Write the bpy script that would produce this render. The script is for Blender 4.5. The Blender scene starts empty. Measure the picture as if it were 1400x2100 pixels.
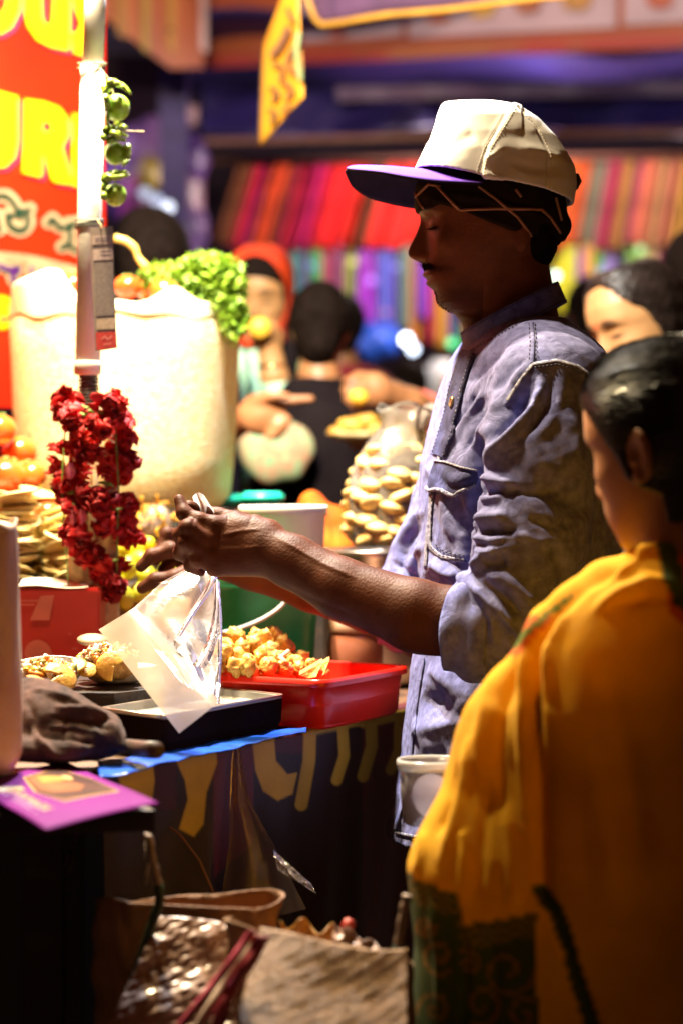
import bpy, math, random
import numpy as np
from mathutils import Vector, Matrix, Euler
from mathutils.bvhtree import BVHTree
random.seed(7); RS = np.random.RandomState(5)
SC = bpy.context.scene
COL = SC.collection
PI = math.pi

# ------------------------------------------------------------ camera, world, exposure
FPX, CZ, HY = 4800.0, 1.17, 980.0          # focal length in photo pixels, eye height, horizon row
cam_d = bpy.data.cameras.new('camera'); cam = bpy.data.objects.new('camera', cam_d); COL.objects.link(cam)
cam.location = (0, 0, CZ); cam.rotation_euler = (PI / 2, 0, 0)
cam_d.sensor_fit = 'VERTICAL'; cam_d.sensor_height = 37.2; cam_d.sensor_width = 24.8
cam_d.lens = FPX / 2100 * 37.2
cam_d.shift_y = -70 / 2100
cam_d.clip_start = 0.05; cam_d.clip_end = 200
cam_d.dof.use_dof = True; cam_d.dof.focus_distance = 2.87; cam_d.dof.aperture_fstop = 2.9
SC.camera = cam
w = bpy.data.worlds.new('World'); SC.world = w; w.use_nodes = True
w.node_tree.nodes['Background'].inputs[0].default_value = (1.0, 0.29, 0.075, 1)
w.node_tree.nodes['Background'].inputs[1].default_value = 0.07
SC.view_settings.view_transform = 'Standard'; SC.view_settings.look = 'None'
SC.view_settings.exposure = 0.0; SC.view_settings.gamma = 1
SC.render.engine = 'CYCLES'
SC.cycles.use_denoising = True
SC.cycles.max_bounces = 8; SC.cycles.diffuse_bounces = 3; SC.cycles.glossy_bounces = 3
SC.cycles.transmission_bounces = 6; SC.cycles.transparent_max_bounces = 24
SC.cycles.caustics_reflective = False; SC.cycles.caustics_refractive = False
SC.cycles.sample_clamp_indirect = 4.0
# where the stall's lamps hang (built with their fittings further down)
LAMPS = [((-0.24, 3.40, 2.47), 300, (0.92, 0.95, 1.0), 0.022),
         ((-0.46, 2.94, 2.78), 230, (1.0, 0.78, 0.46), 0.03),
         ((-0.44, 3.20, 2.40), 350, (1.0, 0.78, 0.42), 0.03)]
FAR_LAMPS = [((0.62, 8.30, 2.42), 72, (1.0, 0.80, 0.70)), ((-0.05, 7.2, 3.45), 24, (1.0, 0.72, 0.55)),
             ((1.45, 8.3, 2.42), 26, (1.0, 0.72, 0.58)), ((-1.35, 8.3, 2.6), 14, (0.8, 0.62, 1.0)),
             ((0.75, 7.0, 3.5), 12, (1.0, 0.75, 0.6))]

# ------------------------------------------------------------ pixel -> place
def P(px, py, d): return Vector(((px - 700) / FPX * d, d, CZ - (py - HY) / FPX * d))
def Pn(a): a = np.asarray(a, float); return np.stack([(a[:, 0] - 700) / FPX * a[:, 2], a[:, 2], CZ - (a[:, 1] - HY) / FPX * a[:, 2]], 1)
def to_px(v): return 700 + v[:, 0] / v[:, 1] * FPX, HY + (CZ - v[:, 2]) / v[:, 1] * FPX
def ray(px, py): return Vector(((px - 700) / FPX, 1, -(py - HY) / FPX)).normalized()
class Plane:
    def __init__(s, a, b, c):
        s.o = Vector(a); s.n = (Vector(b) - s.o).cross(Vector(c) - s.o).normalized()
        if s.n.dot(Vector((0, 0, CZ)) - s.o) * 1 < 0 and (Vector((0, 0, CZ)) - s.o).dot(s.n) < 0: s.n = -s.n
    def at(s, px, py, off=0.0):
        e = Vector((0, 0, CZ)); r = ray(px, py)
        return e + r * ((s.o + s.n * off - e).dot(s.n) / r.dot(s.n))

# ------------------------------------------------------------ materials
def srgb(r, g, b):
    f = lambda c: (c / 255 / 12.92) if c / 255 <= 0.04045 else ((c / 255 + 0.055) / 1.055) ** 2.4
    return (f(r), f(g), f(b))
def nt_of(name):
    m = bpy.data.materials.new(name); m.use_nodes = True
    nt = m.node_tree; return m, nt, nt.nodes['Principled BSDF'], nt.nodes['Material Output']
def N(nt, t, **k):
    n = nt.nodes.new(t)
    for a, b in k.items():
        if a.startswith('i_'): n.inputs[a[2:].replace('_', ' ')].default_value = b
        else: setattr(n, a, b)
    return n
def mat(name, c, c2=None, rough=0.6, vs=18, bump=0.0, bs=120, metal=0, coat=0, spec=0.5, sheen=0, aniso=None, emis=0, ecol=None, lo=0.35, hi=0.65, attr=None, sss=0, wave=None, detail=6):
    m, nt, b, out = nt_of(name); L = nt.links.new
    if c2 is None: c2 = tuple(x * 0.72 for x in c)
    tc = N(nt, 'ShaderNodeTexCoord')
    mp = N(nt, 'ShaderNodeMapping'); L(tc.outputs['Object'], mp.inputs[0])
    if aniso: mp.inputs['Scale'].default_value = aniso
    nz = N(nt, 'ShaderNodeTexNoise'); nz.inputs['Scale'].default_value = vs; nz.inputs['Detail'].default_value = detail
    L(mp.outputs[0], nz.inputs['Vector'])
    cr = N(nt, 'ShaderNodeValToRGB'); cr.color_ramp.elements[0].position = lo; cr.color_ramp.elements[1].position = hi
    cr.color_ramp.elements[0].color = (*c2, 1); cr.color_ramp.elements[1].color = (*c, 1)
    L(nz.outputs['Fac'], cr.inputs[0]); col = cr.outputs[0]
    if attr:
        at = N(nt, 'ShaderNodeAttribute'); at.attribute_name = attr
        mx = N(nt, 'ShaderNodeMix', data_type='RGBA', blend_type='MULTIPLY'); mx.inputs[0].default_value = 1
        L(col, mx.inputs[6]); L(at.outputs['Color'], mx.inputs[7]); col = mx.outputs[2]
    L(col, b.inputs['Base Color'])
    b.inputs['Roughness'].default_value = rough; b.inputs['Metallic'].default_value = metal
    b.inputs['Specular IOR Level'].default_value = spec
    b.inputs['Coat Weight'].default_value = coat; b.inputs['Coat Roughness'].default_value = 0.15
    b.inputs['Sheen Weight'].default_value = sheen * (.15 if max(c) < .12 else .6)
    if sss:
        b.inputs['Subsurface Weight'].default_value = sss; b.inputs['Subsurface Radius'].default_value = (0.9, 0.35, 0.2); b.inputs['Subsurface Scale'].default_value = 0.01
    if bump:
        bn = N(nt, 'ShaderNodeTexNoise'); bn.inputs['Scale'].default_value = bs; bn.inputs['Detail'].default_value = 4
        L(mp.outputs[0], bn.inputs['Vector'])
        bp = N(nt, 'ShaderNodeBump'); bp.inputs['Strength'].default_value = bump; bp.inputs['Distance'].default_value = 0.004
        L(bn.outputs['Fac'], bp.inputs['Height']); L(bp.outputs[0], b.inputs['Normal'])
    if emis:
        b.inputs['Emission Color'].default_value = (*(ecol or c), 1); b.inputs['Emission Strength'].default_value = emis
    return m
def weave(name, c, c2, scale=900, rough=0.85, strength=0.35, vs=14, attr=None, sheen=0.0, transl=0.0):
    """cloth: two crossed thread waves as fine relief, mottled dye"""
    m = mat(name, c, c2, rough=rough, vs=vs, attr=attr, sheen=sheen, spec=0.2 if max(c) > .05 else 0.04)
    nt = m.node_tree; L = nt.links.new; b = nt.nodes['Principled BSDF']
    tc = N(nt, 'ShaderNodeTexCoord'); hs = []
    for ax in ('X', 'Z'):
        wv = N(nt, 'ShaderNodeTexWave', bands_direction=ax); wv.inputs['Scale'].default_value = scale / 6.28; wv.inputs['Distortion'].default_value = 1.2
        wv.inputs['Detail'].default_value = 1
        L(tc.outputs['Object'], wv.inputs[0]); hs.append(wv.outputs['Fac'])
    mx = N(nt, 'ShaderNodeMath', operation='MAXIMUM'); L(hs[0], mx.inputs[0]); L(hs[1], mx.inputs[1])
    bp = N(nt, 'ShaderNodeBump'); bp.inputs['Strength'].default_value = strength; bp.inputs['Distance'].default_value = 0.0008
    L(mx.outputs[0], bp.inputs['Height']); L(bp.outputs[0], b.inputs['Normal'])
    if transl:
        out = nt.nodes['Material Output']
        t = N(nt, 'ShaderNodeBsdfTranslucent'); L(b.inputs['Base Color'].links[0].from_socket, t.inputs[0])
        ms = N(nt, 'ShaderNodeMixShader'); ms.inputs[0].default_value = transl
        L(b.outputs[0], ms.inputs[1]); L(t.outputs[0], ms.inputs[2]); L(ms.outputs[0], out.inputs[0])
    return m
def film(name, c, clear=0.6, milky=0.25, rough=0.12, wrinkle=0.6, ws=25, spec_col=(1, 1, 1)):
    """thin plastic: see-through + gloss + milky diffuse"""
    m, nt, b, out = nt_of(name); L = nt.links.new
    nt.nodes.remove(b)
    tc = N(nt, 'ShaderNodeTexCoord'); nz = N(nt, 'ShaderNodeTexNoise'); nz.inputs['Scale'].default_value = ws; nz.inputs['Detail'].default_value = 5; nz.inputs['Distortion'].default_value = 1.5
    L(tc.outputs['Object'], nz.inputs['Vector'])
    bp = N(nt, 'ShaderNodeBump'); bp.inputs['Strength'].default_value = wrinkle; bp.inputs['Distance'].default_value = 0.01
    L(nz.outputs['Fac'], bp.inputs['Height'])
    tr = N(nt, 'ShaderNodeBsdfTransparent'); tr.inputs[0].default_value = (*[0.5 + 0.5 * x for x in c], 1)
    df = N(nt, 'ShaderNodeBsdfDiffuse'); df.inputs[0].default_value = (*c, 1)
    tl = N(nt, 'ShaderNodeBsdfTranslucent'); tl.inputs[0].default_value = (*c, 1)
    gl = N(nt, 'ShaderNodeBsdfGlossy'); gl.inputs['Roughness'].default_value = rough; gl.inputs[0].default_value = (*spec_col, 1)
    L(bp.outputs[0], gl.inputs['Normal']); L(bp.outputs[0], df.inputs['Normal'])
    m1 = N(nt, 'ShaderNodeMixShader'); m1.inputs[0].default_value = 0.5; L(df.outputs[0], m1.inputs[1]); L(tl.outputs[0], m1.inputs[2])
    m2 = N(nt, 'ShaderNodeMixShader'); m2.inputs[0].default_value = 1 - clear; L(tr.outputs[0], m2.inputs[1]); L(m1.outputs[0], m2.inputs[2])
    fr = N(nt, 'ShaderNodeFresnel'); fr.inputs[0].default_value = 1.45; L(bp.outputs[0], fr.inputs['Normal'])
    m3 = N(nt, 'ShaderNodeMixShader'); L(fr.outputs[0], m3.inputs[0]); L(m2.outputs[0], m3.inputs[1]); L(gl.outputs[0], m3.inputs[2])
    L(m3.outputs[0], out.inputs[0]); return m
def glow(name, c, s):
    m, nt, b, out = nt_of(name); nt.nodes.remove(b)
    e = N(nt, 'ShaderNodeEmission'); e.inputs[0].default_value = (*c, 1); e.inputs[1].default_value = s
    nt.links.new(e.outputs[0], out.inputs[0]); return m

# ------------------------------------------------------------ objects
ORG = {}
def tag(o, label=None, cat=None, group=None, kind=None):
    if label: o['label'] = label
    if cat: o['category'] = cat
    if group: o['group'] = group
    if kind: o['kind'] = kind
    return o
def thing(name, loc, label, cat, group=None):
    o = bpy.data.objects.new(name, None); o.empty_display_size = 0.05; COL.objects.link(o)
    o.location = loc; ORG[o.name] = Vector(loc); return tag(o, label, cat, group)
def link_mesh(name, v, f, m, parent=None, smooth=True, uvs=None, origin=None):
    v = np.asarray(v, dtype=float)
    if parent is not None: o0 = ORG[parent.name]
    elif origin is not None: o0 = Vector(origin)
    else: o0 = Vector((v[:, 0].mean(), v[:, 1].mean(), v[:, 2].min()))
    me = bpy.data.meshes.new(name)
    me.from_pydata((v - np.array(o0)).tolist(), [], f.tolist() if isinstance(f, np.ndarray) else f)
    if smooth: me.polygons.foreach_set('use_smooth', [True] * len(me.polygons))
    if m is not None: me.materials.append(m)
    me.update()
    o = bpy.data.objects.new(name, me); COL.objects.link(o)
    if parent is not None: o.parent = parent; ORG[o.name] = o0
    else: o.location = o0; ORG[o.name] = o0
    return o
def set_attr(o, name, cols):
    a = o.data.attributes.new(name, 'FLOAT_COLOR', 'POINT')
    c = np.ones((len(cols), 4), np.float32); c[:, :3] = cols
    a.data.foreach_set('color', c.ravel())
def copy_tree(o, parent=None, loc=None, rot=None, scale=None):
    c = o.copy(); COL.objects.link(c); c.parent = parent
    if parent is None:
        if loc is not None: c.location = loc
        if rot is not None: c.rotation_euler = rot
        if scale is not None: c.scale = scale if hasattr(scale, '__len__') else (scale,) * 3
    for ch in list(o.children): copy_tree(ch, c)
    return c

class MB:
    """collects shapes into one mesh"""
    def __init__(s): s.v = []; s.f = []
    def add(s, v, f):
        n = len(s.v); s.v += [tuple(p) for p in v]; s.f += [tuple(i + n for i in q) for q in f]; return s
    def quad(s, *p): return s.add(p, [tuple(range(len(p)))])
    def box(s, c, size, rz=0, rx=0, ry=0, bev=0.0):
        R = Euler((rx, ry, rz)).to_matrix(); c = Vector(c); a, b, d = [x / 2 for x in size]
        if not bev:
            vs = [c + R @ Vector((x * a, y * b, z * d)) for x in (-1, 1) for y in (-1, 1) for z in (-1, 1)]
            return s.add(vs, [(0, 1, 3, 2), (4, 6, 7, 5), (0, 4, 5, 1), (2, 3, 7, 6), (0, 2, 6, 4), (1, 5, 7, 3)])
        import bmesh
        bm = bmesh.new(); bmesh.ops.create_cube(bm, size=1)
        for v in bm.verts: v.co = Vector((v.co.x * size[0], v.co.y * size[1], v.co.z * size[2]))
        bmesh.ops.bevel(bm, geom=bm.edges[:], offset=bev, segments=2, affect='EDGES')
        bm.verts.ensure_lookup_table()
        vs = [c + R @ v.co for v in bm.verts]; fs = [tuple(v.index for v in f.verts) for f in bm.faces]; bm.free()
        return s.add(vs, fs)
    def tube(s, pts, r, seg=10, caps=True, flat=None):
        pts = [Vector(p) for p in pts]; n = len(pts)
        rr = r if hasattr(r, '__len__') else [r] * n
        t0 = (pts[1] - pts[0]).normalized(); ref = Vector((0, 0, 1)) if abs(t0.z) < 0.9 else Vector((1, 0, 0))
        u = t0.cross(ref).normalized(); vs = []
        for i in range(n):
            t = (pts[min(i + 1, n - 1)] - pts[max(i - 1, 0)]).normalized()
            u = (u - t * u.dot(t)).normalized(); w_ = t.cross(u)
            for k in range(seg):
                a = 2 * PI * k / seg
                vs.append(pts[i] + (u * math.cos(a) + w_ * math.sin(a) * (flat or 1)) * rr[i])
        fs = [(i * seg + k, i * seg + (k + 1) % seg, (i + 1) * seg + (k + 1) % seg, (i + 1) * seg + k) for i in range(n - 1) for k in range(seg)]
        if caps: fs += [tuple(range(seg))[::-1], tuple((n - 1) * seg + k for k in range(seg))]
        return s.add(vs, fs)
    def lathe(s, c, prof, seg=32, caps=(True, True), squash=1.0, rz=0, wob=None):
        c = Vector(c); vs = []; n = len(prof)
        for i, (r, z) in enumerate(prof):
            for k in range(seg):
                a = 2 * PI * k / seg; rr = r * (wob(a, i / (n - 1)) if wob else 1)
                x, y = rr * math.cos(a), rr * math.sin(a) * squash
                vs.append(c + Vector((x * math.cos(rz) - y * math.sin(rz), x * math.sin(rz) + y * math.cos(rz), z)))
        fs = [(i * seg + k, i * seg + (k + 1) % seg, (i + 1) * seg + (k + 1) % seg, (i + 1) * seg + k) for i in range(n - 1) for k in range(seg)]
        if caps[0]: fs.append(tuple(range(seg))[::-1])
        if caps[1]: fs.append(tuple((n - 1) * seg + k for k in range(seg)))
        return s.add(vs, fs)
    def grid(s, fn, nu, nv):
        vs = [fn(i / nu, j / nv) for j in range(nv + 1) for i in range(nu + 1)]
        return s.add(vs, [(j * (nu + 1) + i, j * (nu + 1) + i + 1, (j + 1) * (nu + 1) + i + 1, (j + 1) * (nu + 1) + i) for j in range(nv) for i in range(nu)])
    def sheet(s, fn, nu, nv, th):
        """a grid with real thickness th (towards +second normal)"""
        g = [[Vector(fn(i / nu, j / nv)) for i in range(nu + 1)] for j in range(nv + 1)]
        def nrm(i, j):
            a = g[j][min(i + 1, nu)] - g[j][max(i - 1, 0)]; b = g[min(j + 1, nv)][i] - g[max(j - 1, 0)][i]
            return a.cross(b).normalized()
        top = [g[j][i] for j in range(nv + 1) for i in range(nu + 1)]
        bot = [g[j][i] - nrm(i, j) * th for j in range(nv + 1) for i in range(nu + 1)]
        W = nu + 1; n = len(top)
        fs = [(j * W + i, j * W + i + 1, (j + 1) * W + i + 1, (j + 1) * W + i) for j in range(nv) for i in range(nu)]
        fs += [tuple(q + n for q in f[::-1]) for f in list(fs)]
        for i in range(nu): fs += [(i + 1, i, i + n, i + 1 + n), (nv * W + i, nv * W + i + 1, nv * W + i + 1 + n, nv * W + i + n)]
        for j in range(nv): fs += [(j * W, (j + 1) * W, (j + 1) * W + n, j * W + n), ((j + 1) * W + nu, j * W + nu, j * W + nu + n, (j + 1) * W + nu + n)]
        return s.add(top + bot, fs)
    def ell(s, c, r, seg=16, rings=10, R=None, fn=None):
        c = Vector(c); vs = []; r = (r,) * 3 if not hasattr(r, '__len__') else r
        for j in range(rings + 1):
            th = PI * j / rings
            for k in range(seg):
                a = 2 * PI * k / seg
                p = Vector((math.sin(th) * math.cos(a), math.sin(th) * math.sin(a), math.cos(th)))
                q = 1 if fn is None else fn(p)
                p = Vector((p.x * r[0] * q, p.y * r[1] * q, p.z * r[2] * q))
                vs.append(c + (R @ p if R else p))
        return s.add(vs, [(j * seg + k, (j + 1) * seg + k, (j + 1) * seg + (k + 1) % seg, j * seg + (k + 1) % seg) for j in range(rings) for k in range(seg)])
    def prism(s, pts, depth):
        """polygon (list of Vector) with thickness vector depth"""
        n = len(pts); a = [Vector(p) for p in pts]; b = [p + Vector(depth) for p in a]
        return s.add(a + b, [tuple(range(n)), tuple(range(2 * n - 1, n - 1, -1))] + [(i, i + n, (i + 1) % n + n, (i + 1) % n) for i in range(n)])
    def build(s, name, m, parent=None, smooth=True, label=None, cat=None, group=None, kind=None, origin=None):
        o = link_mesh(name, s.v, s.f, m, parent, smooth, origin=origin)
        return tag(o, label, cat, group, kind)

# cheap smooth pseudo-noise for numpy arrays
_K = RS.normal(size=(3, 10, 3)); _PH = RS.uniform(0, 6.28, (3, 10))
def fnoise(p, scale, s=0):
    q = p * scale; o = 0
    for i in range(10): o = o + np.sin(q @ _K[s % 3, i] * (0.6 + 0.18 * i) + _PH[s % 3, i] + s)
    return o / 10 * 1.4
def vn(x, y, z, sc=1.0, s=0): return float(fnoise(np.array([[x, y, z]]), sc, s)[0])

# ------------------------------------------------------------ implicit surfaces
def smin(a, b, k):
    if k <= 0: return np.minimum(a, b)
    h = np.clip(0.5 + 0.5 * (b - a) / k, 0, 1)
    return b * (1 - h) + a * h - k * h * (1 - h)
class SDF:
    def __init__(s, lo, hi, h):
        s.lo = np.array(lo, float); s.h = h
        s.n = np.ceil((np.array(hi) - s.lo) / h).astype(int) + 1
        s.F = np.full(tuple(s.n), 0.05, np.float32)
    def sub(s, lo, hi):
        a = np.clip(np.floor((np.array(lo) - s.lo) / s.h).astype(int), 0, s.n); b = np.clip(np.ceil((np.array(hi) - s.lo) / s.h).astype(int) + 1, 0, s.n)
        if (b <= a).any(): return None
        ax = [s.lo[i] + np.arange(a[i], b[i]) * s.h for i in range(3)]
        X, Y, Z = np.meshgrid(*ax, indexing='ij')
        return (slice(a[0], b[0]), slice(a[1], b[1]), slice(a[2], b[2])), X, Y, Z
    def put(s, fn, lo, hi, k=0.0, op='u'):
        m = k + 3 * s.h
        r = s.sub(np.array(lo) - m, np.array(hi) + m)
        if r is None: return s
        sl, X, Y, Z = r; d = fn(X, Y, Z).astype(np.float32); A = s.F[sl]
        s.F[sl] = smin(A, d, k) if op == 'u' else (-smin(-A, d, k) if op == 's' else -smin(-A, -d, k))
        return s
    def cone(s, a, b, ra, rb, k=0.01, op='u', sq=None):
        a = np.array(a, float); b = np.array(b, float); ab = b - a; L2 = max(ab @ ab, 1e-12)
        def fn(X, Y, Z):
            t = np.clip(((X - a[0]) * ab[0] + (Y - a[1]) * ab[1] + (Z - a[2]) * ab[2]) / L2, 0, 1)
            dx, dy, dz = X - a[0] - t * ab[0], Y - a[1] - t * ab[1], Z - a[2] - t * ab[2]
            if sq: dy = dy / sq
            return np.sqrt(dx * dx + dy * dy + dz * dz) - (ra + (rb - ra) * t)
        R = max(ra, rb); return s.put(fn, np.minimum(a, b) - R, np.maximum(a, b) + R, k, op)
    def chain(s, pts, rads, k=0.01, sq=None):
        for i in range(len(pts) - 1): s.cone(pts[i], pts[i + 1], rads[i], rads[i + 1], k if i == 0 else min(k, 0.012), sq=sq)
        return s
    def ell(s, c, r, k=0.01, op='u', R=None):
        c = np.array(c, float); r = np.array(r, float); Ri = np.array(R.inverted()) if R else np.eye(3)
        def fn(X, Y, Z):
            x, y, z = X - c[0], Y - c[1], Z - c[2]
            x, y, z = [Ri[i, 0] * x + Ri[i, 1] * y + Ri[i, 2] * z for i in range(3)]
            k0 = np.sqrt((x / r[0]) ** 2 + (y / r[1]) ** 2 + (z / r[2]) ** 2); k1 = np.sqrt((x / r[0] ** 2) ** 2 + (y / r[1] ** 2) ** 2 + (z / r[2] ** 2) ** 2) + 1e-9
            return k0 * (k0 - 1) / k1
        m = r.max(); return s.put(fn, c - m, c + m, k, op)
    def loft(s, rows, k=0.01, e=2.2, yaw=0.0):
        """rows: (z, cx, cy, ax, ay) sorted by z"""
        A = np.array(sorted(rows)); cs, sn = math.cos(yaw), math.sin(yaw)
        def fn(X, Y, Z):
            z = np.clip(Z, A[0, 0], A[-1, 0]); I = [np.interp(z, A[:, 0], A[:, i]) for i in range(1, 5)]
            x, y = X - I[0], Y - I[1]; x, y = x * cs + y * sn, -x * sn + y * cs
            g = (np.abs(x / I[2]) ** e + np.abs(y / I[3]) ** e) ** (1 / e)
            d = (g - 1) * np.minimum(I[2], I[3])
            return np.maximum(d, np.abs(Z - (A[0, 0] + A[-1, 0]) / 2) - (A[-1, 0] - A[0, 0]) / 2)
        m = A[:, 3:5].max()
        return s.put(fn, (A[:, 1].min() - m, A[:, 2].min() - m, A[0, 0]), (A[:, 1].max() + m, A[:, 2].max() + m, A[-1, 0]), k)
    def mesh(s):
        F = s.F
        F = F.copy(); F[0], F[-1] = 0.05, 0.05; F[:, 0], F[:, -1] = 0.05, 0.05; F[:, :, 0], F[:, :, -1] = 0.05, 0.05
        ins = F < 0; c = np.zeros(np.array(F.shape) - 1, np.int8)
        co = [(i, j, k) for i in (0, 1) for j in (0, 1) for k in (0, 1)]
        sh = c.shape
        for i, j, k in co: c += ins[i:i + sh[0], j:j + sh[1], k:k + sh[2]]
        ix = np.argwhere((c > 0) & (c < 8)); idx = np.full(sh, -1, np.int64); idx[tuple(ix.T)] = np.arange(len(ix))
        val = {q: F[ix[:, 0] + q[0], ix[:, 1] + q[1], ix[:, 2] + q[2]] for q in co}
        pos = np.zeros((len(ix), 3)); cnt = np.zeros(len(ix))
        for q in co:
            for a in range(3):
                if q[a] == 0:
                    p = list(q); p[a] = 1; p = tuple(p); fa, fb = val[q], val[p]; m = (fa < 0) != (fb < 0)
                    t = np.where(m, fa / np.where(m, fa - fb, 1), 0)
                    e = np.tile(np.array(q, float), (len(ix), 1)); e[:, a] = t
                    pos += e * m[:, None]; cnt += m
        v = s.lo + (ix + pos / cnt[:, None]) * s.h; fs = []
        for a in range(3):
            b, d = (a + 1) % 3, (a + 2) % 3
            sl0 = [slice(None)] * 3; sl1 = [slice(None)] * 3; sl0[a] = slice(0, -1); sl1[a] = slice(1, None)
            e = np.argwhere(ins[tuple(sl0)] != ins[tuple(sl1)]); sg = ins[tuple(sl0)][tuple(e.T)]
            db = np.zeros(3, int); db[b] = 1; dd = np.zeros(3, int); dd[d] = 1
            q = np.stack([idx[tuple((e - db - dd).T)], idx[tuple((e - dd).T)], idx[tuple(e.T)], idx[tuple((e - db).T)]], 1)
            q[~sg] = q[~sg][:, ::-1]; fs.append(q)
        return v, np.concatenate(fs)
def vnormals(v, f):
    f = np.asarray(f); n = np.zeros_like(v); a = v[f[:, 2]] - v[f[:, 0]]; b = v[f[:, 3]] - v[f[:, 1]]; c = np.cross(a, b)
    for i in range(4): np.add.at(n, f[:, i], c)
    return n / (np.linalg.norm(n, axis=1)[:, None] + 1e-12)
def relax(v, f, it=2, lam=0.5):
    f = np.asarray(f)
    for _ in range(it):
        s = np.zeros_like(v); c = np.zeros(len(v))
        for i in range(4):
            for j in (1, 3):
                np.add.at(s, f[:, i], v[f[:, (i + j) % 4]]); np.add.at(c, f[:, i], 1)
        v = v + lam * (s / c[:, None] - v)
    return v
def seg_dist(x, y, pts):
    """distance in px to a polyline and the position 0..1 along it"""
    best = np.full(x.shape, 1e9); bt = np.zeros(x.shape); L = [math.hypot(pts[i + 1][0] - pts[i][0], pts[i + 1][1] - pts[i][1]) for i in range(len(pts) - 1)]
    T = sum(L); acc = 0; side = np.zeros(x.shape)
    for i in range(len(pts) - 1):
        ax, ay = pts[i][:2]; bx, by = pts[i + 1][:2]; dx, dy = bx - ax, by - ay
        t = np.clip(((x - ax) * dx + (y - ay) * dy) / max(L[i] ** 2, 1e-9), 0, 1)
        d = np.hypot(x - ax - t * dx, y - ay - t * dy); m = d < best
        best = np.where(m, d, best); bt = np.where(m, (acc + t * L[i]) / T, bt)
        side = np.where(m, np.sign((x - ax) * dy - (y - ay) * dx), side); acc += L[i]
    return best, bt, side
def sculpt(v, f, folds, facing=0.0):
    """press folds (given by where they run in the photo) into the cloth, along its normals"""
    n = vnormals(v, f); px, py = to_px(v); e = np.array([0, 0, CZ]) - v; e /= np.linalg.norm(e, axis=1)[:, None]
    w = np.clip(((n * e).sum(1) - facing) * 4, 0, 1); D = np.zeros(len(v))
    for fo in folds:
        pts, wd, amp = fo[:3]
        x0, x1 = min(p[0] for p in pts) - 3 * wd, max(p[0] for p in pts) + 3 * wd; y0, y1 = min(p[1] for p in pts) - 3 * wd, max(p[1] for p in pts) + 3 * wd
        m = (px > x0) & (px < x1) & (py > y0) & (py < y1) & (w > 0)
        if not m.any(): continue
        d, t, sd = seg_dist(px[m], py[m], pts)
        tp = np.clip(np.sin(np.clip(t, 0.02, 0.98) * PI) * 1.6, 0, 1) if len(fo) < 4 else 1.0
        if len(fo) > 4:   # a step: one side stands proud of the other
            g = 0.5 * (1 + np.tanh(sd * d / wd)) * np.exp(-(d / (wd * fo[4])) ** 2)
        else: g = np.exp(-(d / wd) ** 2)
        D[m] += amp * g * tp
    return v + n * (D * w)[:, None]
def remesh(ob_v, ob_f, vox, it=1):
    me = bpy.data.meshes.new('tmp'); me.from_pydata(ob_v.tolist(), [], ob_f.tolist())
    o = bpy.data.objects.new('tmp', me); COL.objects.link(o)
    md = o.modifiers.new('r', 'REMESH'); md.mode = 'VOXEL'; md.voxel_size = vox
    dg = bpy.context.evaluated_depsgraph_get(); dg.update(); e = o.evaluated_get(dg); m2 = e.to_mesh()
    v = np.empty(len(m2.vertices) * 3); m2.vertices.foreach_get('co', v); v = v.reshape(-1, 3)
    f = np.empty(len(m2.loops), np.int64); m2.loops.foreach_get('vertex_index', f); tot = [p.loop_total for p in m2.polygons]
    if all(t == 4 for t in tot): f = f.reshape(-1, 4)
    else:
        fl, i = [], 0
        for t in tot:
            q = list(f[i:i + t]); i += t; fl.append((q + [q[-1]])[:4] if t < 4 else q[:4])
        f = np.array(fl)
    e.to_mesh_clear(); bpy.data.objects.remove(o); bpy.data.meshes.remove(me)
    return relax(v, f, it), f
def join(*vf):
    v, f, n = [], [], 0
    for a, b in vf: v.append(a); f.append(b + n); n += len(a)
    return np.concatenate(v), np.concatenate(f)
# ============================================================ shared materials
M = {}
M['skin_dark'] = mat('skin_dark', (0.175, 0.056, 0.024), (0.12, 0.037, 0.016), spec=0.16, rough=0.55, vs=34, bump=0.2, bs=300, attr='tint')
M['skin_mid'] = mat('skin_mid', (0.34, 0.15, 0.06), (0.28, 0.115, 0.045), rough=0.5, vs=25, bump=0.1, bs=240, attr='tint', sss=0.08)
M['skin_fair'] = mat('skin_fair', (0.38, 0.20, 0.08), (0.32, 0.16, 0.06), rough=0.5, vs=25, bump=0.08, bs=240, attr='tint', sss=0.08)
M['hair'] = mat('hair', (0.010, 0.006, 0.005), (0.005, 0.003, 0.002), rough=0.7, vs=60, bump=0.9, bs=200, spec=0.03)
M['hair_sleek'] = mat('hair_sleek', (0.016, 0.010, 0.008), (0.006, 0.004, 0.003), rough=0.34, vs=60, bump=0.7, bs=320, aniso=(0.16, 0.5, 1.0), spec=0.35)
M['denim'] = weave('denim', (0.18, 0.195, 0.46), (0.10, 0.105, 0.28), scale=2600, vs=75, strength=0.5, attr='tint', sheen=0.08)
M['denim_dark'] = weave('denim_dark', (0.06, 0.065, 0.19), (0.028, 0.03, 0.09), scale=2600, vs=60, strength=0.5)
M['denim_seam'] = weave('denim_seam', (0.36, 0.36, 0.46), (0.06, 0.06, 0.13), scale=2600, vs=220, strength=0.6)
M['thread'] = mat('thread', (0.03, 0.028, 0.06), rough=0.8)
M['white_cloth'] = weave('white_cloth', (0.80, 0.79, 0.79), (0.73, 0.71, 0.71), scale=2200, vs=22, strength=0.4)
M['purple_cloth'] = weave('purple_cloth', (0.10, 0.035, 0.42), (0.08, 0.028, 0.34), scale=2200, vs=30, strength=0.3)
M['brim_under'] = weave('brim_under', (0.02, 0.014, 0.03), (0.014, 0.01, 0.02), scale=2200, vs=30, strength=0.3)
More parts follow.
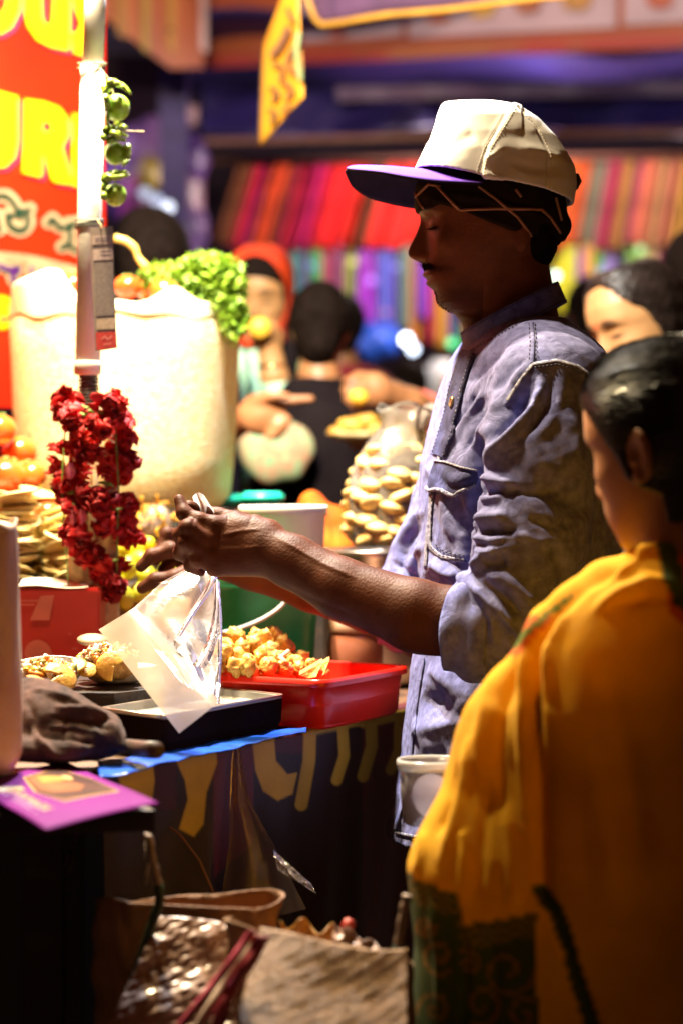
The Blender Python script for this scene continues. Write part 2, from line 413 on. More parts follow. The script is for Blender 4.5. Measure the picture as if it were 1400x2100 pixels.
M['scarf'] = weave('scarf', (0.022, 0.014, 0.010), (0.014, 0.008, 0.006), scale=1800, vs=30, strength=0.5)
M['scarf_line'] = weave('scarf_line', (0.42, 0.22, 0.15), (0.30, 0.15, 0.10), scale=1800, vs=60, strength=0.3)
M['trouser'] = weave('trouser', (0.02, 0.018, 0.022), (0.012, 0.011, 0.014), scale=1500)
M['shoe'] = mat('shoe', (0.04, 0.025, 0.015), rough=0.5)
M['metal_button'] = mat('metal_button', (0.45, 0.36, 0.22), rough=0.3, metal=0.9, vs=90)
M['black_plastic'] = mat('black_plastic', (0.02, 0.018, 0.016), rough=0.4)

def crease(m, sc, dist, st=1.0):
    nt = m.node_tree; b = nt.nodes['Principled BSDF']; old = b.inputs['Normal'].links[0].from_socket; tc = N(nt, 'ShaderNodeTexCoord')
    n = N(nt, 'ShaderNodeTexNoise'); n.inputs['Scale'].default_value = sc; n.inputs['Detail'].default_value = 3; n.inputs['Distortion'].default_value = 1.2; nt.links.new(tc.outputs['Object'], n.inputs[0])
    r = N(nt, 'ShaderNodeMath', operation='PINGPONG'); r.inputs[1].default_value = .5; nt.links.new(n.outputs['Fac'], r.inputs[0])
    bp = N(nt, 'ShaderNodeBump'); bp.inputs['Strength'].default_value = st; bp.inputs['Distance'].default_value = dist; nt.links.new(r.outputs[0], bp.inputs['Height']); nt.links.new(old, bp.inputs['Normal']); nt.links.new(bp.outputs[0], b.inputs['Normal'])
crease(M['denim'], 26, .005); crease(M['denim_dark'], 40, .004); crease(M['trouser'], 12, .02)
def pose(px, py, d, A, pitch=0, roll=0, sc=1.0):
    return Matrix.Translation(P(px, py, d)) @ Euler((0, 0, math.radians(A))).to_matrix().to_4x4() @ Matrix.Rotation(math.radians(pitch), 4, 'Y') @ Matrix.Rotation(math.radians(roll), 4, 'X') @ Matrix.Scale(sc / 1000, 4)
def loc(Mx, X, Y, Z):
    I = np.array(Mx.inverted()); return [I[i, 0] * X + I[i, 1] * Y + I[i, 2] * Z + I[i, 3] for i in range(3)]
#        w     front  back  half-width
HT = [(105, 30, -40, 35), (96, 52, -62, 52), (75, 73, -84, 66), (51, 83, -95, 73), (26, 86, -98, 75), (14, 84, -97, 75), (4, 80, -96, 74), (-11, 78, -94, 73), (-25, 77, -88, 71), (-36, 77, -76, 68),
      (-49, 78, -55, 64), (-61, 78, -38, 60), (-71, 76, -24, 56), (-80, 73, -16, 52), (-89, 70, -8, 47), (-101, 67, 2, 40), (-110, 60, 12, 32), (-116, 48, 22, 20)]
HT_MAN = [(105, 30, -40, 35), (96, 52, -62, 52), (75, 73, -84, 66), (51, 83, -95, 72), (26, 85, -98, 73), (14, 82, -97, 72), (4, 78, -96, 71), (-11, 75, -94, 69), (-25, 74, -88, 66), (-36, 74, -74, 62),
          (-49, 75, -52, 57), (-61, 75.5, -40, 53), (-71, 73, -30, 50), (-80, 68, -22, 47), (-89, 63, -15, 43), (-101, 57, -6, 37), (-110, 45, 2, 30), (-115.5, 34, 10, 20)]
NOSE = [(24, 0, 8), (12, 1.5, 6), (4, 4, 6), (-11, 11, 6.5), (-24, 17, 7.5), (-33, 20.5, 8.5), (-40, 20, 9), (-45, 13, 9), (-49, 5, 8), (-54, 0, 8)]
def head(S, Mx, T=HT, nose=1.0, lips=1.0, ears=True, k=0.006, open_mouth=0.0):
    T = np.array(T)[::-1]; Nn = np.array(NOSE)[::-1]; s3 = Mx.to_scale()[0]
    def fn(X, Y, Z):
        u, v, w = loc(Mx, X, Y, Z)
        f = np.interp(w, T[:, 0], T[:, 1]); b = np.interp(w, T[:, 0], T[:, 2]); s = np.interp(w, T[:, 0], T[:, 3])
        c = (f + b) / 2; a = (f - b) / 2; x = u - c; e = 2.3
        g = (np.abs(x / a) ** e + np.abs(v / s) ** e) ** (1 / e); d = (g - 1) * np.minimum(a, s)
        d = np.maximum(d, np.maximum(w - T[-1, 0], T[0, 0] - w))
        F = np.clip((u - 20) / 25, 0, 1); av = np.abs(v); G = lambda p, q: np.exp(-(p) ** 2 - (q) ** 2)
        d = d - F * nose * np.interp(w, Nn[:, 0], Nn[:, 1]) * np.exp(-(v / np.interp(w, Nn[:, 0], Nn[:, 2])) ** 2)
        d = d - F * 5.0 * nose * G((av - 12) / 5.5, (w + 41) / 6)
        d = d + F * 2.5 * G((av - 6) / 3, (w + 49) / 3)
        d = d - F * lips * (5.0 * G(v / 21, (w + 64.5) / 4.6) + 5.0 * G(v / 18, (w + 75) / 5.2))
        d = d + F * (3.0 + 5 * open_mouth) * G(v / 19, (w + 69.8) / (1.5 + 1.3 * open_mouth)) + F * 2.2 * G(v / 16, (w + 86) / 4.5)
        d = d - F * 2.5 * G(v / 16, (w + 100) / 9)
        d = d + F * 7.5 * G((av - 30) / 14, (w - 2) / 11) - F * 6.5 * G((av - 31) / 11, (w + 0.5) / 7.5)
        d = d + F * 2.6 * G((av - 31) / 13, (w + 7.0) / 1.7) + F * 2.4 * G((av - 31) / 13, (w - 7.5) / 2.0)
        d = d - F * 3.0 * G((av - 27) / 17, (w - 17) / 6)
        d = d - F * 3.5 * G((av - 50) / 16, (w + 26) / 15) + F * 2.5 * G((av - 44) / 12, (w + 58) / 18)
        return d * s3
    c = Mx @ Vector((0, 0, 0)); R = 0.14 * s3 * 1000
    S.put(fn, np.array(c) - R, np.array(c) + R, k)
    if ears:
        for sg in (1, -1):
            Rm = Mx.to_3x3().normalized() @ Euler((math.radians(-8 * sg), math.radians(-10), math.radians(-22 * sg))).to_matrix()
            q = lambda u, v, w: Mx @ Vector((u, sg * v, w))
            S.ell(q(-14, 74, -14), [x * s3 for x in (18, 6.5, 31)], 0.004, R=Rm)
            S.ell(q(-11, 81, -10), [x * s3 for x in (10.5, 5.5, 19)], 0.002, 's', R=Rm)
            S.ell(q(-3, 74, -19), [x * s3 for x in (5, 6, 6)], 0.003, R=Rm)
            S.ell(q(-6, 76, -39), [x * s3 for x in (8, 5, 8)], 0.004, R=Rm)
def tint_head(v, Mx, lips=(0.75, 0.38, 0.38), brows=True, mk=1.0, stubble=0.0, moustache=False, bindi=False):
    u, y, w = loc(Mx, v[:, 0], v[:, 1], v[:, 2]); ay = np.abs(y)
    col = np.ones((len(v), 3)); G = lambda p, q: np.exp(-(p) ** 2 - (q) ** 2)
    def mixc(m, c):
        m = np.clip(m, 0, 1)[:, None]; col[:] = col * (1 - m) + np.array(c) * m
    fr = (u > 40) & (w > -120) & (w < 60)
    lipm = np.where(fr, (np.abs(w + 70) < (9.5 * np.clip(1 - (ay / 25) ** 2, 0, 1))) * 1.0, 0); mixc(lipm, lips)
    mixc(np.where(fr, 1.4 * G((ay - 0) / 18, (w + 70) / 1.3), 0), (0.15, 0.06, 0.05))
    if brows: mixc(np.where(fr & (ay > 9), 1.6 * G((ay - 28) / 15, (w - 18 - 3 * np.sin(ay / 14)) / (3.2 * mk)), 0), (0.08, 0.06, 0.05))
    mixc(np.where(fr & (ay > 12), 1.6 * G((ay - 31) / 12, (w + 7) / (1.6 * mk * mk)), 0), (0.05, 0.03, 0.03))
    if moustache: mixc(np.where(fr, 2.2 * G(ay / 34, (w + 55.5 + 0.006 * ay ** 1.7) / 5.2), 0), (0.10, 0.07, 0.06))
    if stubble: mixc(np.where(w < -60, stubble * np.clip((-(w) - 70) / 20, 0, 1) * (u > 5), 0), (0.35, 0.28, 0.26))
    if bindi: mixc(np.where(fr, (np.hypot(y, w - 20) < 4.2) * 1.0, 0), (1.6, 0.03, 0.03))
    return col
def skin_obj(name, v, f, m, par, cols=None):
    o = link_mesh(name, v, f, m, par); set_attr(o, 'tint', np.ones((len(v), 3)) if cols is None else cols); return o

# ============================================================ THE VENDOR
D0 = 3.0
man = thing('person', (P(1060, 1000, D0).x, D0, 0), 'man in white cap and faded blue denim shirt holding a clear bag over the stall', 'person')
MH = pose(993, 462, D0, 180)
HX = P(993, 0, D0).x
# ---- body: head, neck, arms, hands, trunk and legs as one skin
Sh = SDF((P(800, 0, D0).x, 2.88, P(0, 740, D0).z), (P(1190, 0, D0).x, 3.12, P(0, 330, D0).z), 0.0017)
head(Sh, MH, HT_MAN, open_mouth=0.5, ears=False)
for sg in (1, -1): Sh.ell(MH @ Vector((-42, sg * 68, -22)), (.011, .007, .019), .004)
Sh.cone(P(1040, 560, D0), P(1062, 735, D0), 0.054, 0.060, 0.02)
Sh.cone(P(985, 640, D0), P(1010, 700, D0), 0.022, 0.035, 0.02)
hv, hf = Sh.mesh()
Sa = SDF((P(255, 0, 3.1).x, 2.68, P(0, 1345, 2.8).z), (P(1080, 0, 2.8).x, 3.26, P(0, 985, 2.9).z), 0.0022)
# near forearm
Sa.chain([P(1025, 1300, 2.78), P(930, 1283, 2.785), P(850, 1262, 2.79), P(700, 1207, 2.82), P(600, 1152, 2.845), P(545, 1128, 2.855)], [0.045, 0.045, 0.0425, 0.036, 0.032, 0.030], 0.01, sq=0.85)
# near hand: palm, knuckles, fingers and thumb
Sa.ell(P(492, 1118, 2.86), (0.047, 0.020, 0.034), 0.014)
Sa.cone(P(548, 1098, 2.865), P(470, 1075, 2.87), 0.021, 0.015, 0.010)
Sa.cone(P(548, 1140, 2.86), P(455, 1152, 2.86), 0.024, 0.018, 0.010)
for c, r in [((523, 1072, 2.87), .0105), ((484, 1064, 2.872), .0105), ((440, 1078, 2.855), .012), ((416, 1108, 2.848), .0115), ((424, 1140, 2.85), .011), ((440, 1166, 2.855), .010)]:
    Sa.ell(P(*c), (r, r, r), 0.006)
KF = 0.0045
def finger(S, pts, rads):
    for i in range(len(pts) - 1): S.cone(P(*pts[i]), P(*pts[i + 1]), rads[i], rads[i + 1], KF)
    for i in range(1, len(pts) - 1): S.ell(P(*pts[i]), (rads[i] * 1.01,) * 3, KF)
finger(Sa, [(455, 1078, 2.86), (408, 1068, 2.855), (378, 1052, 2.86), (368, 1024, 2.868)], [.0115, .0098, .0088, .0070])     # forefinger
finger(Sa, [(500, 1070, 2.885), (448, 1060, 2.895), (412, 1050, 2.895), (388, 1038, 2.885)], [.0125, .0110, .0098, .0078])     # thumb
finger(Sa, [(425, 1105, 2.848), (386, 1082, 2.842), (370, 1098, 2.855), (392, 1118, 2.87)], [.0112, .0100, .0088, .0076])     # middle
finger(Sa, [(428, 1135, 2.85), (384, 1112, 2.842), (370, 1134, 2.858), (396, 1146, 2.872)], [.0108, .0096, .0085, .0074])     # ring
finger(Sa, [(440, 1162, 2.855), (406, 1146, 2.848), (392, 1160, 2.86), (412, 1172, 2.872)], [.0098, .0086, .0078, .0068])    # little
# far forearm and hand
Sa.chain([P(850, 1262, 3.18), P(780, 1245, 3.18), P(640, 1200, 3.165), P(520, 1165, 3.15), P(470, 1152, 3.14)], [0.042, 0.041, 0.035, 0.029, 0.027], 0.01, sq=0.85)
Sa.ell(P(418, 1148, 3.13), (0.040, 0.018, 0.026), 0.012)
finger(Sa, [(400, 1135, 3.12), (352, 1128, 3.11), (312, 1140, 3.105), (290, 1162, 3.105)], [.0118, .0102, .0092, .0078])
finger(Sa, [(398, 1168, 3.10), (360, 1186, 3.09), (320, 1190, 3.09), (292, 1206, 3.095)], [.0130, .0112, .0098, .0080])
finger(Sa, [(400, 1125, 3.14), (372, 1100, 3.13), (344, 1096, 3.12), (334, 1118, 3.115)], [.0112, .0098, .0092, .0080])
finger(Sa, [(405, 1140, 3.15), (362, 1118, 3.155), (332, 1132, 3.15), (318, 1150, 3.14)], [.0108, .0094, .0086, .0074])
finger(Sa, [(405, 1155, 3.16), (372, 1142, 3.165), (346, 1156, 3.16), (334, 1170, 3.15)], [.0100, .0088, .0080, .0070])
av, af = Sa.mesh()
Sb = SDF((P(700, 0, D0).x, 2.66, -0.01), (P(1350, 0, D0).x, 3.34, P(0, 660, D0).z), 0.009)
gx = P(1060, 0, D0).x
Sb.loft([(0.92, gx, D0, .09, .115), (1.0, gx, D0, .085, .115), (1.15, gx, D0, .085, .125), (1.27, gx + .005, D0, .075, .12), (1.33, P(1068, 0, 3).x, D0, .06, .08)], 0.03)
for s, yy in ((-1, 2.83), (1, 3.17)):
    Sb.chain([P(1110, 800, D0 + .12 * s), P(1105, 800, yy), P(1070, 1100, yy - .02), P(1015 if s < 0 else 860, 1290, 2.78 if s < 0 else 3.18)] + ([P(930, 1283, 2.785)] if s < 0 else [P(800, 1250, 3.18)]), [.04, .038, .038, .040, .041], 0.012)
    Sb.chain([(gx, D0 + .08 * s, .90), (gx - .02, D0 + .09 * s, .48), (gx + .01, D0 + .09 * s, .07)], [.085, .06, .04], 0.02)
    Sb.chain([(gx + .01, D0 + .09 * s, .06), (gx - .14, D0 + .10 * s, .025)], [.04, .025], 0.02)
bv, bf = Sb.mesh()
v, f = join((hv, hf), (av, af), (bv, bf))
v, f = remesh(v, f, 0.0019, 1)
# knuckle creases, veins and tendons on the near hand and forearm
v = sculpt(v, f, [([(560, 1098), (600, 1120), (660, 1155), (740, 1190)], 5, 0.0014), ([(540, 1085), (500, 1088), (450, 1098)], 4, 0.0010), ([(545, 1120), (500, 1125), (440, 1128)], 4, 0.0009),
                  ([(430, 1064), (436, 1084)], 2.5, -0.0010), ([(400, 1058), (396, 1080)], 2.5, -0.0010), ([(470, 1052), (466, 1072)], 3, -0.0008), ([(520, 1052), (508, 1082)], 3, -0.0008),
                  ([(408, 1098), (402, 1120)], 3, -0.001), ([(416, 1130), (408, 1150)], 3, -0.001), ([(560, 1190), (640, 1228), (740, 1270)], 6, -0.0012)], -0.3)
body = skin_obj('body', v, f, M['skin_dark'], man, tint_head(v, MH, stubble=0.8, moustache=True, mk=1.35, lips=(0.85, 0.45, 0.42)))
# ---- moustache and chin hair as fine strands, hair at the nape
bvh_b = BVHTree.FromPolygons([tuple(p) for p in v], [tuple(q) for q in f])
E = Vector((0, 0, CZ))
def hit(bvh, px, py, lift=0.0):
    r = ray(px, py); h = bvh.ray_cast(E, r)
    return (None, None) if h[0] is None else (h[0] + h[1] * lift, h[1])
mb = MB()
for i in range(500):
    yy = random.uniform(-30, 30); q = MH @ Vector((110, yy, -51.5 - 0.010 * abs(yy) ** 1.7 + random.gauss(0, 2.0)))
    h = bvh_b.ray_cast(q, Vector((1, 0, 0)))
    if h[0] is None: continue
    p = h[0]; dr = Vector((-0.25 + random.uniform(-.2, .2), -0.5 * (1 if yy > 0 else -1) * abs(yy) / 14 + random.uniform(-.2, .2), -1)).normalized()
    mb.tube([p, p + dr * 0.0025 - Vector((.0006, 0, 0)), p + dr * 0.005 - Vector((.0004, 0, 0))], [0.0002, 0.0002, 0.0001], 3, False)
mb.build('moustache', M['hair'], man, kind='stuff')
for sg in (1, -1):   # lashes on the lowered lids, brow hairs, a glint of eye
    mb = MB(); mw = MB()
    for i in range(26):
        yy = sg * (20 + 22 * i / 25); h = bvh_b.ray_cast(MH @ Vector((110, yy, -6 - 1.5 * math.sin(i / 25 * PI))), Vector((1, 0, 0)))
        if h[0] is not None: mb.tube([h[0], h[0] + Vector((-.0030, 0, -.0012)), h[0] + Vector((-.0058, -.0008 * sg, -.0010))], [.0003, .00025, .0001], 3, False)
    for i in range(150):
        t_ = random.random(); yy = sg * (12 + 34 * t_); h = bvh_b.ray_cast(MH @ Vector((110, yy, 17 + 4 * math.sin(t_ * 2.6) + random.gauss(0, 1.5))), Vector((1, 0, 0)))
        if h[0] is not None: mw.tube([h[0], h[0] + Vector((-.0012, -.003 * sg, .0012)), h[0] + Vector((-.0002, -.006 * sg, .0012))], [.0003, .00025, .0001], 3, False)
    if mb.v: mb.build('eyelash', M['hair'], man, kind='stuff')
    if mw.v: mw.build('eyebrow', M['hair'], man, kind='stuff')
mb = MB()
for i in range(420):   # chin stubble
    yy = random.gauss(0, 13); h = bvh_b.ray_cast(MH @ Vector((110, yy, random.uniform(-112, -84))), Vector((1, 0, 0)))
    if h[0] is not None: mb.tube([h[0], h[0] + Vector((-.0008, random.uniform(-.0006, .0006), -.0020))], [.0002, .0001], 3, False)
mb.build('chin_hair', M['hair'], man, kind='stuff')
S = SDF((P(1000, 0, D0).x, 2.91, P(0, 600, D0).z), (P(1170, 0, D0).x, 3.09, P(0, 440, D0).z), 0.002)
S.ell(MH @ Vector((-66, 0, -12)), (.028, .066, .048), 0.01)
nv, nf = S.mesh(); nn = vnormals(nv, nf); nv = nv + nn * (0.0009 * fnoise(nv * np.array([1, 1, .3]), 900))[:, None]
link_mesh('hair', nv, nf, M['hair'], man)
# ---- head scarf under the cap
def line_z(pts, x):
    pts = sorted(pts); xs = [P(a, 0, D0).x for a, b in pts]; zs = [P(0, b, D0).z for a, b in pts]; return np.interp(x, xs, zs)
S = SDF((P(835, 0, D0).x, 2.89, P(0, 520, D0).z), (P(1175, 0, D0).x, 3.11, P(0, 300, D0).z), 0.0019)
TS = [(a, b + 5.5, c - 6, d + 6.5) for a, b, c, d in HT_MAN]
def scf(X, Y, Z):
    u, v_, w_ = loc(MH, X, Y, Z); T = np.array(TS)[::-1]
    f_ = np.interp(w_, T[:, 0], T[:, 1]); b_ = np.interp(w_, T[:, 0], T[:, 2]) - np.clip((30 - w_) * .14, 0, 9); s_ = np.interp(w_, T[:, 0], T[:, 3])
    c_ = (f_ + b_) / 2; a_ = (f_ - b_) / 2
    d = ((np.abs((u - c_) / a_) ** 2.3 + np.abs(v_ / s_) ** 2.3) ** (1 / 2.3) - 1) * np.minimum(a_, s_) / 1000
    return np.maximum(d, line_z([(840, 438), (862, 436), (900, 428), (940, 440), (992, 464), (1040, 484), (1084, 494), (1160, 494)], X) - Z)
S.put(scf, (P(835, 0, D0).x, 2.89, P(0, 520, D0).z), (P(1175, 0, D0).x, 3.11, P(0, 300, D0).z))
S.ell(P(1150, 462, 2.99), (.013, .016, .014), 0.006); S.cone(P(1150, 468, 2.98), P(1142, 498, 2.975), .007, .004, .004)
sv, sf = S.mesh(); sv = relax(sv, sf, 2)
sv = sculpt(sv, sf, [([(860, 400), (930, 420), (1010, 452), (1090, 480)], 6, 0.002), ([(900, 395), (1000, 410), (1100, 440), (1150, 460)], 7, 0.0025), ([(1000, 400), (1080, 420), (1145, 455)], 5, -0.002), ([(860, 425), (920, 424)], 4, 0.0015)], -0.5)
scarf = link_mesh('head_scarf', sv, sf, M['scarf'], man)
bvh_s = BVHTree.FromPolygons([tuple(p) for p in sv], [tuple(q) for q in sf])
def trail(bvh, pts, r, lift=0.0, step=6, flat=None):
    out = []
    for i in range(len(pts) - 1):
        n = max(1, int(math.hypot(pts[i + 1][0] - pts[i][0], pts[i + 1][1] - pts[i][1]) / step))
        for j in range(n + (i == len(pts) - 2)):
            t = j / n; h, nn_ = hit(bvh, pts[i][0] + (pts[i + 1][0] - pts[i][0]) * t, pts[i][1] + (pts[i + 1][1] - pts[i][1]) * t, lift)
            if h is not None and (not out or (h - out[-1]).length < 0.05): out.append(h)
    return out
for ln in [[(852, 404), (878, 378), (902, 382)], [(846, 385), (862, 420), (868, 428)], [(892, 378), (930, 420), (960, 445), (992, 466)], [(980, 382), (1020, 412), (1060, 445), (1092, 488), (1102, 510)],
           [(908, 432), (960, 430), (1030, 428), (1110, 430), (1128, 448), (1148, 478)], [(1054, 490), (1100, 492), (1138, 492)], [(1138, 405), (1150, 452)], [(1056, 388), (1068, 404)]]:
    t = trail(bvh_s, ln, 0, 0.0003, 5)
    if len(t) > 2: MB().tube(t, 0.0020, 6, True).build('scarf_stripe', M['scarf_line'], scarf)
# ---- cap
S = SDF((P(830, 0, D0).x, 2.885, P(0, 430, D0).z), (P(1200, 0, D0).x, 3.115, P(0, 200, D0).z), 0.0019)
rows = [(212, 906, 1032, .030), (216, 903, 1045, .045), (228, 898, 1075, .060), (250, 890, 1106, .072), (285, 878, 1140, .081), (320, 862, 1163, .087), (345, 850, 1177, .089), (380, 846, 1181, .091), (425, 846, 1174, .091)]
R_ = np.array([(P(0, a, D0).z, (P(b, 0, D0).x + P(c, 0, D0).x) / 2, (P(c, 0, D0).x - P(b, 0, D0).x) / 2, d) for a, b, c, d in rows][::-1])
def capf(X, Y, Z):
    cx, a, b = [np.interp(Z, R_[:, 0], R_[:, i]) for i in (1, 2, 3)]
    e = 2.35; g = (np.abs((X - cx) / a) ** e + np.abs((Y - D0) / b) ** e) ** (1 / e)
    d = (g - 1) * np.minimum(a, b); d = np.maximum(d, Z - R_[-1, 0])
    lz = line_z([(840, 346), (905, 358), (985, 379), (1100, 401), (1174, 421)], X)
    d = np.maximum(d, lz - Z)
    inner = (g - 1) * np.minimum(a, b) + 0.0045
    return np.maximum(d, -np.maximum(inner, Z - lz - 0.03))
S.put(capf, (P(830, 0, D0).x, 2.885, P(0, 430, D0).z), (P(1200, 0, D0).x, 3.115, P(0, 200, D0).z))
cv, cf = S.mesh(); cv = relax(cv, cf, 2)
cv = cv + vnormals(cv, cf) * (0.0006 * fnoise(cv, 30))[:, None]
cv = sculpt(cv, cf, [([(1048, 212), (1020, 262), (998, 300), (986, 340), (983, 382)], 7, 0.0035, 0, 5), ([(1048, 212), (1020, 262), (998, 300), (986, 340), (983, 382)], 3, -0.0016, 0),
                     ([(1062, 222), (1100, 262), (1122, 310), (1124, 360), (1116, 408)], 3.2, -0.0014, 0), ([(1045, 262), (1075, 250), (1105, 266)], 14, 0.0012), ([(1010, 290), (1040, 276), (1075, 285)], 13, -0.001),
                     ([(925, 300), (950, 285), (975, 272)], 12, -0.0016), ([(990, 330), (1015, 316), (1030, 300)], 7, 0.0026), ([(985, 355), (1010, 362), (1040, 366)], 6, 0.002),
                     ([(985, 370), (1060, 384), (1120, 396), (1172, 408)], 3, -0.0009, 0), ([(1060, 300), (1110, 310), (1160, 330)], 10, 0.002), ([(1040, 330), (1090, 345), (1150, 350)], 12, -0.002), ([(880, 300), (900, 240)], 12, -0.002)], -0.2)
cap = link_mesh('cap', cv, cf, M['white_cloth'], man)
bvh_c = BVHTree.FromPolygons([tuple(p) for p in cv], [tuple(q) for q in cf])
def stitches(bvh, pts, m, par, name='stitching', r=0.0007, step=9, lift=0.0002):
    mb = MB(); t = trail(bvh, pts, 0, lift, step / 2.0)
    for i in range(0, len(t) - 1, 2): mb.tube([t[i], t[i + 1]], r, 4)
    if mb.v: return mb.build(name, m, par, kind='stuff')
M['cap_thread'] = mat('cap_thread', (0.80, 0.72, 0.62), (0.5, 0.42, 0.36), rough=0.7, vs=300)
for sm in ([(1044, 222), (1016, 266), (992, 304), (979, 342), (976, 374)], [(1056, 222), (1028, 268), (1006, 304), (993, 342), (990, 376)], [(1066, 226), (1104, 264), (1128, 312), (1130, 360), (1122, 402)],
           [(905, 352), (985, 370), (1060, 386), (1120, 397), (1168, 410)]): stitches(bvh_c, sm, M['cap_thread'], cap, r=0.0005, step=7)
# brim: near edge, ridge and far edge as three curves, arched between
E1 = [(712, 349, 2.985), (735, 352, 2.955), (780, 357, 2.930), (840, 368, 2.914), (904, 376, 2.910), (990, 379, 2.912)]
E0 = [(711, 348, 3.0), (732, 343, 2.985), (792, 344, 2.975), (840, 348, 2.97), (904, 354, 2.965), (980, 372, 2.955)]
E2 = [(712, 352, 3.015), (720, 380, 3.045), (744, 400, 3.065), (776, 413, 3.075), (840, 427, 3.085), (880, 430, 3.085)]
def crv(E_, t):
    t = t * (len(E_) - 1); i = min(int(t), len(E_) - 2); t -= i
    p = [Vector(P(*E_[max(0, min(len(E_) - 1, i + k))])) for k in (-1, 0, 1, 2)]
    return 0.5 * ((2 * p[1]) + (p[2] - p[0]) * t + (2 * p[0] - 5 * p[1] + 4 * p[2] - p[3]) * t * t + (3 * p[1] - p[0] - 3 * p[2] + p[3]) * t ** 3)
def brim(s, t):
    t = t ** 1.6
    a, b, c = crv(E1, t), crv(E0, t), crv(E2, t); m = 0.32
    # quadratic through a (0), b (m), c (1)
    la = (s - m) * (s - 1) / (m); lb = s * (s - 1) / (m * (m - 1)); lc = s * (s - m) / (1 - m)
    return a * la + b * lb + c * lc
br = MB().sheet(brim, 24, 40, 0.003)
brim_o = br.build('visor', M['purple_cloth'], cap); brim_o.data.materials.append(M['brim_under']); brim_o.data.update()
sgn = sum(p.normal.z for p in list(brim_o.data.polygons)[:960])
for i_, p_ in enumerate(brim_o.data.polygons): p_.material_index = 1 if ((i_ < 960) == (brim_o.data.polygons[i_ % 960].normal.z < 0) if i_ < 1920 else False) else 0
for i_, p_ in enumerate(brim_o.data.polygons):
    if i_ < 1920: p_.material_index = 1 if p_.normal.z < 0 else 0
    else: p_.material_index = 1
MB().tube([P(1168, 362, 2.985), P(1181, 362, 2.99), P(1184, 372, 2.99), P(1178, 386, 2.985)], [.004, .005, .005, .004], 8).build('back_strap', M['black_plastic'], cap)


# ---- shirt
S = SDF((P(740, 0, D0).x, 2.66, P(0, 1735, D0).z), (P(1320, 0, D0).x, 3.31, P(0, 600, D0).z), 0.0034)
rows = [(655, 990, 1160, .072), (690, 962, 1190, .12), (730, 942, 1215, .165), (790, 918, 1240, .185), (880, 895, 1255, .19), (950, 876, 1265, .19), (1050, 870, 1270, .18), (1150, 868, 1270, .175),
        (1250, 866, 1268, .168), (1350, 855, 1262, .165), (1450, 842, 1262, .168), (1550, 831, 1264, .172), (1650, 812, 1266, .176), (1722, 800, 1268, .178)]
S.loft([(P(0, a, D0).z, (P(b, 0, D0).x + P(c, 0, D0).x) / 2, D0, (P(c, 0, D0).x - P(b, 0, D0).x) / 2, d) for a, b, c, d in rows], 0.01, 2.3, yaw=math.radians(13))
S.chain([P(1105, 765, 2.90), P(1128, 800, 2.845), P(1108, 950, 2.81), P(1085, 1100, 2.79), P(1050, 1230, 2.775), P(1010, 1295, 2.775)], [.062, .068, .073, .070, .064, .057], 0.018)
S.chain([P(1040, 780, 3.10), P(1020, 830, 3.16), P(945, 1040, 3.19), P(880, 1190, 3.19), P(845, 1245, 3.185)], [.06, .063, .066, .062, .055], 0.018)
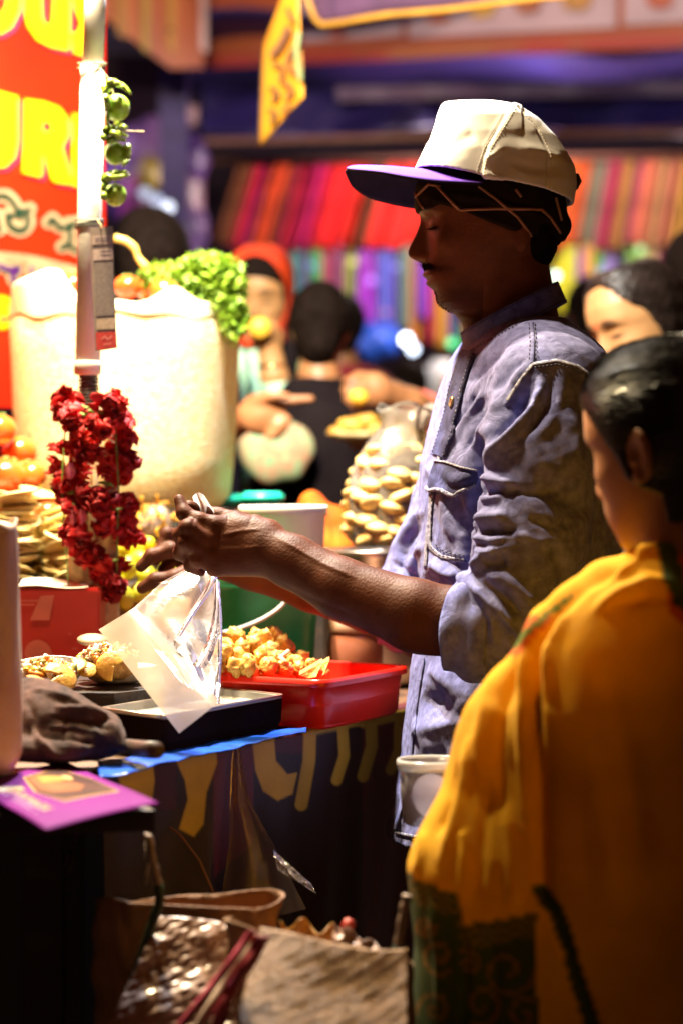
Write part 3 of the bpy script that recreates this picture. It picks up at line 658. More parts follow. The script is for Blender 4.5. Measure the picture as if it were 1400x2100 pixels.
# hollow hem so the shirt hangs open at the bottom
S.loft([(P(0, 1760, D0).z, P(1050, 0, D0).x, D0, .125, .158), (P(0, 1700, D0).z, P(1050, 0, D0).x, D0, .125, .155)], 0, 2.3) if False else None
sv, sf = S.mesh(); sv = relax(sv, sf, 3)
nn = vnormals(sv, sf); px, py = to_px(sv)
sv = sv + nn * (0.0016 * fnoise(sv, 26) + 0.0012 * fnoise(sv, 62, 1) + 0.0006 * fnoise(sv, 150, 2))[:, None]
FOLDS = [  # sleeve
    ([(1085, 735), (1045, 790), (1010, 850), (990, 910), (985, 960)], 13, 0.011), ([(1060, 760), (1015, 830), (988, 900)], 9, -0.010),
    ([(1105, 760), (1108, 800), (1095, 840), (1060, 880), (1010, 925), (985, 965)], 11, 0.012), ([(1085, 790), (1060, 850), (1020, 890), (995, 915)], 12, -0.009),
    ([(1140, 750), (1150, 800), (1130, 860), (1090, 910)], 12, 0.004), ([(1135, 760), (1120, 830), (1075, 900)], 8, -0.005),
    ([(975, 975), (1010, 985), (1060, 995)], 9, 0.009), ([(985, 1010), (1040, 1008), (1070, 1000)], 9, -0.009),
    ([(975, 1020), (1000, 1025), (1035, 1010)], 8, 0.007), ([(968, 1065), (1005, 1062), (1045, 1060)], 13, 0.012), ([(985, 1092), (1030, 1090), (1060, 1085)], 7, -0.010),
    ([(962, 1100), (1010, 1110), (1050, 1100)], 10, 0.010), ([(965, 1128), (1000, 1132), (1060, 1120)], 10, 0.009), ([(990, 1150), (1040, 1150)], 9, -0.009),
    ([(955, 1170), (985, 1150), (1030, 1135)], 11, 0.011), ([(958, 1190), (1000, 1230), (1040, 1270), (1070, 1310)], 10, 0.010), ([(985, 1190), (1030, 1225), (1075, 1270)], 10, -0.011),
    ([(1000, 1170), (1050, 1200), (1100, 1250)], 14, 0.008), ([(1100, 1000), (1150, 1020), (1200, 1060)], 22, -0.006), ([(1060, 860), (1110, 950), (1190, 980)], 24, 0.004), ([(1050, 1010), (1110, 1010), (1180, 990)], 10, -0.006),
    ([(1080, 1060), (1130, 1080), (1180, 1070)], 9, -0.005), ([(1050, 1090), (1100, 1110), (1160, 1110)], 9, 0.004), ([(1120, 1100), (1160, 1180), (1150, 1270)], 14, -0.006), ([(1150, 830), (1180, 900), (1190, 980)], 14, 0.004), ([(985, 1230), (1010, 1270), (1010, 1330)], 9, 0.007), ([(1030, 1300), (1060, 1340), (1050, 1375)], 10, 0.006),
    # chest
    ([(1010, 790), (960, 850), (925, 900), (905, 935)], 9, 0.008), ([(1030, 810), (985, 880), (965, 925)], 10, 0.008), ([(985, 800), (945, 860), (915, 905)], 8, -0.007), ([(1010, 830), (970, 890), (945, 930)], 7, -0.007),
    ([(1065, 700), (1010, 760), (965, 820)], 14, 0.004), ([(1040, 715), (990, 765), (955, 790)], 8, -0.004), ([(1080, 735), (1040, 770), (1010, 810)], 8, -0.006), ([(985, 905), (978, 960), (972, 1010)], 12, -0.016, 0),
    ([(972, 1010), (962, 1080), (955, 1160)], 12, -0.014, 0), ([(905, 1000), (915, 1060), (925, 1110)], 10, 0.006), ([(930, 1005), (945, 1060), (945, 1100)], 10, -0.006), ([(880, 1150), (915, 1175), (950, 1185)], 14, 0.010),
    ([(870, 1175), (890, 1205), (930, 1215)], 12, -0.006), ([(930, 1130), (950, 1150)], 9, 0.005), ([(875, 950), (890, 985), (885, 1005)], 7, 0.005), ([(905, 960), (935, 985), (975, 975)], 7, 0.006),
    # below the arm
    ([(870, 1380), (920, 1400), (960, 1430), (940, 1470)], 28, 0.009), ([(865, 1420), (900, 1440), (920, 1490)], 22, -0.007), ([(850, 1500), (890, 1490), (940, 1470)], 20, 0.007), ([(850, 1550), (880, 1560), (920, 1545)], 18, -0.005),
    ([(850, 1470), (870, 1530), (860, 1600)], 10, 0.005), ([(880, 1380), (900, 1420), (880, 1460)], 10, -0.006), ([(850, 1580), (900, 1590), (925, 1600)], 12, 0.006), ([(820, 1600), (830, 1660), (815, 1710)], 9, 0.005),
    # far sleeve
    ([(865, 1040), (830, 1090), (800, 1140)], 8, 0.006), ([(860, 1075), (830, 1120), (815, 1170)], 8, -0.008), ([(868, 1110), (845, 1150), (835, 1185)], 8, 0.006), ([(800, 1150), (830, 1170), (860, 1190)], 6, -0.006), ([(780, 1165), (800, 1180), (850, 1195)], 6, 0.005)]
sv = sculpt(sv, sf, FOLDS, -0.35)
# yoke seam: the shoulder piece stands over the sleeve head
sv = sculpt(sv, sf, [([(1212, 775), (1180, 752), (1140, 742), (1095, 748), (1070, 775), (1040, 820)], 4, 0.0045, 0, 4)], -0.5)
px, py = to_px(sv); nn = vnormals(sv, sf)
tint = np.ones((len(sv), 3))
def wear(pts, wd, k, t=tint):
    d, tt, _ = seg_dist(px, py, pts); m = (np.exp(-(d / wd) ** 2) * (0.6 + 0.4 * fnoise(sv, 420)))[:, None]; t *= 1 + (np.array(k) - 1) * np.clip(m, 0, 1)
for p_ in ([(905, 700), (925, 790), (905, 860), (895, 920), (885, 960), (885, 1050), (875, 1150)], [(880, 1000), (905, 1010), (940, 1012), (975, 985)], [(880, 955), (905, 950), (940, 962), (980, 968)]): wear(p_, 5, (1.5, 1.45, 1.35))
tint *= (1 + 0.12 * fnoise(sv, 60))[:, None]
shirt = link_mesh('shirt', sv, sf, M['denim'], man); set_attr(shirt, 'tint', tint)
bvh_t = BVHTree.FromPolygons([tuple(p) for p in sv], [tuple(q) for q in sf])
# collar band round the neck, low at the throat
cc = Vector(P(1050, 652, D0)); ax = (P(1150, 600, D0) - P(950, 704, D0)) / 2; up = Vector((0.0, 0, 1)) * 0.95 + Vector((-0.28, 0, 0)); up.normalize()
def col_pt(s, t):
    a = 2 * PI * s + PI; r = 1.0 + 0.05 * (1 - t) + 0.004 * math.sin(a * 9)
    return cc + ax * (math.cos(a) * r) + Vector((0, 0.074, 0)) * (math.sin(a) * r) + up * ((t - 0.5) * 0.030)
MB().sheet(lambda s, t: col_pt(s * 0.985 + 0.0075, t), 90, 8, 0.003).build('collar', M['denim'], man); set_attr(man.children[-1], 'tint', np.full((len(man.children[-1].data.vertices), 3), 0.9))
collar = [c for c in man.children if c.name.startswith('collar')][0]
if 'tint' not in collar.data.attributes: set_attr(collar, 'tint', np.full((len(collar.data.vertices), 3), 0.9))
mb = MB()
for t in (0.12, 0.9):
    for i in range(120): mb.tube([col_pt(i / 120 + .002, t) , col_pt(i / 120 + .0055, t)], 0.0008, 4)
mb.build('collar_stitching', M['thread'], collar, kind='stuff')
# placket, pocket, seams laid on the cloth
def ribbon(bvh, pts, wpx, lift=0.0015, th=0.0012, step=6):
    """a flat strip wpx wide lying on the cloth along pts"""
    q = []
    for i in range(len(pts) - 1):
        n = max(1, int(math.hypot(pts[i + 1][0] - pts[i][0], pts[i + 1][1] - pts[i][1]) / step))
        for j in range(n + (i == len(pts) - 2)): t = j / n; q.append((pts[i][0] + (pts[i + 1][0] - pts[i][0]) * t, pts[i][1] + (pts[i + 1][1] - pts[i][1]) * t))
    rows_ = []
    for i, (x, y) in enumerate(q):
        x0, y0 = q[max(i - 1, 0)]; x1, y1 = q[min(i + 1, len(q) - 1)]; L_ = math.hypot(x1 - x0, y1 - y0) or 1; nx_, ny_ = -(y1 - y0) / L_, (x1 - x0) / L_
        row = [hit(bvh, x + nx_ * s * wpx, y + ny_ * s * wpx, lift + (0.0008 if abs(s) < .45 else 0))[0] for s in (-.5, -.25, 0, .25, .5)]
        kn = [p for p in row if p is not None]
        if not kn: continue
        dm = min(p.y for p in kn)
        for k, s in enumerate((-.5, -.25, 0, .25, .5)):
            if row[k] is None:
                q_ = bvh.find_nearest(P(x + nx_ * s * wpx, y + ny_ * s * wpx, dm + .01)); row[k] = q_[0] + q_[1] * lift
        if max((row[k] - row[k + 1]).length for k in range(4)) < 0.035: rows_.append(row)
    mb = MB()
    if len(rows_) > 1:
        top = [p for r in rows_ for p in r]; bot = [p + (p - E).normalized() * th for p in top]
        n = len(rows_); fs = [(i * 5 + k, i * 5 + k + 1, (i + 1) * 5 + k + 1, (i + 1) * 5 + k) for i in range(n - 1) for k in range(4)]
        m_ = len(top); fs += [tuple(x + m_ for x in f_[::-1]) for f_ in list(fs)]
        fs += [(i * 5, (i + 1) * 5, (i + 1) * 5 + m_, i * 5 + m_) for i in range(n - 1)] + [((i + 1) * 5 + 4, i * 5 + 4, i * 5 + 4 + m_, (i + 1) * 5 + 4 + m_) for i in range(n - 1)]
        mb.add(top + bot, fs)
    return mb
PL = [(962, 722), (948, 760), (936, 800), (926, 850), (912, 900), (900, 935)]
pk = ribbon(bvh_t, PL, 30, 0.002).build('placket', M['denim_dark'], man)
for off in (-12, 12): stitches(bvh_t, [(x + off, y) for x, y in PL], M['denim_seam'], pk, r=0.0007, step=8, lift=0.0042)
h, n_ = hit(bvh_t, 931, 825, 0.004)
if h:
    Rb = n_.to_track_quat('Z', 'Y').to_matrix()
    mb = MB()
    for (r, z0) in ((.0068, 0),):
        prof = [(.0068, -.002), (.0072, .0005), (.0066, .0018), (.0052, .0016), (.0046, .0008), (.0018, .0008), (.001, .0012)]
        vs_ = []; sg_ = 20
        for rr, zz in prof:
            for k in range(sg_): vs_.append(h + Rb @ Vector((rr * math.cos(2 * PI * k / sg_), rr * math.sin(2 * PI * k / sg_), zz)))
        mb.add(vs_, [(i * sg_ + k, i * sg_ + (k + 1) % sg_, (i + 1) * sg_ + (k + 1) % sg_, (i + 1) * sg_ + k) for i in range(len(prof) - 1) for k in range(sg_)] + [tuple((len(prof) - 1) * sg_ + k for k in range(sg_))])
    mb.build('button', M['metal_button'], man)
# pocket flap: dark indigo panel with frayed pale edge
flap = MB(); FL = [[(892, 945), (915, 948), (945, 958), (978, 966)], [(886, 962), (910, 968), (945, 976), (979, 982)], [(880, 982), (905, 990), (940, 998), (976, 988)], [(877, 1000), (900, 1008), (938, 1014), (974, 992)]]
fv, ok = [], True
for j in range(13):
    for i in range(17):
        a, b = i / 16 * 3, j / 12 * 3; ia, ib = min(int(a), 2), min(int(b), 2); fa, fb = a - ia, b - ib
        q = [FL[ib][ia], FL[ib][ia + 1], FL[ib + 1][ia], FL[ib + 1][ia + 1]]
        x = (q[0][0] * (1 - fa) + q[1][0] * fa) * (1 - fb) + (q[2][0] * (1 - fa) + q[3][0] * fa) * fb
        y = (q[0][1] * (1 - fa) + q[1][1] * fa) * (1 - fb) + (q[2][1] * (1 - fa) + q[3][1] * fa) * fb
        h, n_ = hit(bvh_t, x, y, 0.002 + 0.006 * (j / 12) ** 2 * math.sin(i / 16 * PI))
        if h is None: ok = False; h = Vector(P(x, y, 2.9))
        fv.append(h)
fs = [(j * 17 + i, j * 17 + i + 1, (j + 1) * 17 + i + 1, (j + 1) * 17 + i) for j in range(12) for i in range(16)]
bk = [p + (p - E).normalized() * 0.0025 for p in fv]; m_ = len(fv)
rim = [j * 17 for j in range(12, -1, -1)][::-1]
fs2 = fs + [tuple(x + m_ for x in q[::-1]) for q in fs] + [(12 * 17 + i, 12 * 17 + i + 1, 12 * 17 + i + 1 + m_, 12 * 17 + i + m_) for i in range(16)] + [(i + 1, i, i + m_, i + 1 + m_) for i in range(16)] + [(j * 17, (j + 1) * 17, (j + 1) * 17 + m_, j * 17 + m_) for j in range(12)] + [((j + 1) * 17 + 16, j * 17 + 16, j * 17 + 16 + m_, (j + 1) * 17 + 16 + m_) for j in range(12)]
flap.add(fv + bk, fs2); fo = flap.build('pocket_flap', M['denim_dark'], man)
ed = [fv[12 * 17 + i] for i in range(17)]
MB().tube([p + (E - p).normalized() * .001 for p in ed], [0.0024 + 0.0007 * random.random() for _ in ed], 6).build('flap_edge', M['denim_seam'], fo)
MB().tube([fv[i] + (E - fv[i]).normalized() * .001 for i in range(17)], 0.0014, 6).build('flap_edge', M['denim_seam'], fo)
# pocket body: double stitched outline with worn edge
for nm, pts, r in [('pocket_seam', [(885, 1008), (882, 1060), (880, 1110), (884, 1125), (905, 1142), (950, 1150)], .0022)]:
    ribbon(bvh_t, pts, 9, 0.0012).build(nm, M['denim_seam'], man)
for off in (0, 9): stitches(bvh_t, [(884 + off, 1120 - off * .5), (900 + off, 1138 - off), (930, 1146 - off), (956, 1150 - off)], M['thread'], man, r=0.0009, step=8, lift=0.0015)
stitches(bvh_t, [(889, 1010), (888, 1060), (887, 1110)], M['thread'], man, r=0.0010, step=12, lift=0.003)
# front edge seams, shoulder seams, hem
for pts, wd in [([(902, 930), (888, 1010), (876, 1100), (872, 1160)], 8), ([(868, 1350), (852, 1450), (842, 1550), (826, 1640), (812, 1700)], 9), ([(1092, 748), (1140, 740), (1182, 752), (1212, 772)], 7),
                ([(1092, 748), (1070, 775), (1040, 822)], 7), ([(1088, 662), (1092, 700), (1090, 745)], 9), ([(812, 1708), (850, 1716), (900, 1712)], 7)]:
    r_ = ribbon(bvh_t, pts, wd, 0.0012)
    if r_.v: r_.build('seam', M['denim_seam'] if wd < 9 else M['denim'], man)
for c in man.children:
    if c.type == 'MESH' and c.data.materials and c.data.materials[0] == M['denim'] and 'tint' not in c.data.attributes: set_attr(c, 'tint', np.full((len(c.data.vertices), 3), 0.95))
for pts in ([(1084, 665), (1087, 700), (1085, 742)], [(1096, 665), (1099, 700), (1098, 742)], [(1095, 754), (1140, 747), (1180, 758), (1208, 777)], [(955, 725), (1010, 694), (1060, 668)]): stitches(bvh_t, pts, M['thread'], man, r=0.0007, step=8, lift=0.0016)
# rolled cuffs
def cuff(a, b, ra, rb, seed, par):
    a, b = Vector(a), Vector(b); t = (b - a).normalized(); u = t.cross(Vector((0, 0, 1))).normalized(); w_ = t.cross(u); 
    def fn(s, q):
        an = 2 * PI * s; r = ra + (rb - ra) * q + 0.0022 * math.sin(an * 3 + seed) + 0.0014 * math.sin(an * 7 + q * 5 + seed) + 0.0035 * math.sin(q * PI) + 0.002 * math.sin(an * 2 + q * 9)
        return a + t * ((b - a).length * q + 0.004 * math.sin(an * 2 + seed)) + u * math.cos(an) * r + w_ * math.sin(an) * r
    o = MB().sheet(fn, 72, 18, -0.004).build('cuff', M['denim'], par); set_attr(o, 'tint', np.full((len(o.data.vertices), 3), 0.98)); return o
cuff(P(1012, 1296, 2.775), P(922, 1281, 2.785), 0.0585, 0.0505, 1, man)
cuff(P(858, 1250, 3.185), P(782, 1236, 3.18), 0.0570, 0.0500, 2, man)
# trousers and shoes
S = SDF((gx - .2, 2.78, 0.05), (gx + .2, 3.22, .98), 0.008)
S.loft([(.86, gx, D0, .10, .12), (.92, gx, D0, .09, .11)], .02)
for s in (-1, 1): S.chain([(gx, D0 + .08 * s, .88), (gx - .02, D0 + .09 * s, .48), (gx + .01, D0 + .09 * s, .08)], [.085, .072, .062], 0.02)
tv, tf = S.mesh(); link_mesh('trousers', relax(tv, tf, 2), tf, M['trouser'], man)
for s in (-1, 1): MB().box((gx - .06, D0 + .095 * s, .035), (.27, .10, .07), bev=.025).build('shoe', M['shoe'], man)
# ============================================================ THE STALL
EYE = Vector((0, 0, CZ))
def ground_pt(px, py, z):
    r = ray(px, py); return EYE + r * ((z - CZ) / r.z)
def pip(x, y, poly):
    c = np.zeros(x.shape, bool); n = len(poly)
    for i in range(n):
        (x1, y1), (x2, y2) = poly[i], poly[(i + 1) % n]
        if y1 == y2: continue
        c ^= ((y1 > y) != (y2 > y)) & (x < (x2 - x1) * (y - y1) / (y2 - y1) + x1)
    return c
def smooth_path(pts, n=6):
    pts = [tuple(p) for p in pts]; out = []
    for i in range(len(pts) - 1):
        p = [pts[max(0, min(len(pts) - 1, i + k))] for k in (-1, 0, 1, 2)]
        for j in range(n):
            t = j / n
            out.append(tuple(0.5 * (2 * p[1][k] + (p[2][k] - p[0][k]) * t + (2 * p[0][k] - 5 * p[1][k] + 4 * p[2][k] - p[3][k]) * t * t + (3 * p[1][k] - p[0][k] - 3 * p[2][k] + p[3][k]) * t ** 3) for k in range(len(p[0]))))
    return out + [pts[-1]]
def flat_stroke(mb, plane, pts, wpx, off):
    """a rounded brush stroke lying on a plane (pts in photo pixels)"""
    q = smooth_path(pts, 5); n = len(q); L, R = [], []
    for i in range(n):
        x0, y0 = q[max(i - 1, 0)][:2]; x1, y1 = q[min(i + 1, n - 1)][:2]; l = math.hypot(x1 - x0, y1 - y0) or 1
        nx, ny = -(y1 - y0) / l * wpx / 2, (x1 - x0) / l * wpx / 2
        L.append((q[i][0] + nx, q[i][1] + ny)); R.append((q[i][0] - nx, q[i][1] - ny))
    def cap(a, b, s):
        cx, cy = (a[0] + b[0]) / 2, (a[1] + b[1]) / 2; an = math.atan2(a[1] - cy, a[0] - cx)
        return [(cx + math.cos(an + s * PI * k / 6) * wpx / 2, cy + math.sin(an + s * PI * k / 6) * wpx / 2) for k in range(1, 6)]
    for i in range(n - 1): mb.quad(*[plane.at(*c, off) for c in (L[i], L[i + 1], R[i + 1], R[i])])
    for c_, o_ in ((q[0], .00015), (q[-1], .0001)):
        mb.quad(*[plane.at(c_[0] + math.cos(2 * PI * k / 14) * wpx / 2, c_[1] + math.sin(2 * PI * k / 14) * wpx / 2, off + o_) for k in range(14)])
def text_flat(mb, txt, plane, org, ux, uy, size, off, bold=0.0):
    """built-in font, laid on a plane: org px, ux/uy = px vectors of text right / up for size 1"""
    c = bpy.data.curves.new('t', 'FONT'); c.body = txt; c.size = 1; c.offset = bold
    o = bpy.data.objects.new('t', c); COL.objects.link(o); dg = bpy.context.evaluated_depsgraph_get(); dg.update()
    me = bpy.data.meshes.new_from_object(o.evaluated_get(dg))
    vs = [plane.at(org[0] + (v.co.x * ux[0] + v.co.y * uy[0]) * size, org[1] + (v.co.x * ux[1] + v.co.y * uy[1]) * size, off) for v in me.vertices]
    mb.add(vs, [tuple(p.vertices) for p in me.polygons]); bpy.data.objects.remove(o); bpy.data.meshes.remove(me)

TZ = 0.851
# ---- ground
MB().quad((-60, -20, 0), (60, -20, 0), (60, 100, 0), (-60, 100, 0)).build('ground', mat('asphalt', (0.05, 0.045, 0.042), (0.03, 0.027, 0.025), rough=0.85, vs=3, bump=0.5, bs=60), kind='structure', smooth=False)

M['wood'] = mat('wood', (0.16, 0.075, 0.035), (0.07, 0.03, 0.014), rough=0.6, vs=6, aniso=(1, 8, 8), bump=0.3, bs=60)
M['dark_wood'] = mat('dark_wood', (0.035, 0.018, 0.010), (0.014, 0.008, 0.006), rough=0.7, vs=9, aniso=(1, 6, 6), bump=0.3, bs=60)
M['steel'] = mat('steel', (0.62, 0.56, 0.48), (0.45, 0.38, 0.30), rough=0.28, metal=0.95, vs=10, bump=0.05, bs=90)
M['white_paint'] = mat('white_paint', (0.82, 0.82, 0.78), (0.74, 0.73, 0.68), rough=0.45, vs=9, bump=0.08, bs=80)
M['wire'] = mat('wire', (0.10, 0.11, 0.10), rough=0.5)
M['twine'] = mat('twine', (0.45, 0.34, 0.20), rough=0.9, vs=200)

# ---- table
tb = thing('stall_table', (-0.1, 3.0, 0), 'wooden stall table carrying the food, its front hidden by a printed cloth skirt', 'table')
FE = [(-0.262, 2.535), (-0.05, 2.95), (0.115, 3.31), (0.30, 3.72)]     # front edge
top = [Vector((x, y, TZ - .03)) for x, y in FE] + [Vector((0.30, 4.35, TZ - .03)), Vector((-1.2, 4.35, TZ - .03)), Vector((-1.2, 2.535, TZ - .03))]
MB().prism(top, (0, 0, .028)).build('table_top', M['wood'], tb, smooth=False)
for x, y in ((-1.1, 2.65), (-1.1, 4.25), (.22, 4.25), (.2, 3.75), (-.33, 2.62)): MB().box((x, y, .41), (.05, .05, .82), bev=.004).build('leg', M['dark_wood'], tb, smooth=False)
cb = thing('dark_cabinet', (-0.4, 2.4, 0), 'black cabinet at the near end of the stall under the purple leaflet', 'cabinet')
A_ = [(-.182, 2.288), (-.255, 2.50), (-.95, 2.50), (-.95, 2.20), (-.40, 2.235)]
MB().prism([Vector((x, y, TZ - .026)) for x, y in A_[::-1]], (0, 0, .020)).build('top_board', M['dark_wood'], cb, smooth=False)
MB().prism([Vector((x, y, .0)) for x, y in [(-.285, 2.60), (-.285, 2.90), (-.95, 2.90), (-.95, 2.60)]], (0, 0, TZ - .028)).build('carcass', mat('cabinet_black', (0.012, 0.009, 0.008), (0.006, 0.005, 0.004), rough=0.55, vs=12, bump=0.2, bs=70), cb, smooth=False)
# faint painted figures on its front
cp = Plane((-.3, 2.60, .8), (-.5, 2.60, .8), (-.3, 2.60, .3)); mb = MB()
for st, w_ in (([(115, 1732), (90, 1755), (105, 1795), (140, 1790), (150, 1755), (125, 1735)], 8), ([(160, 1705), (140, 1760), (120, 1800)], 9), ([(65, 1830), (110, 1822), (150, 1825)], 6), ([(95, 1860), (120, 1815)], 7)): flat_stroke(mb, cp, st, w_, .002)
mb.build('painted_figure', mat('faded_red', (0.08, 0.022, 0.010), (0.03, 0.01, 0.006), rough=0.6, vs=60), cb, smooth=False)

# ---- printed cloth skirt: wraps the edge, then hangs
def skirt_xy(s):
    L = [math.hypot(FE[i + 1][0] - FE[i][0], FE[i + 1][1] - FE[i][1]) for i in range(3)]; a = s * sum(L)
    for i in range(3):
        if a <= L[i] or i == 2:
            t = a / L[i]; x = FE[i][0] + (FE[i + 1][0] - FE[i][0]) * t; y = FE[i][1] + (FE[i + 1][1] - FE[i][1]) * t
            return Vector((x, y, 0)), Vector((FE[i + 1][1] - FE[i][1], -(FE[i + 1][0] - FE[i][0]), 0)).normalized()
        a -= L[i]
NU, NV = 520, 300
def skf(u, v):
    p, n = skirt_xy(u); q = v * 0.80
    if q < .022: return p - n * (.022 - q) + Vector((0, 0, TZ + .002))
    dr = q - .022; wv = .010 * math.sin(u * 34 + 1.5 * math.sin(u * 9)) * min(dr * 3, 1) + .004 * math.sin(u * 80 + dr * 9) * min(dr * 4, 1)
    b = min(dr / .006, 1); return p + n * (.004 * b + wv + .0015) + Vector((0, 0, TZ + .002 - dr))
mb = MB().grid(skf, NU, NV); sk = mb.build('table_skirt', None, label='dark maroon cloth skirt with big yellow letters hanging down the stall front', cat='cloth skirt')
V_ = np.array([(Vector(v)) for v in mb.v]); kx, ky = to_px(V_)
colr = np.tile(np.array([0.020, 0.010, 0.010]), (len(V_), 1)); lowf = np.clip((ky - 1600) / 120, 0, 1)[:, None]
mar = np.array([0.115, 0.012, 0.018])
def paint(mask, c): colr[mask] = c
def blend(m, c): global colr; colr = colr * (1 - m[:, None]) + np.array(c) * m[:, None]
def softpoly(poly, w=2.2):
    d, _, _ = seg_dist(kx, ky, poly + [poly[0]]); s_ = np.where(pip(kx, ky, poly), d, -d); return np.clip(.5 + s_ / (2 * w), 0, 1)
paint((kx > 438) & (kx < 520) & (ky < 1800 - (kx - 440) * .9), mar); paint((kx > 318) & (kx < 362) & (ky < 1660), mar * .5); paint(kx > 742, mar * .75)
paint((kx > 565) & (kx < 625) & (ky < 1545), mar * .6)
YL = np.array([0.62, 0.48, 0.06])
for poly in ([(238, 1570), (312, 1550), (318, 1600), (306, 1690), (255, 1640)], [(358, 1552), (444, 1530), (446, 1565), (424, 1625), (418, 1690), (398, 1716), (368, 1700), (386, 1640), (380, 1600)],
             [(518, 1518), (562, 1506), (566, 1560), (590, 1588), (610, 1584), (600, 1628), (570, 1642), (540, 1622), (524, 1580)]): blend(softpoly(poly), YL)
for pts, w_ in (([(636, 1495), (634, 1560), (618, 1650)], 13), ([(630, 1500), (735, 1478)], 10), ([(702, 1490), (706, 1550), (690, 1600)], 11), ([(760, 1478), (762, 1530), (744, 1592)], 12), ([(745, 1484), (850, 1462)], 9), ([(818, 1470), (816, 1540), (800, 1580)], 10)):
    d, _, _ = seg_dist(kx, ky, pts); blend(np.clip(.5 + (w_ - d) / 4.4, 0, 1), YL * .8)
set_attr(sk, 'tint', colr)
sk.data.materials.clear(); sk.data.materials.append(mat('printed_cloth', (1, 1, 1), (0.8, 0.8, 0.8), rough=0.5, vs=14, bump=0.15, bs=240, attr='tint'))
# ---- blue sheet along the edge
def strip_sheet(name, front, back, z, amp, m, **k):
    n = len(front)
    def fn(u, v):
        a = u * (n - 1); i = min(int(a), n - 2); t = a - i
        f_ = [front[i][j] * (1 - t) + front[i + 1][j] * t for j in (0, 1)]; b_ = [back[i][j] * (1 - t) + back[i + 1][j] * t for j in (0, 1)]
        p = ground_pt(f_[0] * (1 - v) + b_[0] * v, f_[1] * (1 - v) + b_[1] * v, z); p.z += amp * (vn(p.x * 40, p.y * 40, 0, 1, 1)); return p
    return MB().sheet(fn, 60, 10, .0012).build(name, m, **k)
strip_sheet('blue_sheet', [(205, 1590), (262, 1586), (330, 1566), (480, 1532), (560, 1512), (628, 1502)], [(200, 1560), (262, 1556), (330, 1538), (480, 1512), (560, 1498), (628, 1492)], TZ + .009, .003,
            mat('blue_plastic', (0.01, 0.11, 0.68), (0.006, 0.05, 0.42), rough=0.3, vs=40, bump=0.6, bs=60), label='crinkled bright blue plastic sheet along the stall table edge', cat='plastic sheet')

# ---- lamps over the stall
for i, (p, e, c, r) in enumerate(LAMPS):
    t = thing('bulb_lamp', p, ['bare white bulb hanging over the vendor\'s hands', 'bare warm bulb hanging over the near left corner of the stall', 'bare warm bulb hanging over the big basket'][i], 'lamp', None)
    p = Vector(p); MB().ell(p + Vector((0, 0, -.004)), (.021, .021, .028)).build('bulb', glow('bulb_glow%d' % i, c, 60), t)
    MB().lathe(p + Vector((0, 0, .040)), [(.013, -.014), (.016, -.005), (.016, .03), (.006, .04)], 16).build('socket', M['black_plastic'], t)
    MB().tube([p + Vector((0, 0, .05)), (p.x + .01, p.y, 2.95), (p.x, p.y, 3.06)], .003, 6).build('cord', M['black_plastic'], t)
    l = bpy.data.lights.new('lamp_light', 'POINT'); l.energy = e; l.color = c; l.shadow_soft_size = r + .008
    o = bpy.data.objects.new('lamp_light', l); COL.objects.link(o); o.parent = t; o.location = (0, 0, -.05)
    t.children[0].visible_shadow = True
fr = thing('roof_frame', (-.35, 3.3, 2.8), 'steel roof frame of the stall from which the bulbs hang', 'frame')
for a, b in (((-1.7, 2.92, 3.07), (1.4, 2.92, 3.07)), ((-1.7, 3.12, 3.09), (1.4, 3.12, 3.09)), ((-1.65, 4.9, 0), (-1.65, 4.9, 3.1)), ((1.3, 4.9, 0), (1.3, 4.9, 3.1)), ((-1.7, 4.9, 3.07), (1.4, 4.9, 3.07)), ((-1.65, 2.7, 3.11), (-1.65, 5.0, 3.11)), ((1.3, 2.7, 3.11), (1.3, 5.0, 3.11)), ((-.35, 2.7, 3.13), (-.35, 5.0, 3.13))):
    MB().tube([a, b], .012, 8).build('rail', M['steel'], fr)

# ---- pole with its ties
DP = 3.30
pl = thing('stall_pole', P(183, 1445, DP), 'white painted metal pole standing in front of the basket, garland at its foot', 'pole')
pt = [P(202, -1600, DP), P(196, 0, DP), P(191, 135, DP)]
MB().tube(pt, [.0150, .0150, .0148], 24).build('upper_tube', M['white_paint'], pl)
MB().tube([P(191, 132, DP), P(184, 455, DP), P(181, 742, DP)], [.0168, .0172, .0178], 24).build('lower_tube', M['white_paint'], pl)
MB().lathe(P(180, 770, DP), [(.014, 0), (.019, .002), (.0195, .018), (.0185, .02), (.014, .021)], 24).build('collar', M['white_paint'], pl)
mb = MB().tube([P(182, 745, DP), P(183, 850, DP), P(186, 1445, DP)], [.010, .010, .010], 14)
mb.build('inner_tube', M['steel'], pl)
for k in range(9):
    zc = 776 + k * 7; MB().tube([P(182, zc, DP) + Vector((math.cos(a) * (.0125 + .001 * (k % 2)), math.sin(a) * .0125, .0006 * a)) for a in [j * PI / 8 for j in range(17)]], .0018, 6).build('wire_wrap', M['wire'], pl)
for py, n_ in ((138, 2), (458, 4)):
    for k in range(n_):
        c = P(189 if py < 300 else 184, py + k * 6 - 8, DP); MB().tube([c + Vector((math.cos(a) * .0195, math.sin(a) * .0195, .003 * math.sin(a * 1.0 + k))) for a in [j * PI / 10 for j in range(21)]], .0012, 6).build('tie', M['wire'] if py > 300 else M['twine'], pl)
slv = thing('paper_sleeve', P(190, 1445, DP), 'tan paper wrapped round the foot of the pole behind the red garland', 'paper wrap')
MB().lathe(P(192, 1445, DP), [(.036, 0), (.037, .05), (.036, .12), (.035, .20), (.034, .385), (.030, .388)], 40, wob=lambda a, t: 1 + .03 * math.sin(a * 5 + t * 4)).build('wrap', mat('tan_paper', (0.55, 0.33, 0.14), (0.30, 0.16, 0.06), rough=0.7, vs=22, bump=0.3, bs=30, lo=.45, hi=.55), slv)

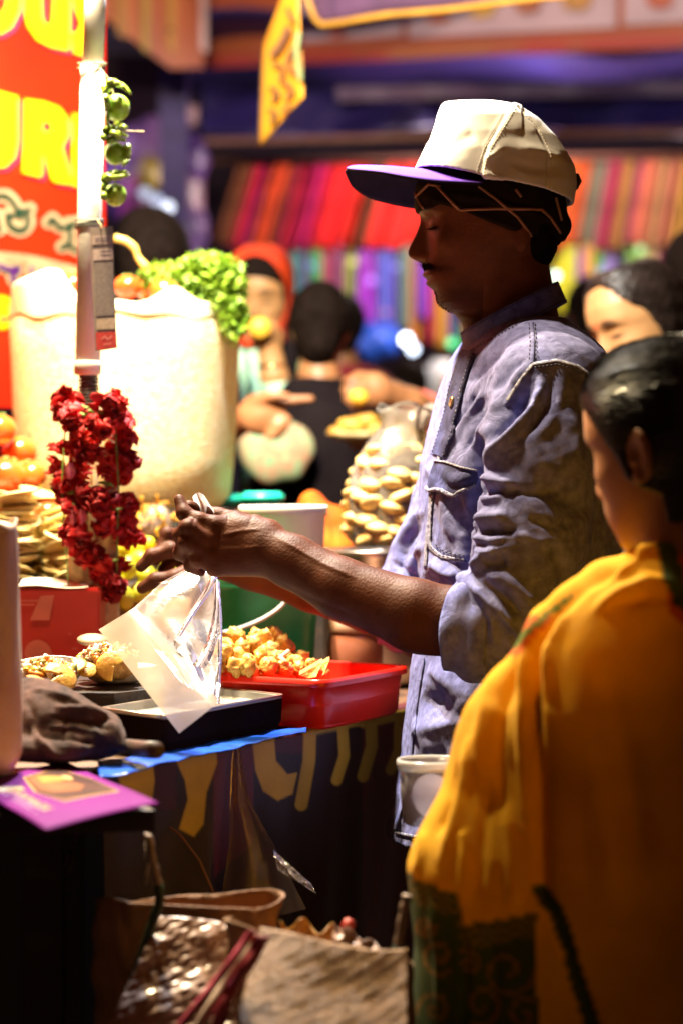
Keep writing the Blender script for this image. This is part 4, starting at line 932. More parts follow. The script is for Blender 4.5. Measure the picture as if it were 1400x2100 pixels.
# ---- lime and chilli string
lc = thing('lime_chilli_charm', P(232, 420, 3.27), 'string of green limes and chillies hanging beside the white pole', 'charm')
M['lime'] = mat('lime', (0.32, 0.50, 0.04), (0.20, 0.36, 0.03), rough=0.35, vs=40, bump=0.25, bs=500)
M['chilli'] = mat('chilli', (0.30, 0.42, 0.05), (0.12, 0.22, 0.02), rough=0.3, vs=30)
for (x, y, r) in ((240, 221, 27), (237, 315, 23), (237, 400, 23)):
    MB().ell(P(x, y, 3.27), (r / FPX * 3.27, r / FPX * 3.27, r / FPX * 3.27 * 1.02), 24, 16, fn=lambda p: 1 + .06 * max(0, p.z - .85) * 6 * 0 + .02 * math.cos(6 * math.atan2(p.y, p.x)) * (p.z > .2)).build('lime', M['lime'], lc)
for pts in ([(214, 190), (232, 172), (252, 176), (268, 192)], [(212, 182), (224, 168), (240, 166)], [(218, 200), (222, 230), (220, 255)], [(216, 268), (226, 262), (240, 270), (262, 280)], [(212, 282), (232, 272), (255, 290)], [(222, 290), (240, 284), (258, 288)],
            [(212, 370), (232, 355), (262, 352)], [(214, 362), (238, 364), (265, 358)], [(262, 300), (262, 325), (252, 340)], [(214, 405), (214, 380), (228, 368)], [(240, 255), (262, 262)]):
    q = [P(x, y, 3.25 + random.uniform(-.012, .012)) for x, y in smooth_path(pts, 4)]; n = len(q)
    MB().tube(q, [.0045 * (1 - .75 * (i / (n - 1)) ** 2) + .0006 for i in range(n)], 8).build('chilli', M['chilli'], lc)
MB().tube([P(205, 140, 3.27), P(222, 160, 3.27), P(236, 200, 3.27), P(236, 300, 3.27), P(237, 420, 3.27)], .0009, 5).build('thread', M['twine'], lc)
MB().tube([P(240, 268, 3.27), P(296, 270, 3.24)], .0012, 5).build('stick', M['twine'], lc)
# ---- hanging card strip
hc = thing('hanging_tag', P(212, 720, 3.245), 'long grey and red card strip hanging from the white pole', 'card')
tp = Plane(P(188, 468, 3.245), P(232, 466, 3.26), P(200, 720, 3.23))
def card(poly, off, th=.0012):
    return MB().prism([tp.at(x, y, off) for x, y in poly], tuple(-tp.n * th))
M['tag_grey'] = mat('tag_grey', (0.20, 0.16, 0.15), (0.15, 0.12, 0.11), rough=0.5, vs=60)
card([(186, 466), (232, 464), (234, 560), (241, 714), (197, 720), (190, 600)], 0).build('strip', M['tag_grey'], hc, smooth=False)
for poly, c in (([(189, 484), (229, 482), (230, 500), (190, 502)], (.34, .26, .25)), ([(191, 512), (231, 510), (232, 532), (192, 534)], (.36, .28, .28)), ([(195, 540), (233, 538), (237, 646), (198, 648)], (.17, .14, .14)), ([(198, 654), (236, 652), (237, 674), (199, 676)], (.36, .28, .22)), ([(197, 682), (237, 680), (240, 712), (199, 718)], (.42, .035, .03))):
    card(poly, .0009, .0006).build('printed_panel', mat('tag_panel', c, rough=0.5, vs=300, lo=.4, hi=.6), hc, smooth=False)
mb = MB()
for y in (489, 494): flat_stroke(mb, tp, [(196, y), (224, y - 1)], 2, .0013)
for y in (516, 524): flat_stroke(mb, tp, [(208, y), (227, y - 1)], 2.4, .0013)
mb.build('print', mat('dark_print', (.06, .04, .08), rough=.5), hc, smooth=False)
mb = MB(); flat_stroke(mb, tp, [(210, 695), (216, 690), (222, 696), (229, 689)], 2.6, .0013); flat_stroke(mb, tp, [(214, 706), (228, 704)], 2.2, .0013)
mb.build('print', mat('pink_print', (.62, .22, .2), rough=.5), hc, smooth=False)
MB().tube([P(200, 450, 3.26), P(208, 462, 3.245), P(208, 474, 3.243)], .0009, 5).build('loop', M['twine'], hc)

# ---- garland of red hibiscus round the pole foot
gl = thing('flower_garland', P(190, 1200, 3.28), 'garland of wilting red hibiscus flowers tied round the foot of the white pole', 'garland')
fm = [mat('petal_red', (0.80, 0.008, 0.012), (0.45, 0.003, 0.008), rough=0.55, vs=60, bump=0.4, bs=160, sheen=.2), mat('petal_bright', (0.90, 0.03, 0.01), (0.72, 0.008, 0.008), rough=0.55, vs=60, bump=0.4, bs=160, sheen=.2), mat('petal_dark', (0.55, 0.006, 0.012), (0.25, 0.002, 0.006), rough=0.6, vs=60, bump=0.4, bs=160)]
for m in fm:   # petals let light through
    nt = m.node_tree; b = nt.nodes['Principled BSDF']; t = N(nt, 'ShaderNodeBsdfTranslucent'); ms = N(nt, 'ShaderNodeMixShader'); ms.inputs[0].default_value = .35
    nt.links.new(b.inputs['Base Color'].links[0].from_socket, t.inputs[0]); nt.links.new(b.outputs[0], ms.inputs[1]); nt.links.new(t.outputs[0], ms.inputs[2]); nt.links.new(ms.outputs[0], nt.nodes['Material Output'].inputs[0])
def flower_mesh(seed):
    rr = random.Random(seed); mb = MB()
    for k in range(6):
        a0 = k * PI / 3 + rr.uniform(-.4, .4); L = rr.uniform(.011, .018); W = rr.uniform(.009, .014); tilt = rr.uniform(.1, 1.25); s1, s2 = rr.uniform(0, 6), rr.uniform(3, 6)
        def fn(u, v):
            w = W * (math.sin(PI * (v * .78 + .12)) ** .7) * (u - .5) * 2; r = L * v; h = .0035 * math.sin(u * s2 * 2.4 + s1) * v * 1.6 + .003 * math.sin(v * 9 + s1)
            x, z = r * math.cos(tilt) - h * math.sin(tilt), r * math.sin(tilt) + h * math.cos(tilt); z -= .012 * v * v * (1 if tilt < .6 else -.6)
            return Vector((x * math.cos(a0) - w * math.sin(a0), x * math.sin(a0) + w * math.cos(a0), z))
        mb.sheet(fn, 6, 6, .0004)
    return mb
fmeshes = []
for s in range(7):
    o = flower_mesh(s).build('flower', fm[s % 3], None, origin=(0, 0, 0)); o.parent = gl; fmeshes.append(o)
spots = []
for ang, x0 in ((0, 0),):
    pass
PATH = [[(135, 815), (150, 850), (165, 890), (150, 920), (118, 950), (120, 985), (140, 1010), (155, 1050), (160, 1090), (152, 1125)], [(232, 830), (245, 860), (250, 900), (240, 940), (245, 975), (240, 1030), (255, 1070), (262, 1100), (250, 1160), (232, 1200)],
        [(165, 855), (200, 875), (225, 870), (180, 900), (200, 935), (215, 955), (185, 1010), (210, 1030), (200, 1050), (195, 1130), (205, 1170), (225, 1215)], [(215, 820), (255, 850), (120, 830), (235, 925), (118, 915), (190, 1020), (220, 1060), (258, 1050), (175, 1085), (215, 1190), (200, 1145), (160, 955), (150, 985)]]
first = True; used = set()
for path in PATH:
    for (x, y) in path:
        for rep in range(2 if path is not PATH[3] else 1):
            k = random.randrange(7); src = fmeshes[k]
            if k in used: c = src.copy(); COL.objects.link(c); c.parent = gl
            else: c = src; used.add(k)
            side = abs(x - 190) > 42
            dd = 3.28 - (.044 if not side else .012) + random.uniform(-.006, .006)
            c.location = P(x + random.uniform(-9, 9), y + random.uniform(-9, 9), dd) - ORG[gl.name]
            c.rotation_euler = (PI / 2 + random.uniform(-.8, .8), random.uniform(-.8, .8) + (.9 if x > 200 else -.9) * side, random.uniform(0, 6)); c.scale = (random.uniform(.9, 1.25),) * 3
for o in [o for i, o in enumerate(fmeshes) if i not in used]: bpy.data.objects.remove(o)
M['leafstem'] = mat('leafstem', (0.22, 0.34, 0.06), (0.10, 0.18, 0.03), rough=.5)
for x, y in ((178, 838), (185, 842), (172, 852), (148, 1010), (150, 1035), (242, 1045), (212, 990), (225, 992), (235, 1150), (205, 845), (160, 1110)):
    MB().tube([P(x - 9, y + random.uniform(-8, 8), 3.235), P(x, y, 3.23), P(x + 9, y + random.uniform(-8, 8), 3.235)], [.0012, .0028, .001], 8).build('bud', M['leafstem'], gl)
for x, y in ((145, 965), (168, 1060), (150, 1062)):
    MB().sheet(lambda u, v: P(x + (u - .5) * 22 * math.sin(PI * (v * .8 + .1)), y + (v - .5) * 34, 3.225 - .004 * math.sin(u * 5)), 6, 6, .0004).build('pink_petal', mat('petal_pink', (0.85, 0.25, 0.32), (0.7, 0.08, 0.16), rough=.6, vs=60), gl)
for x0 in (-.033, .033): MB().tube([P(190, 835, 3.28) + Vector((x0, -.028, 0)), P(190, 1000, 3.28) + Vector((x0 * 1.2, -.03, 0)), P(195, 1200, 3.28) + Vector((x0, -.03, 0))], .0012, 5).build('string', M['leafstem'], gl)

# ---- sign
sg = thing('stall_sign', P(90, 980, 4.25), 'orange and red stall sign with big yellow letters behind the white pole', 'sign')
SA, SB_ = (-1.23, 3.66), (-.4527, 4.48)      # its foot line (x, y)
spn = Plane((SA[0], SA[1], 1), (SB_[0], SB_[1], 1), (SB_[0], SB_[1], 2))
def sgp(u, z): return Vector((SA[0] + (SB_[0] - SA[0]) * u, SA[1] + (SB_[1] - SA[1]) * u, z))
signm = mat('sign_orange', (0.40, 0.018, 0.001), (0.32, 0.005, 0.001), rough=0.35, vs=1.6, lo=.3, hi=.7, coat=.2)
MB().prism([sgp(0, 1.30), sgp(1, 1.30), sgp(1, 2.32), sgp(0, 2.32)], tuple(-spn.n * .02)).build('board', signm, sg, smooth=False)
for (u, z0) in ((0.02, 0), (.97, 0)): MB().tube([sgp(u, 0) - spn.n * .035, sgp(u, 2.32) - spn.n * .035], .014, 8).build('post', M['dark_wood'], sg)
M['letter_yellow'] = mat('letter_yellow', (0.44, 0.34, 0.002), (0.40, 0.30, 0.002), rough=0.35, vs=8)
M['letter_shadow'] = mat('letter_shadow', (0.16, 0.01, 0.035), (0.10, 0.01, 0.05), rough=0.5)
M['letter_cream'] = mat('letter_cream', (0.26, 0.19, 0.10), rough=0.4)
M['letter_green'] = mat('letter_green', (0.008, 0.025, 0.012), rough=0.4)
M['letter_purple'] = mat('letter_purple', (0.05, 0.008, 0.09), rough=0.4)
LET = [[(-20, 70), (5, 68), (25, 55), (40, 25), (46, -20), (20, -20), (14, 10), (5, 28), (-20, 32)],
       [(51, -14), (52, 24), (60, 56), (78, 82), (106, 96), (139, 103), (144, 95), (145, -14), (113, -14), (109, 42), (103, 53), (95, 50), (88, 38), (86, -14)],
       [(148, -14), (155, 16), (168, 48), (162, 66), (147, 68), (153, 108), (180, 118), (190, 60), (184, -14)],
       [(-24, 186), (-2, 187), (38, 198), (38, 290), (32, 322), (12, 342), (-24, 346)],
       [(151, 233), (185, 240), (178, 388), (150, 380)]]
R_out = [(52, 203), (92, 209), (122, 220), (140, 242), (142, 275), (130, 302), (125, 306), (148, 372), (144, 379), (112, 373), (90, 311), (88, 311)]
for poly in LET:
    MB().prism([spn.at(x + 7, y + 9, .003) for x, y in poly], tuple(-spn.n * .002)).build('letter_shade', M['letter_shadow'], sg, smooth=False)
    MB().prism([spn.at(x, y, .008) for x, y in poly], tuple(-spn.n * .003)).build('letter', M['letter_yellow'], sg, smooth=False)
def ring_poly(outer, inner, off, m, nm):
    """letter R: bowl ring plus leg, built from quads"""
    mb = MB(); n = len(outer)
    for i in range(n): mb.prism([spn.at(*outer[i], off), spn.at(*outer[(i + 1) % n], off), spn.at(*inner[(i + 1) % n], off), spn.at(*inner[i], off)], tuple(-spn.n * .003))
    return mb
for dx, dy, off, m, nm in ((7, 9, .003, M['letter_shadow'], 'letter_shade'), (0, 0, .008, M['letter_yellow'], 'letter')):
    O_ = [(52, 203), (92, 209), (122, 220), (140, 242), (142, 275), (128, 304), (88, 312), (50, 306)]; I_ = [(89, 249), (96, 250), (103, 252), (107, 258), (107, 265), (105, 272), (96, 270), (89, 268)]
    O_ = [(x + dx, y + dy) for x, y in O_]; I_ = [(x + dx, y + dy) for x, y in I_]
    mb = ring_poly(O_, I_, off, m, nm)
    mb.prism([spn.at(x + dx, y + dy, off + .0002) for x, y in [(50, 300), (88, 306), (88, 358), (82, 363), (48, 354)]], tuple(-spn.n * .003))
    mb.prism([spn.at(x + dx, y + dy, off + .0004) for x, y in [(88, 306), (128, 298), (149, 370), (145, 378), (113, 373), (108, 368)]], tuple(-spn.n * .003))
    mb.build(nm, m, sg, smooth=False)
G3 = [([(-6, 402), (14, 402), (30, 418), (36, 436), (22, 444)], 9), ([(16, 440), (22, 462), (44, 472), (58, 458), (54, 436), (38, 432), (44, 446)], 10), ([(-8, 440), (0, 470)], 9), ([(54, 432), (62, 428)], 8),
      ([(100, 456), (112, 452), (122, 464), (140, 466), (158, 456)], 9), ([(142, 458), (144, 484), (140, 500), (128, 506)], 9), ([(140, 500), (158, 512)], 7), ([(112, 454), (108, 448)], 9)]
def glyph(strokes, grow, m, bk):
    a, b = MB(), MB()
    for k, (pts, w_) in enumerate(strokes): flat_stroke(a, spn, pts, w_ + grow, .003 + k * .0003); flat_stroke(b, spn, pts, w_, .007 + k * .0003)
    a.build('letter_border', M['letter_cream'], sg, smooth=False); b.build('letter', m, sg, smooth=False)
for g_ in (G3[:4], G3[4:]): glyph(g_, 19, M['letter_green'], 0)
G4 = [[([(0, 545), (20, 552), (40, 550), (26, 566), (34, 580)], 9)], [([(66, 548), (66, 572)], 7)], [([(84, 556), (100, 560), (92, 572), (108, 574)], 7), ([(108, 562), (112, 580)], 6)], [([(122, 560), (124, 582)], 7)]]
mb = MB(); flat_stroke(mb, spn, [(-10, 524), (60, 532), (120, 546), (158, 556)], 18, .0025); mb.build('cream_band', M['letter_cream'], sg, smooth=False)
for g_ in G4: glyph(g_, 17, M['letter_purple'], 0)
mb = MB(); flat_stroke(mb, spn, [(0, 640), (2, 641)], 70, .003); mb.build('yellow_disc', M['letter_yellow'], sg, smooth=False)
mb = MB(); flat_stroke(mb, spn, [(2, 652), (8, 656), (18, 650)], 5, .006); mb.build('print', M['letter_shadow'], sg, smooth=False)

# ---- the big basket of puffed shells, cloth lined, on a crate
DB = 3.92
crate = lambda nm, c, size, lab, rz=0: MB().box(c, size, rz=rz, bev=.004).build(nm, M['dark_wood'], label=lab, cat='crate', smooth=False)
cz = P(0, 1040, DB).z
crate('wooden_crate', (-.36, DB + .02, (TZ + cz) / 2), (.36, .34, cz - TZ - .002), 'dark crate under the big pale basket')
bk = thing('big_basket', P(262, 1040, DB), 'huge pale cloth covered basket behind the white pole with herbs and tomatoes on top', 'basket')
bx = P(256, 0, DB).x
def bwob(a, t): return 1 + .006 * math.sin(a * 7 + t * 3) + .005 * math.sin(a * 3 + 5 * t)
zt = P(0, 640, DB).z; H_ = zt - cz
prof = [(.02, 0), (.162, 0), (.176, .018), (.182, H_ * .25), (.187, H_ * .5), (.190, H_ * .78), (.191, H_ * .95), (.186, H_), (.175, H_ + .004), (.16, H_ - .01), (.02, H_ - .012)]
bm_ = mat('woven_cream', (0.90, 0.82, 0.58), (0.82, 0.62, 0.30), rough=0.7, vs=90, bump=0.8, bs=230, lo=.3, hi=.7, detail=4)
_b = bm_.node_tree.nodes['Principled BSDF']; _t = N(bm_.node_tree, 'ShaderNodeBsdfTranslucent'); _m = N(bm_.node_tree, 'ShaderNodeMixShader'); _m.inputs[0].default_value = .25
bm_.node_tree.links.new(_b.inputs['Base Color'].links[0].from_socket, _t.inputs[0]); bm_.node_tree.links.new(_b.outputs[0], _m.inputs[1]); bm_.node_tree.links.new(_t.outputs[0], _m.inputs[2]); bm_.node_tree.links.new(_m.outputs[0], bm_.node_tree.nodes['Material Output'].inputs[0])
MB().lathe((bx, DB, cz), prof, 96, wob=bwob, caps=(True, True)).build('basket_wall', bm_, bk)
M['liner'] = weave('liner_cloth', (0.90, 0.84, 0.64), (0.86, 0.74, 0.48), scale=1500, transl=.2)
def liner(u, v):
    a = 2 * PI * u; up = .055 * math.exp(-((a - 3.75) / .38) ** 2) + .012 * math.sin(a * 5) + .006 * math.sin(a * 11)
    r = .1925 + .004 * math.sin(a * 9) * v - (.022 + .03 * math.exp(-((a - 3.75) / .38) ** 2)) * max(0, v - .72) / .28; drop = .016 + .004 * math.sin(a * 5) + .003 * math.sin(a * 13)
    z = zt - drop * (1 - v) + (.014 + up) * v
    return Vector((bx + r * math.cos(a), DB + r * math.sin(a), z))
MB().sheet(liner, 120, 14, .002).build('liner_cloth', M['liner'], bk)
# ---- tomatoes
tm = thing('tomato', P(262, 588, 3.80), 'red tomato on the basket rim nearest the hanging card', 'tomato', 'tomatoes about the stall')
M['tomato'] = mat('tomato', (0.72, 0.055, 0.008), (0.60, 0.12, 0.012), rough=0.22, vs=14, coat=.4)
c = P(262, 588, 3.80); MB().ell(c, (.0225, .0225, .019), 24, 14, fn=lambda p: 1 - .12 * max(0, p.z - .8) * 5 * .5 + .02 * math.cos(5 * math.atan2(p.y, p.x))).build('flesh', M['tomato'], tm)
mb = MB()
for k in range(5): a = k * 1.257; mb.tube([c + Vector((0, 0, .018)), c + Vector((math.cos(a) * .006, math.sin(a) * .006, .0195)), c + Vector((math.cos(a) * .011, math.sin(a) * .011, .017))], [.0015, .0016, .0004], 5)
mb.build('stalk', M['leafstem'], tm)
TOM = [(150, 583, 3.86, 1.1, 'red tomato at the basket rim left of the white pole'), (340, 602, 3.80, 1.25, 'red tomato lowest on the basket rim under the herbs'), (308, 592, 3.85, 1.0, 'small red tomato between two others on the basket rim'),
       (12, 978, 3.60, 1.5, 'red tomato on the yellow tub at the left edge of the photo'), (62, 976, 3.62, 1.2, 'red tomato on the yellow tub beside another'), (-2, 882, 3.66, 1.3, 'topmost red tomato of the pile at the left edge'),
       (98, 1057, 3.52, 1.0, 'red tomato left of the garland above the pale snacks'), (130, 1050, 3.55, 1.05, 'red tomato touching the garland above the pale snacks'), (40, 930, 3.70, 1.3, 'red tomato behind the others at the left')]
for x, y, d, s, lb in TOM:
    t = copy_tree(tm, loc=P(x, y, d), rot=(random.uniform(-.5, .5), random.uniform(-.5, .5), random.uniform(0, 6)), scale=s); t['label'] = lb
tm.location = P(262, 588, 3.80)
for ch in tm.children: pass
# ---- coriander bunch
cb_ = thing('herb_bunch', P(420, 600, 3.86), 'bunch of bright green coriander spilling over the right of the basket', 'herbs')
M['herb'] = mat('herb', (0.30, 0.46, 0.03), (0.14, 0.28, 0.02), rough=0.5, vs=40)
nt = M['herb'].node_tree; b = nt.nodes['Principled BSDF']; t = N(nt, 'ShaderNodeBsdfTranslucent'); ms = N(nt, 'ShaderNodeMixShader'); ms.inputs[0].default_value = .35
nt.links.new(b.inputs['Base Color'].links[0].from_socket, t.inputs[0]); nt.links.new(b.outputs[0], ms.inputs[1]); nt.links.new(t.outputs[0], ms.inputs[2]); nt.links.new(ms.outputs[0], nt.nodes['Material Output'].inputs[0])
mb = MB(); ms_ = MB()
blobs = [((380, 575), 70, 45), ((440, 560), 60, 40), ((465, 600), 42, 55), ((330, 570), 45, 28), ((480, 650), 28, 40), ((400, 615), 60, 30), ((420, 540), 50, 22)]
for i in range(1300):
    (bx_, by_), rx_, ry_ = random.choice(blobs); a = random.uniform(0, 2 * PI); r = math.sqrt(random.random())
    c = P(bx_ + rx_ * r * math.cos(a), by_ + ry_ * r * math.sin(a), 3.84 + random.uniform(-.045, .05)); s = random.uniform(.006, .012)
    Rm = Euler((random.uniform(-1.2, 1.2), random.uniform(-1.2, 1.2), random.uniform(0, 6))).to_matrix()
    pts = []
    for k in range(10): an = 2 * PI * k / 10; rr = s * (1 if k % 2 == 0 else .55); pts.append(c + Rm @ Vector((rr * math.cos(an), rr * math.sin(an), .002 * math.cos(an * 3))))
    mb.add([c + Rm @ Vector((0, 0, .002))] + pts, [(0, k + 1, (k + 1) % 10 + 1) for k in range(10)])
    if i % 12 == 0: ms_.tube([c, c + Vector((random.uniform(-.01, .01), .01, -.03)), P(400, 640, 3.87)], [.0008, .001, .0012], 4)
mb.build('leaf', M['herb'], cb_, kind='stuff'); ms_.build('stem', M['herb'], cb_, kind='stuff')
q = [P(x, y, 3.78) for x, y in smooth_path([(236, 488), (258, 494), (276, 508), (284, 528), (300, 548)], 5)]
MB().tube(q, [.006, .0062, .006, .0058, .006, .006, .006, .006, .0062, .006, .006, .0058, .0055, .005, .005, .005, .006, .006, .007, .007, .007][:len(q)], 10).build('ginger_root', mat('ginger', (0.62, 0.42, 0.08), rough=.5, vs=60), label='thin yellow root sticking up from the basket beside the tag', cat='root')
# ============================================================ THINGS ON THE TABLE
def TG(px, py, z=TZ): return ground_pt(px, py, z)
# ---- red tub
A, B, C_ = (TG(405, 1380, .919)), TG(665, 1396, .919), TG(846, 1364, .919); D_ = A + (C_ - B)
tub = thing('plastic_tub', ((A + C_) / 2).xy.to_3d() + Vector((0, 0, TZ)), 'red plastic tub of fried puffs on the stall table in front of the vendor', 'tub')
M['red_plastic'] = mat('red_plastic', (0.80, 0.022, 0.008), (0.66, 0.014, 0.006), rough=0.28, vs=12, coat=.2, bump=.05, bs=60)
def rrect(c4, r, n=6, inset=0.0, dz=0.0, drop=None):
    c = sum((Vector(p) for p in c4), Vector()) / 4; out = []
    for i in range(4):
        p, a, b = Vector(c4[i]), Vector(c4[i - 1]), Vector(c4[(i + 1) % 4]); p = p + (c - p).normalized() * inset * 1.41
        u, v = (a - p).normalized() * r, (b - p).normalized() * r
        for k in range(n + 1):
            t = k / n; q = p + u * (1 - t) ** 2 + v * t ** 2; out.append(q + Vector((0, 0, dz)))
    return out
def rings(mb, rs, close=True):
    n = len(rs[0]); vs = [p for r in rs for p in r]; fs = [(i * n + k, i * n + (k + 1) % n, (i + 1) * n + (k + 1) % n, (i + 1) * n + k) for i in range(len(rs) - 1) for k in range(n)]
    fs.append(tuple((len(rs) - 1) * n + k for k in range(n))); return mb.add(vs, fs)
Q = [A, B, C_, D_]
tubh = .919 - TZ - .004
rings(MB(), [rrect(Q, .03, dz=-.010), rrect(Q, .03, dz=-.0085, inset=-.001), rrect(Q, .03, dz=0), rrect(Q, .03, inset=.005), rrect(Q, .03, inset=.006, dz=-.003), rrect(Q, .028, inset=.010, dz=-tubh + .006), rrect(Q, .02, inset=.02, dz=-tubh + .004)]).build('rim', M['red_plastic'], tub)
rings(MB(), [rrect(Q, .03, dz=-.010), rrect(Q, .03, inset=.005, dz=-.0105), rrect(Q, .028, inset=.009, dz=-tubh * .6), rrect(Q, .026, inset=.012, dz=-tubh + .004), rrect(Q, .022, inset=.018, dz=-tubh)]).build('tub_wall', M['red_plastic'], tub)
# ---- fried puffs: each its own
M['fried'] = mat('fried', (0.62, 0.36, 0.07), (0.36, 0.15, 0.02), rough=0.5, vs=70, bump=.6, bs=200, lo=.3, hi=.6)
def puff_mesh(seed, s=1.0):
    rr = random.Random(seed); k1, k2, p1, p2 = rr.uniform(2, 4), rr.uniform(3, 6), rr.uniform(0, 6), rr.uniform(0, 6); d1 = rr.uniform(.12, .25)
    return MB().ell((0, 0, 0), (.0125 * s, .0105 * s, .0085 * s), 18, 12, fn=lambda p: 1 + d1 * math.sin(p.x * k1 * 2 + p1) * math.cos(p.y * k2 + p2) + .10 * math.sin(p.z * 9 + p.x * 7 + p1) + .05 * math.sin(p.y * 17 + p2))
PUFF = [puff_mesh(i).build('fried_puff', M['fried'], None, origin=(0, 0, 0)) for i in range(5)]
for p in PUFF: tag(p, 'golden fried puff heaped in the red tub', 'snack', 'fried puffs heaped in the red tub')
def heap_spots():
    out = []
    heap = [(455, 1350, 3.02), (470, 1325, 3.05), (490, 1310, 3.08), (520, 1300, 3.10), (545, 1312, 3.10), (500, 1335, 3.03), (530, 1330, 3.05), (560, 1330, 3.10), (575, 1320, 3.13), (480, 1350, 3.0), (510, 1355, 3.0), (540, 1352, 3.02), (570, 1350, 3.05), (590, 1345, 3.10),
            (455, 1322, 3.10), (440, 1345, 3.06), (600, 1360, 3.06), (620, 1368, 3.05), (580, 1365, 3.0), (550, 1370, 2.98), (515, 1372, 2.97), (485, 1372, 2.98), (460, 1372, 3.0), (545, 1338, 3.08), (465, 1340, 3.0), (524, 1316, 3.06), (495, 1322, 3.04), (610, 1348, 3.14), (635, 1372, 3.08), (650, 1376, 3.05), (448, 1310, 3.12), (430, 1330, 3.1), (570, 1300, 3.15), (590, 1330, 3.16)]
    return heap
for i, (x, y, d) in enumerate(heap_spots()):
    for k in range(2):
        src = PUFF[(i + k) % 5]
        if i < 5 and k == 0: o = src
        else: o = src.copy(); COL.objects.link(o)
        o.location = P(x + random.uniform(-9, 9), y + random.uniform(-6, 6) + 8 * k, d + random.uniform(-.01, .01) + .025 * k); o.rotation_euler = [random.uniform(0, 6) for _ in range(3)]; o.scale = (random.uniform(.8, 1.25),) * 3
MB().tube([P(592, 1335, 3.02), P(575, 1348, 3.01), P(600, 1372, 2.99)], [.003, .0035, .003], 8).build('wooden_stick', mat('pale_wood', (.65, .5, .3), rough=.6), label='pale stick poking out of the fried puffs in the red tub', cat='stick')
# three-cornered crisps at the right of the heap
for i, (x, y, d, lb) in enumerate([(640, 1372, 3.02, 'pointed fried crisp at the right end of the heap in the red tub'), (655, 1368, 3.06, 'fried crisp leaning behind the pointed one in the red tub')]):
    MB().prism([P(x - 26, y + 12, d), P(x + 20, y - 14, d + .01), P(x + 8, y + 16, d - .01), P(x - 8, y + 18, d)], (0, .012, .004)).build('fried_crisp', M['fried'], label=lb, cat='snack', smooth=False)

# ---- black baking pan
a_, b_, c_ = TG(338, 1470, .90), TG(582, 1426, .90), TG(455, 1412, .90); d_ = a_ + (c_ - b_); Q = [a_, b_, c_, d_]
pan = thing('baking_pan', ((a_ + c_) / 2).xy.to_3d() + Vector((0, 0, TZ)), 'shallow black pan with pale inside and metal rim before the red tub', 'pan')
rings(MB(), [rrect(Q, .008, 3, dz=-.003), rrect(Q, .008, 3), rrect(Q, .008, 3, inset=.006, dz=.0004), rrect(Q, .008, 3, inset=.007, dz=-.008), rrect(Q, .006, 3, inset=.012, dz=-.010)]).build('pan_liner', mat('pan_inside', (0.50, 0.50, 0.46), (0.28, 0.27, 0.24), rough=0.35, metal=.3, vs=20), pan, smooth=False)
rings(MB(), [rrect(Q, .008, 3, dz=-.0035, inset=-.0005), rrect(Q, .008, 3, inset=.001, dz=-.03), rrect(Q, .006, 3, inset=.008, dz=-(.90 - TZ - .004))]).build('pan_wall', mat('pan_black', (0.012, 0.006, 0.004), spec=.02, rough=0.8, vs=30), pan, smooth=False)
MB().tube([p + Vector((0, 0, .0005)) for p in rrect(Q, .008, 3)] + [rrect(Q, .008, 3)[0]], .0016, 6).build('rim', M['steel'], pan)

# ---- dark board under the plates
ST = .914
bd = [TG(40, 1420, ST), TG(235, 1420, ST), TG(345, 1408, ST), TG(330, 1375, ST), TG(40, 1375, ST)]
MB().prism([Vector((p.x, p.y, TZ + .003)) for p in bd], (0, 0, ST - TZ - .004)).build('serving_block', mat('burnt_board', (0.07, 0.03, 0.012), (0.015, 0.008, 0.005), rough=0.5, vs=30, bump=.5, bs=80, lo=.5, hi=.75), label='dark stained block carrying the plates of snacks', cat='block', smooth=False)
# ---- plates of chaat
M['plate'] = mat('plate', (0.80, 0.78, 0.76), rough=0.35, vs=8)
def plate(c, r, lab):
    t = thing('paper_plate', c, lab, 'plate')
    MB().lathe(c, [(r * .55, 0), (r * .72, .004), (r * .86, .014), (r, .020), (r * 1.03, .0205), (r * .98, .0185), (r * .84, .0125), (r * .70, .0035), (r * .02, .0025)], 48, wob=lambda a, t_: 1 + .012 * math.cos(a * 8)).build('dish', M['plate'], t); return t
p1 = TG(240, 1398, ST + .001); p2 = TG(98, 1408, ST + .001)
plate(p1, .048, 'white plate of fried chaat on the dark block, right of the other plate'); plate(p2, .046, 'white plate of fried chaat on the dark block beside the crumpled rag')
M['crust'] = mat('crust', (0.66, 0.40, 0.06), (0.45, 0.20, 0.03), rough=0.5, vs=50, bump=.4, bs=160)
def disc(c, r, th, rx, ry, rz, bend=.0):
    r *= .82; R = Euler((rx, ry, rz)).to_matrix(); c = Vector(c); ph = random.uniform(0, 6); cut = random.uniform(.1, .5)
    def fn(u, v):
        a = ph + 2 * PI * (1 - cut * .8) * u; q = r * (.06 + .94 * v) * (1 + .02 * math.sin(a * 2 + ph)); return c + R @ Vector((q * math.cos(a), q * math.sin(a) * .85, -r * .20 * (v ** 2.2)))
    return MB().sheet(fn, 26, 8, .0022)
def disc_old(c, r, th, rx, ry, rz, bend=.0):
    mb = MB(); R = Euler((rx, ry, rz)).to_matrix(); c = Vector(c)
    mb.ell(c, (r, r * .8, th), 20, 10, R=R, fn=lambda p: 1 + .05 * math.sin(5 * math.atan2(p.y, p.x)) + .03 * math.sin(9 * p.x)); return mb
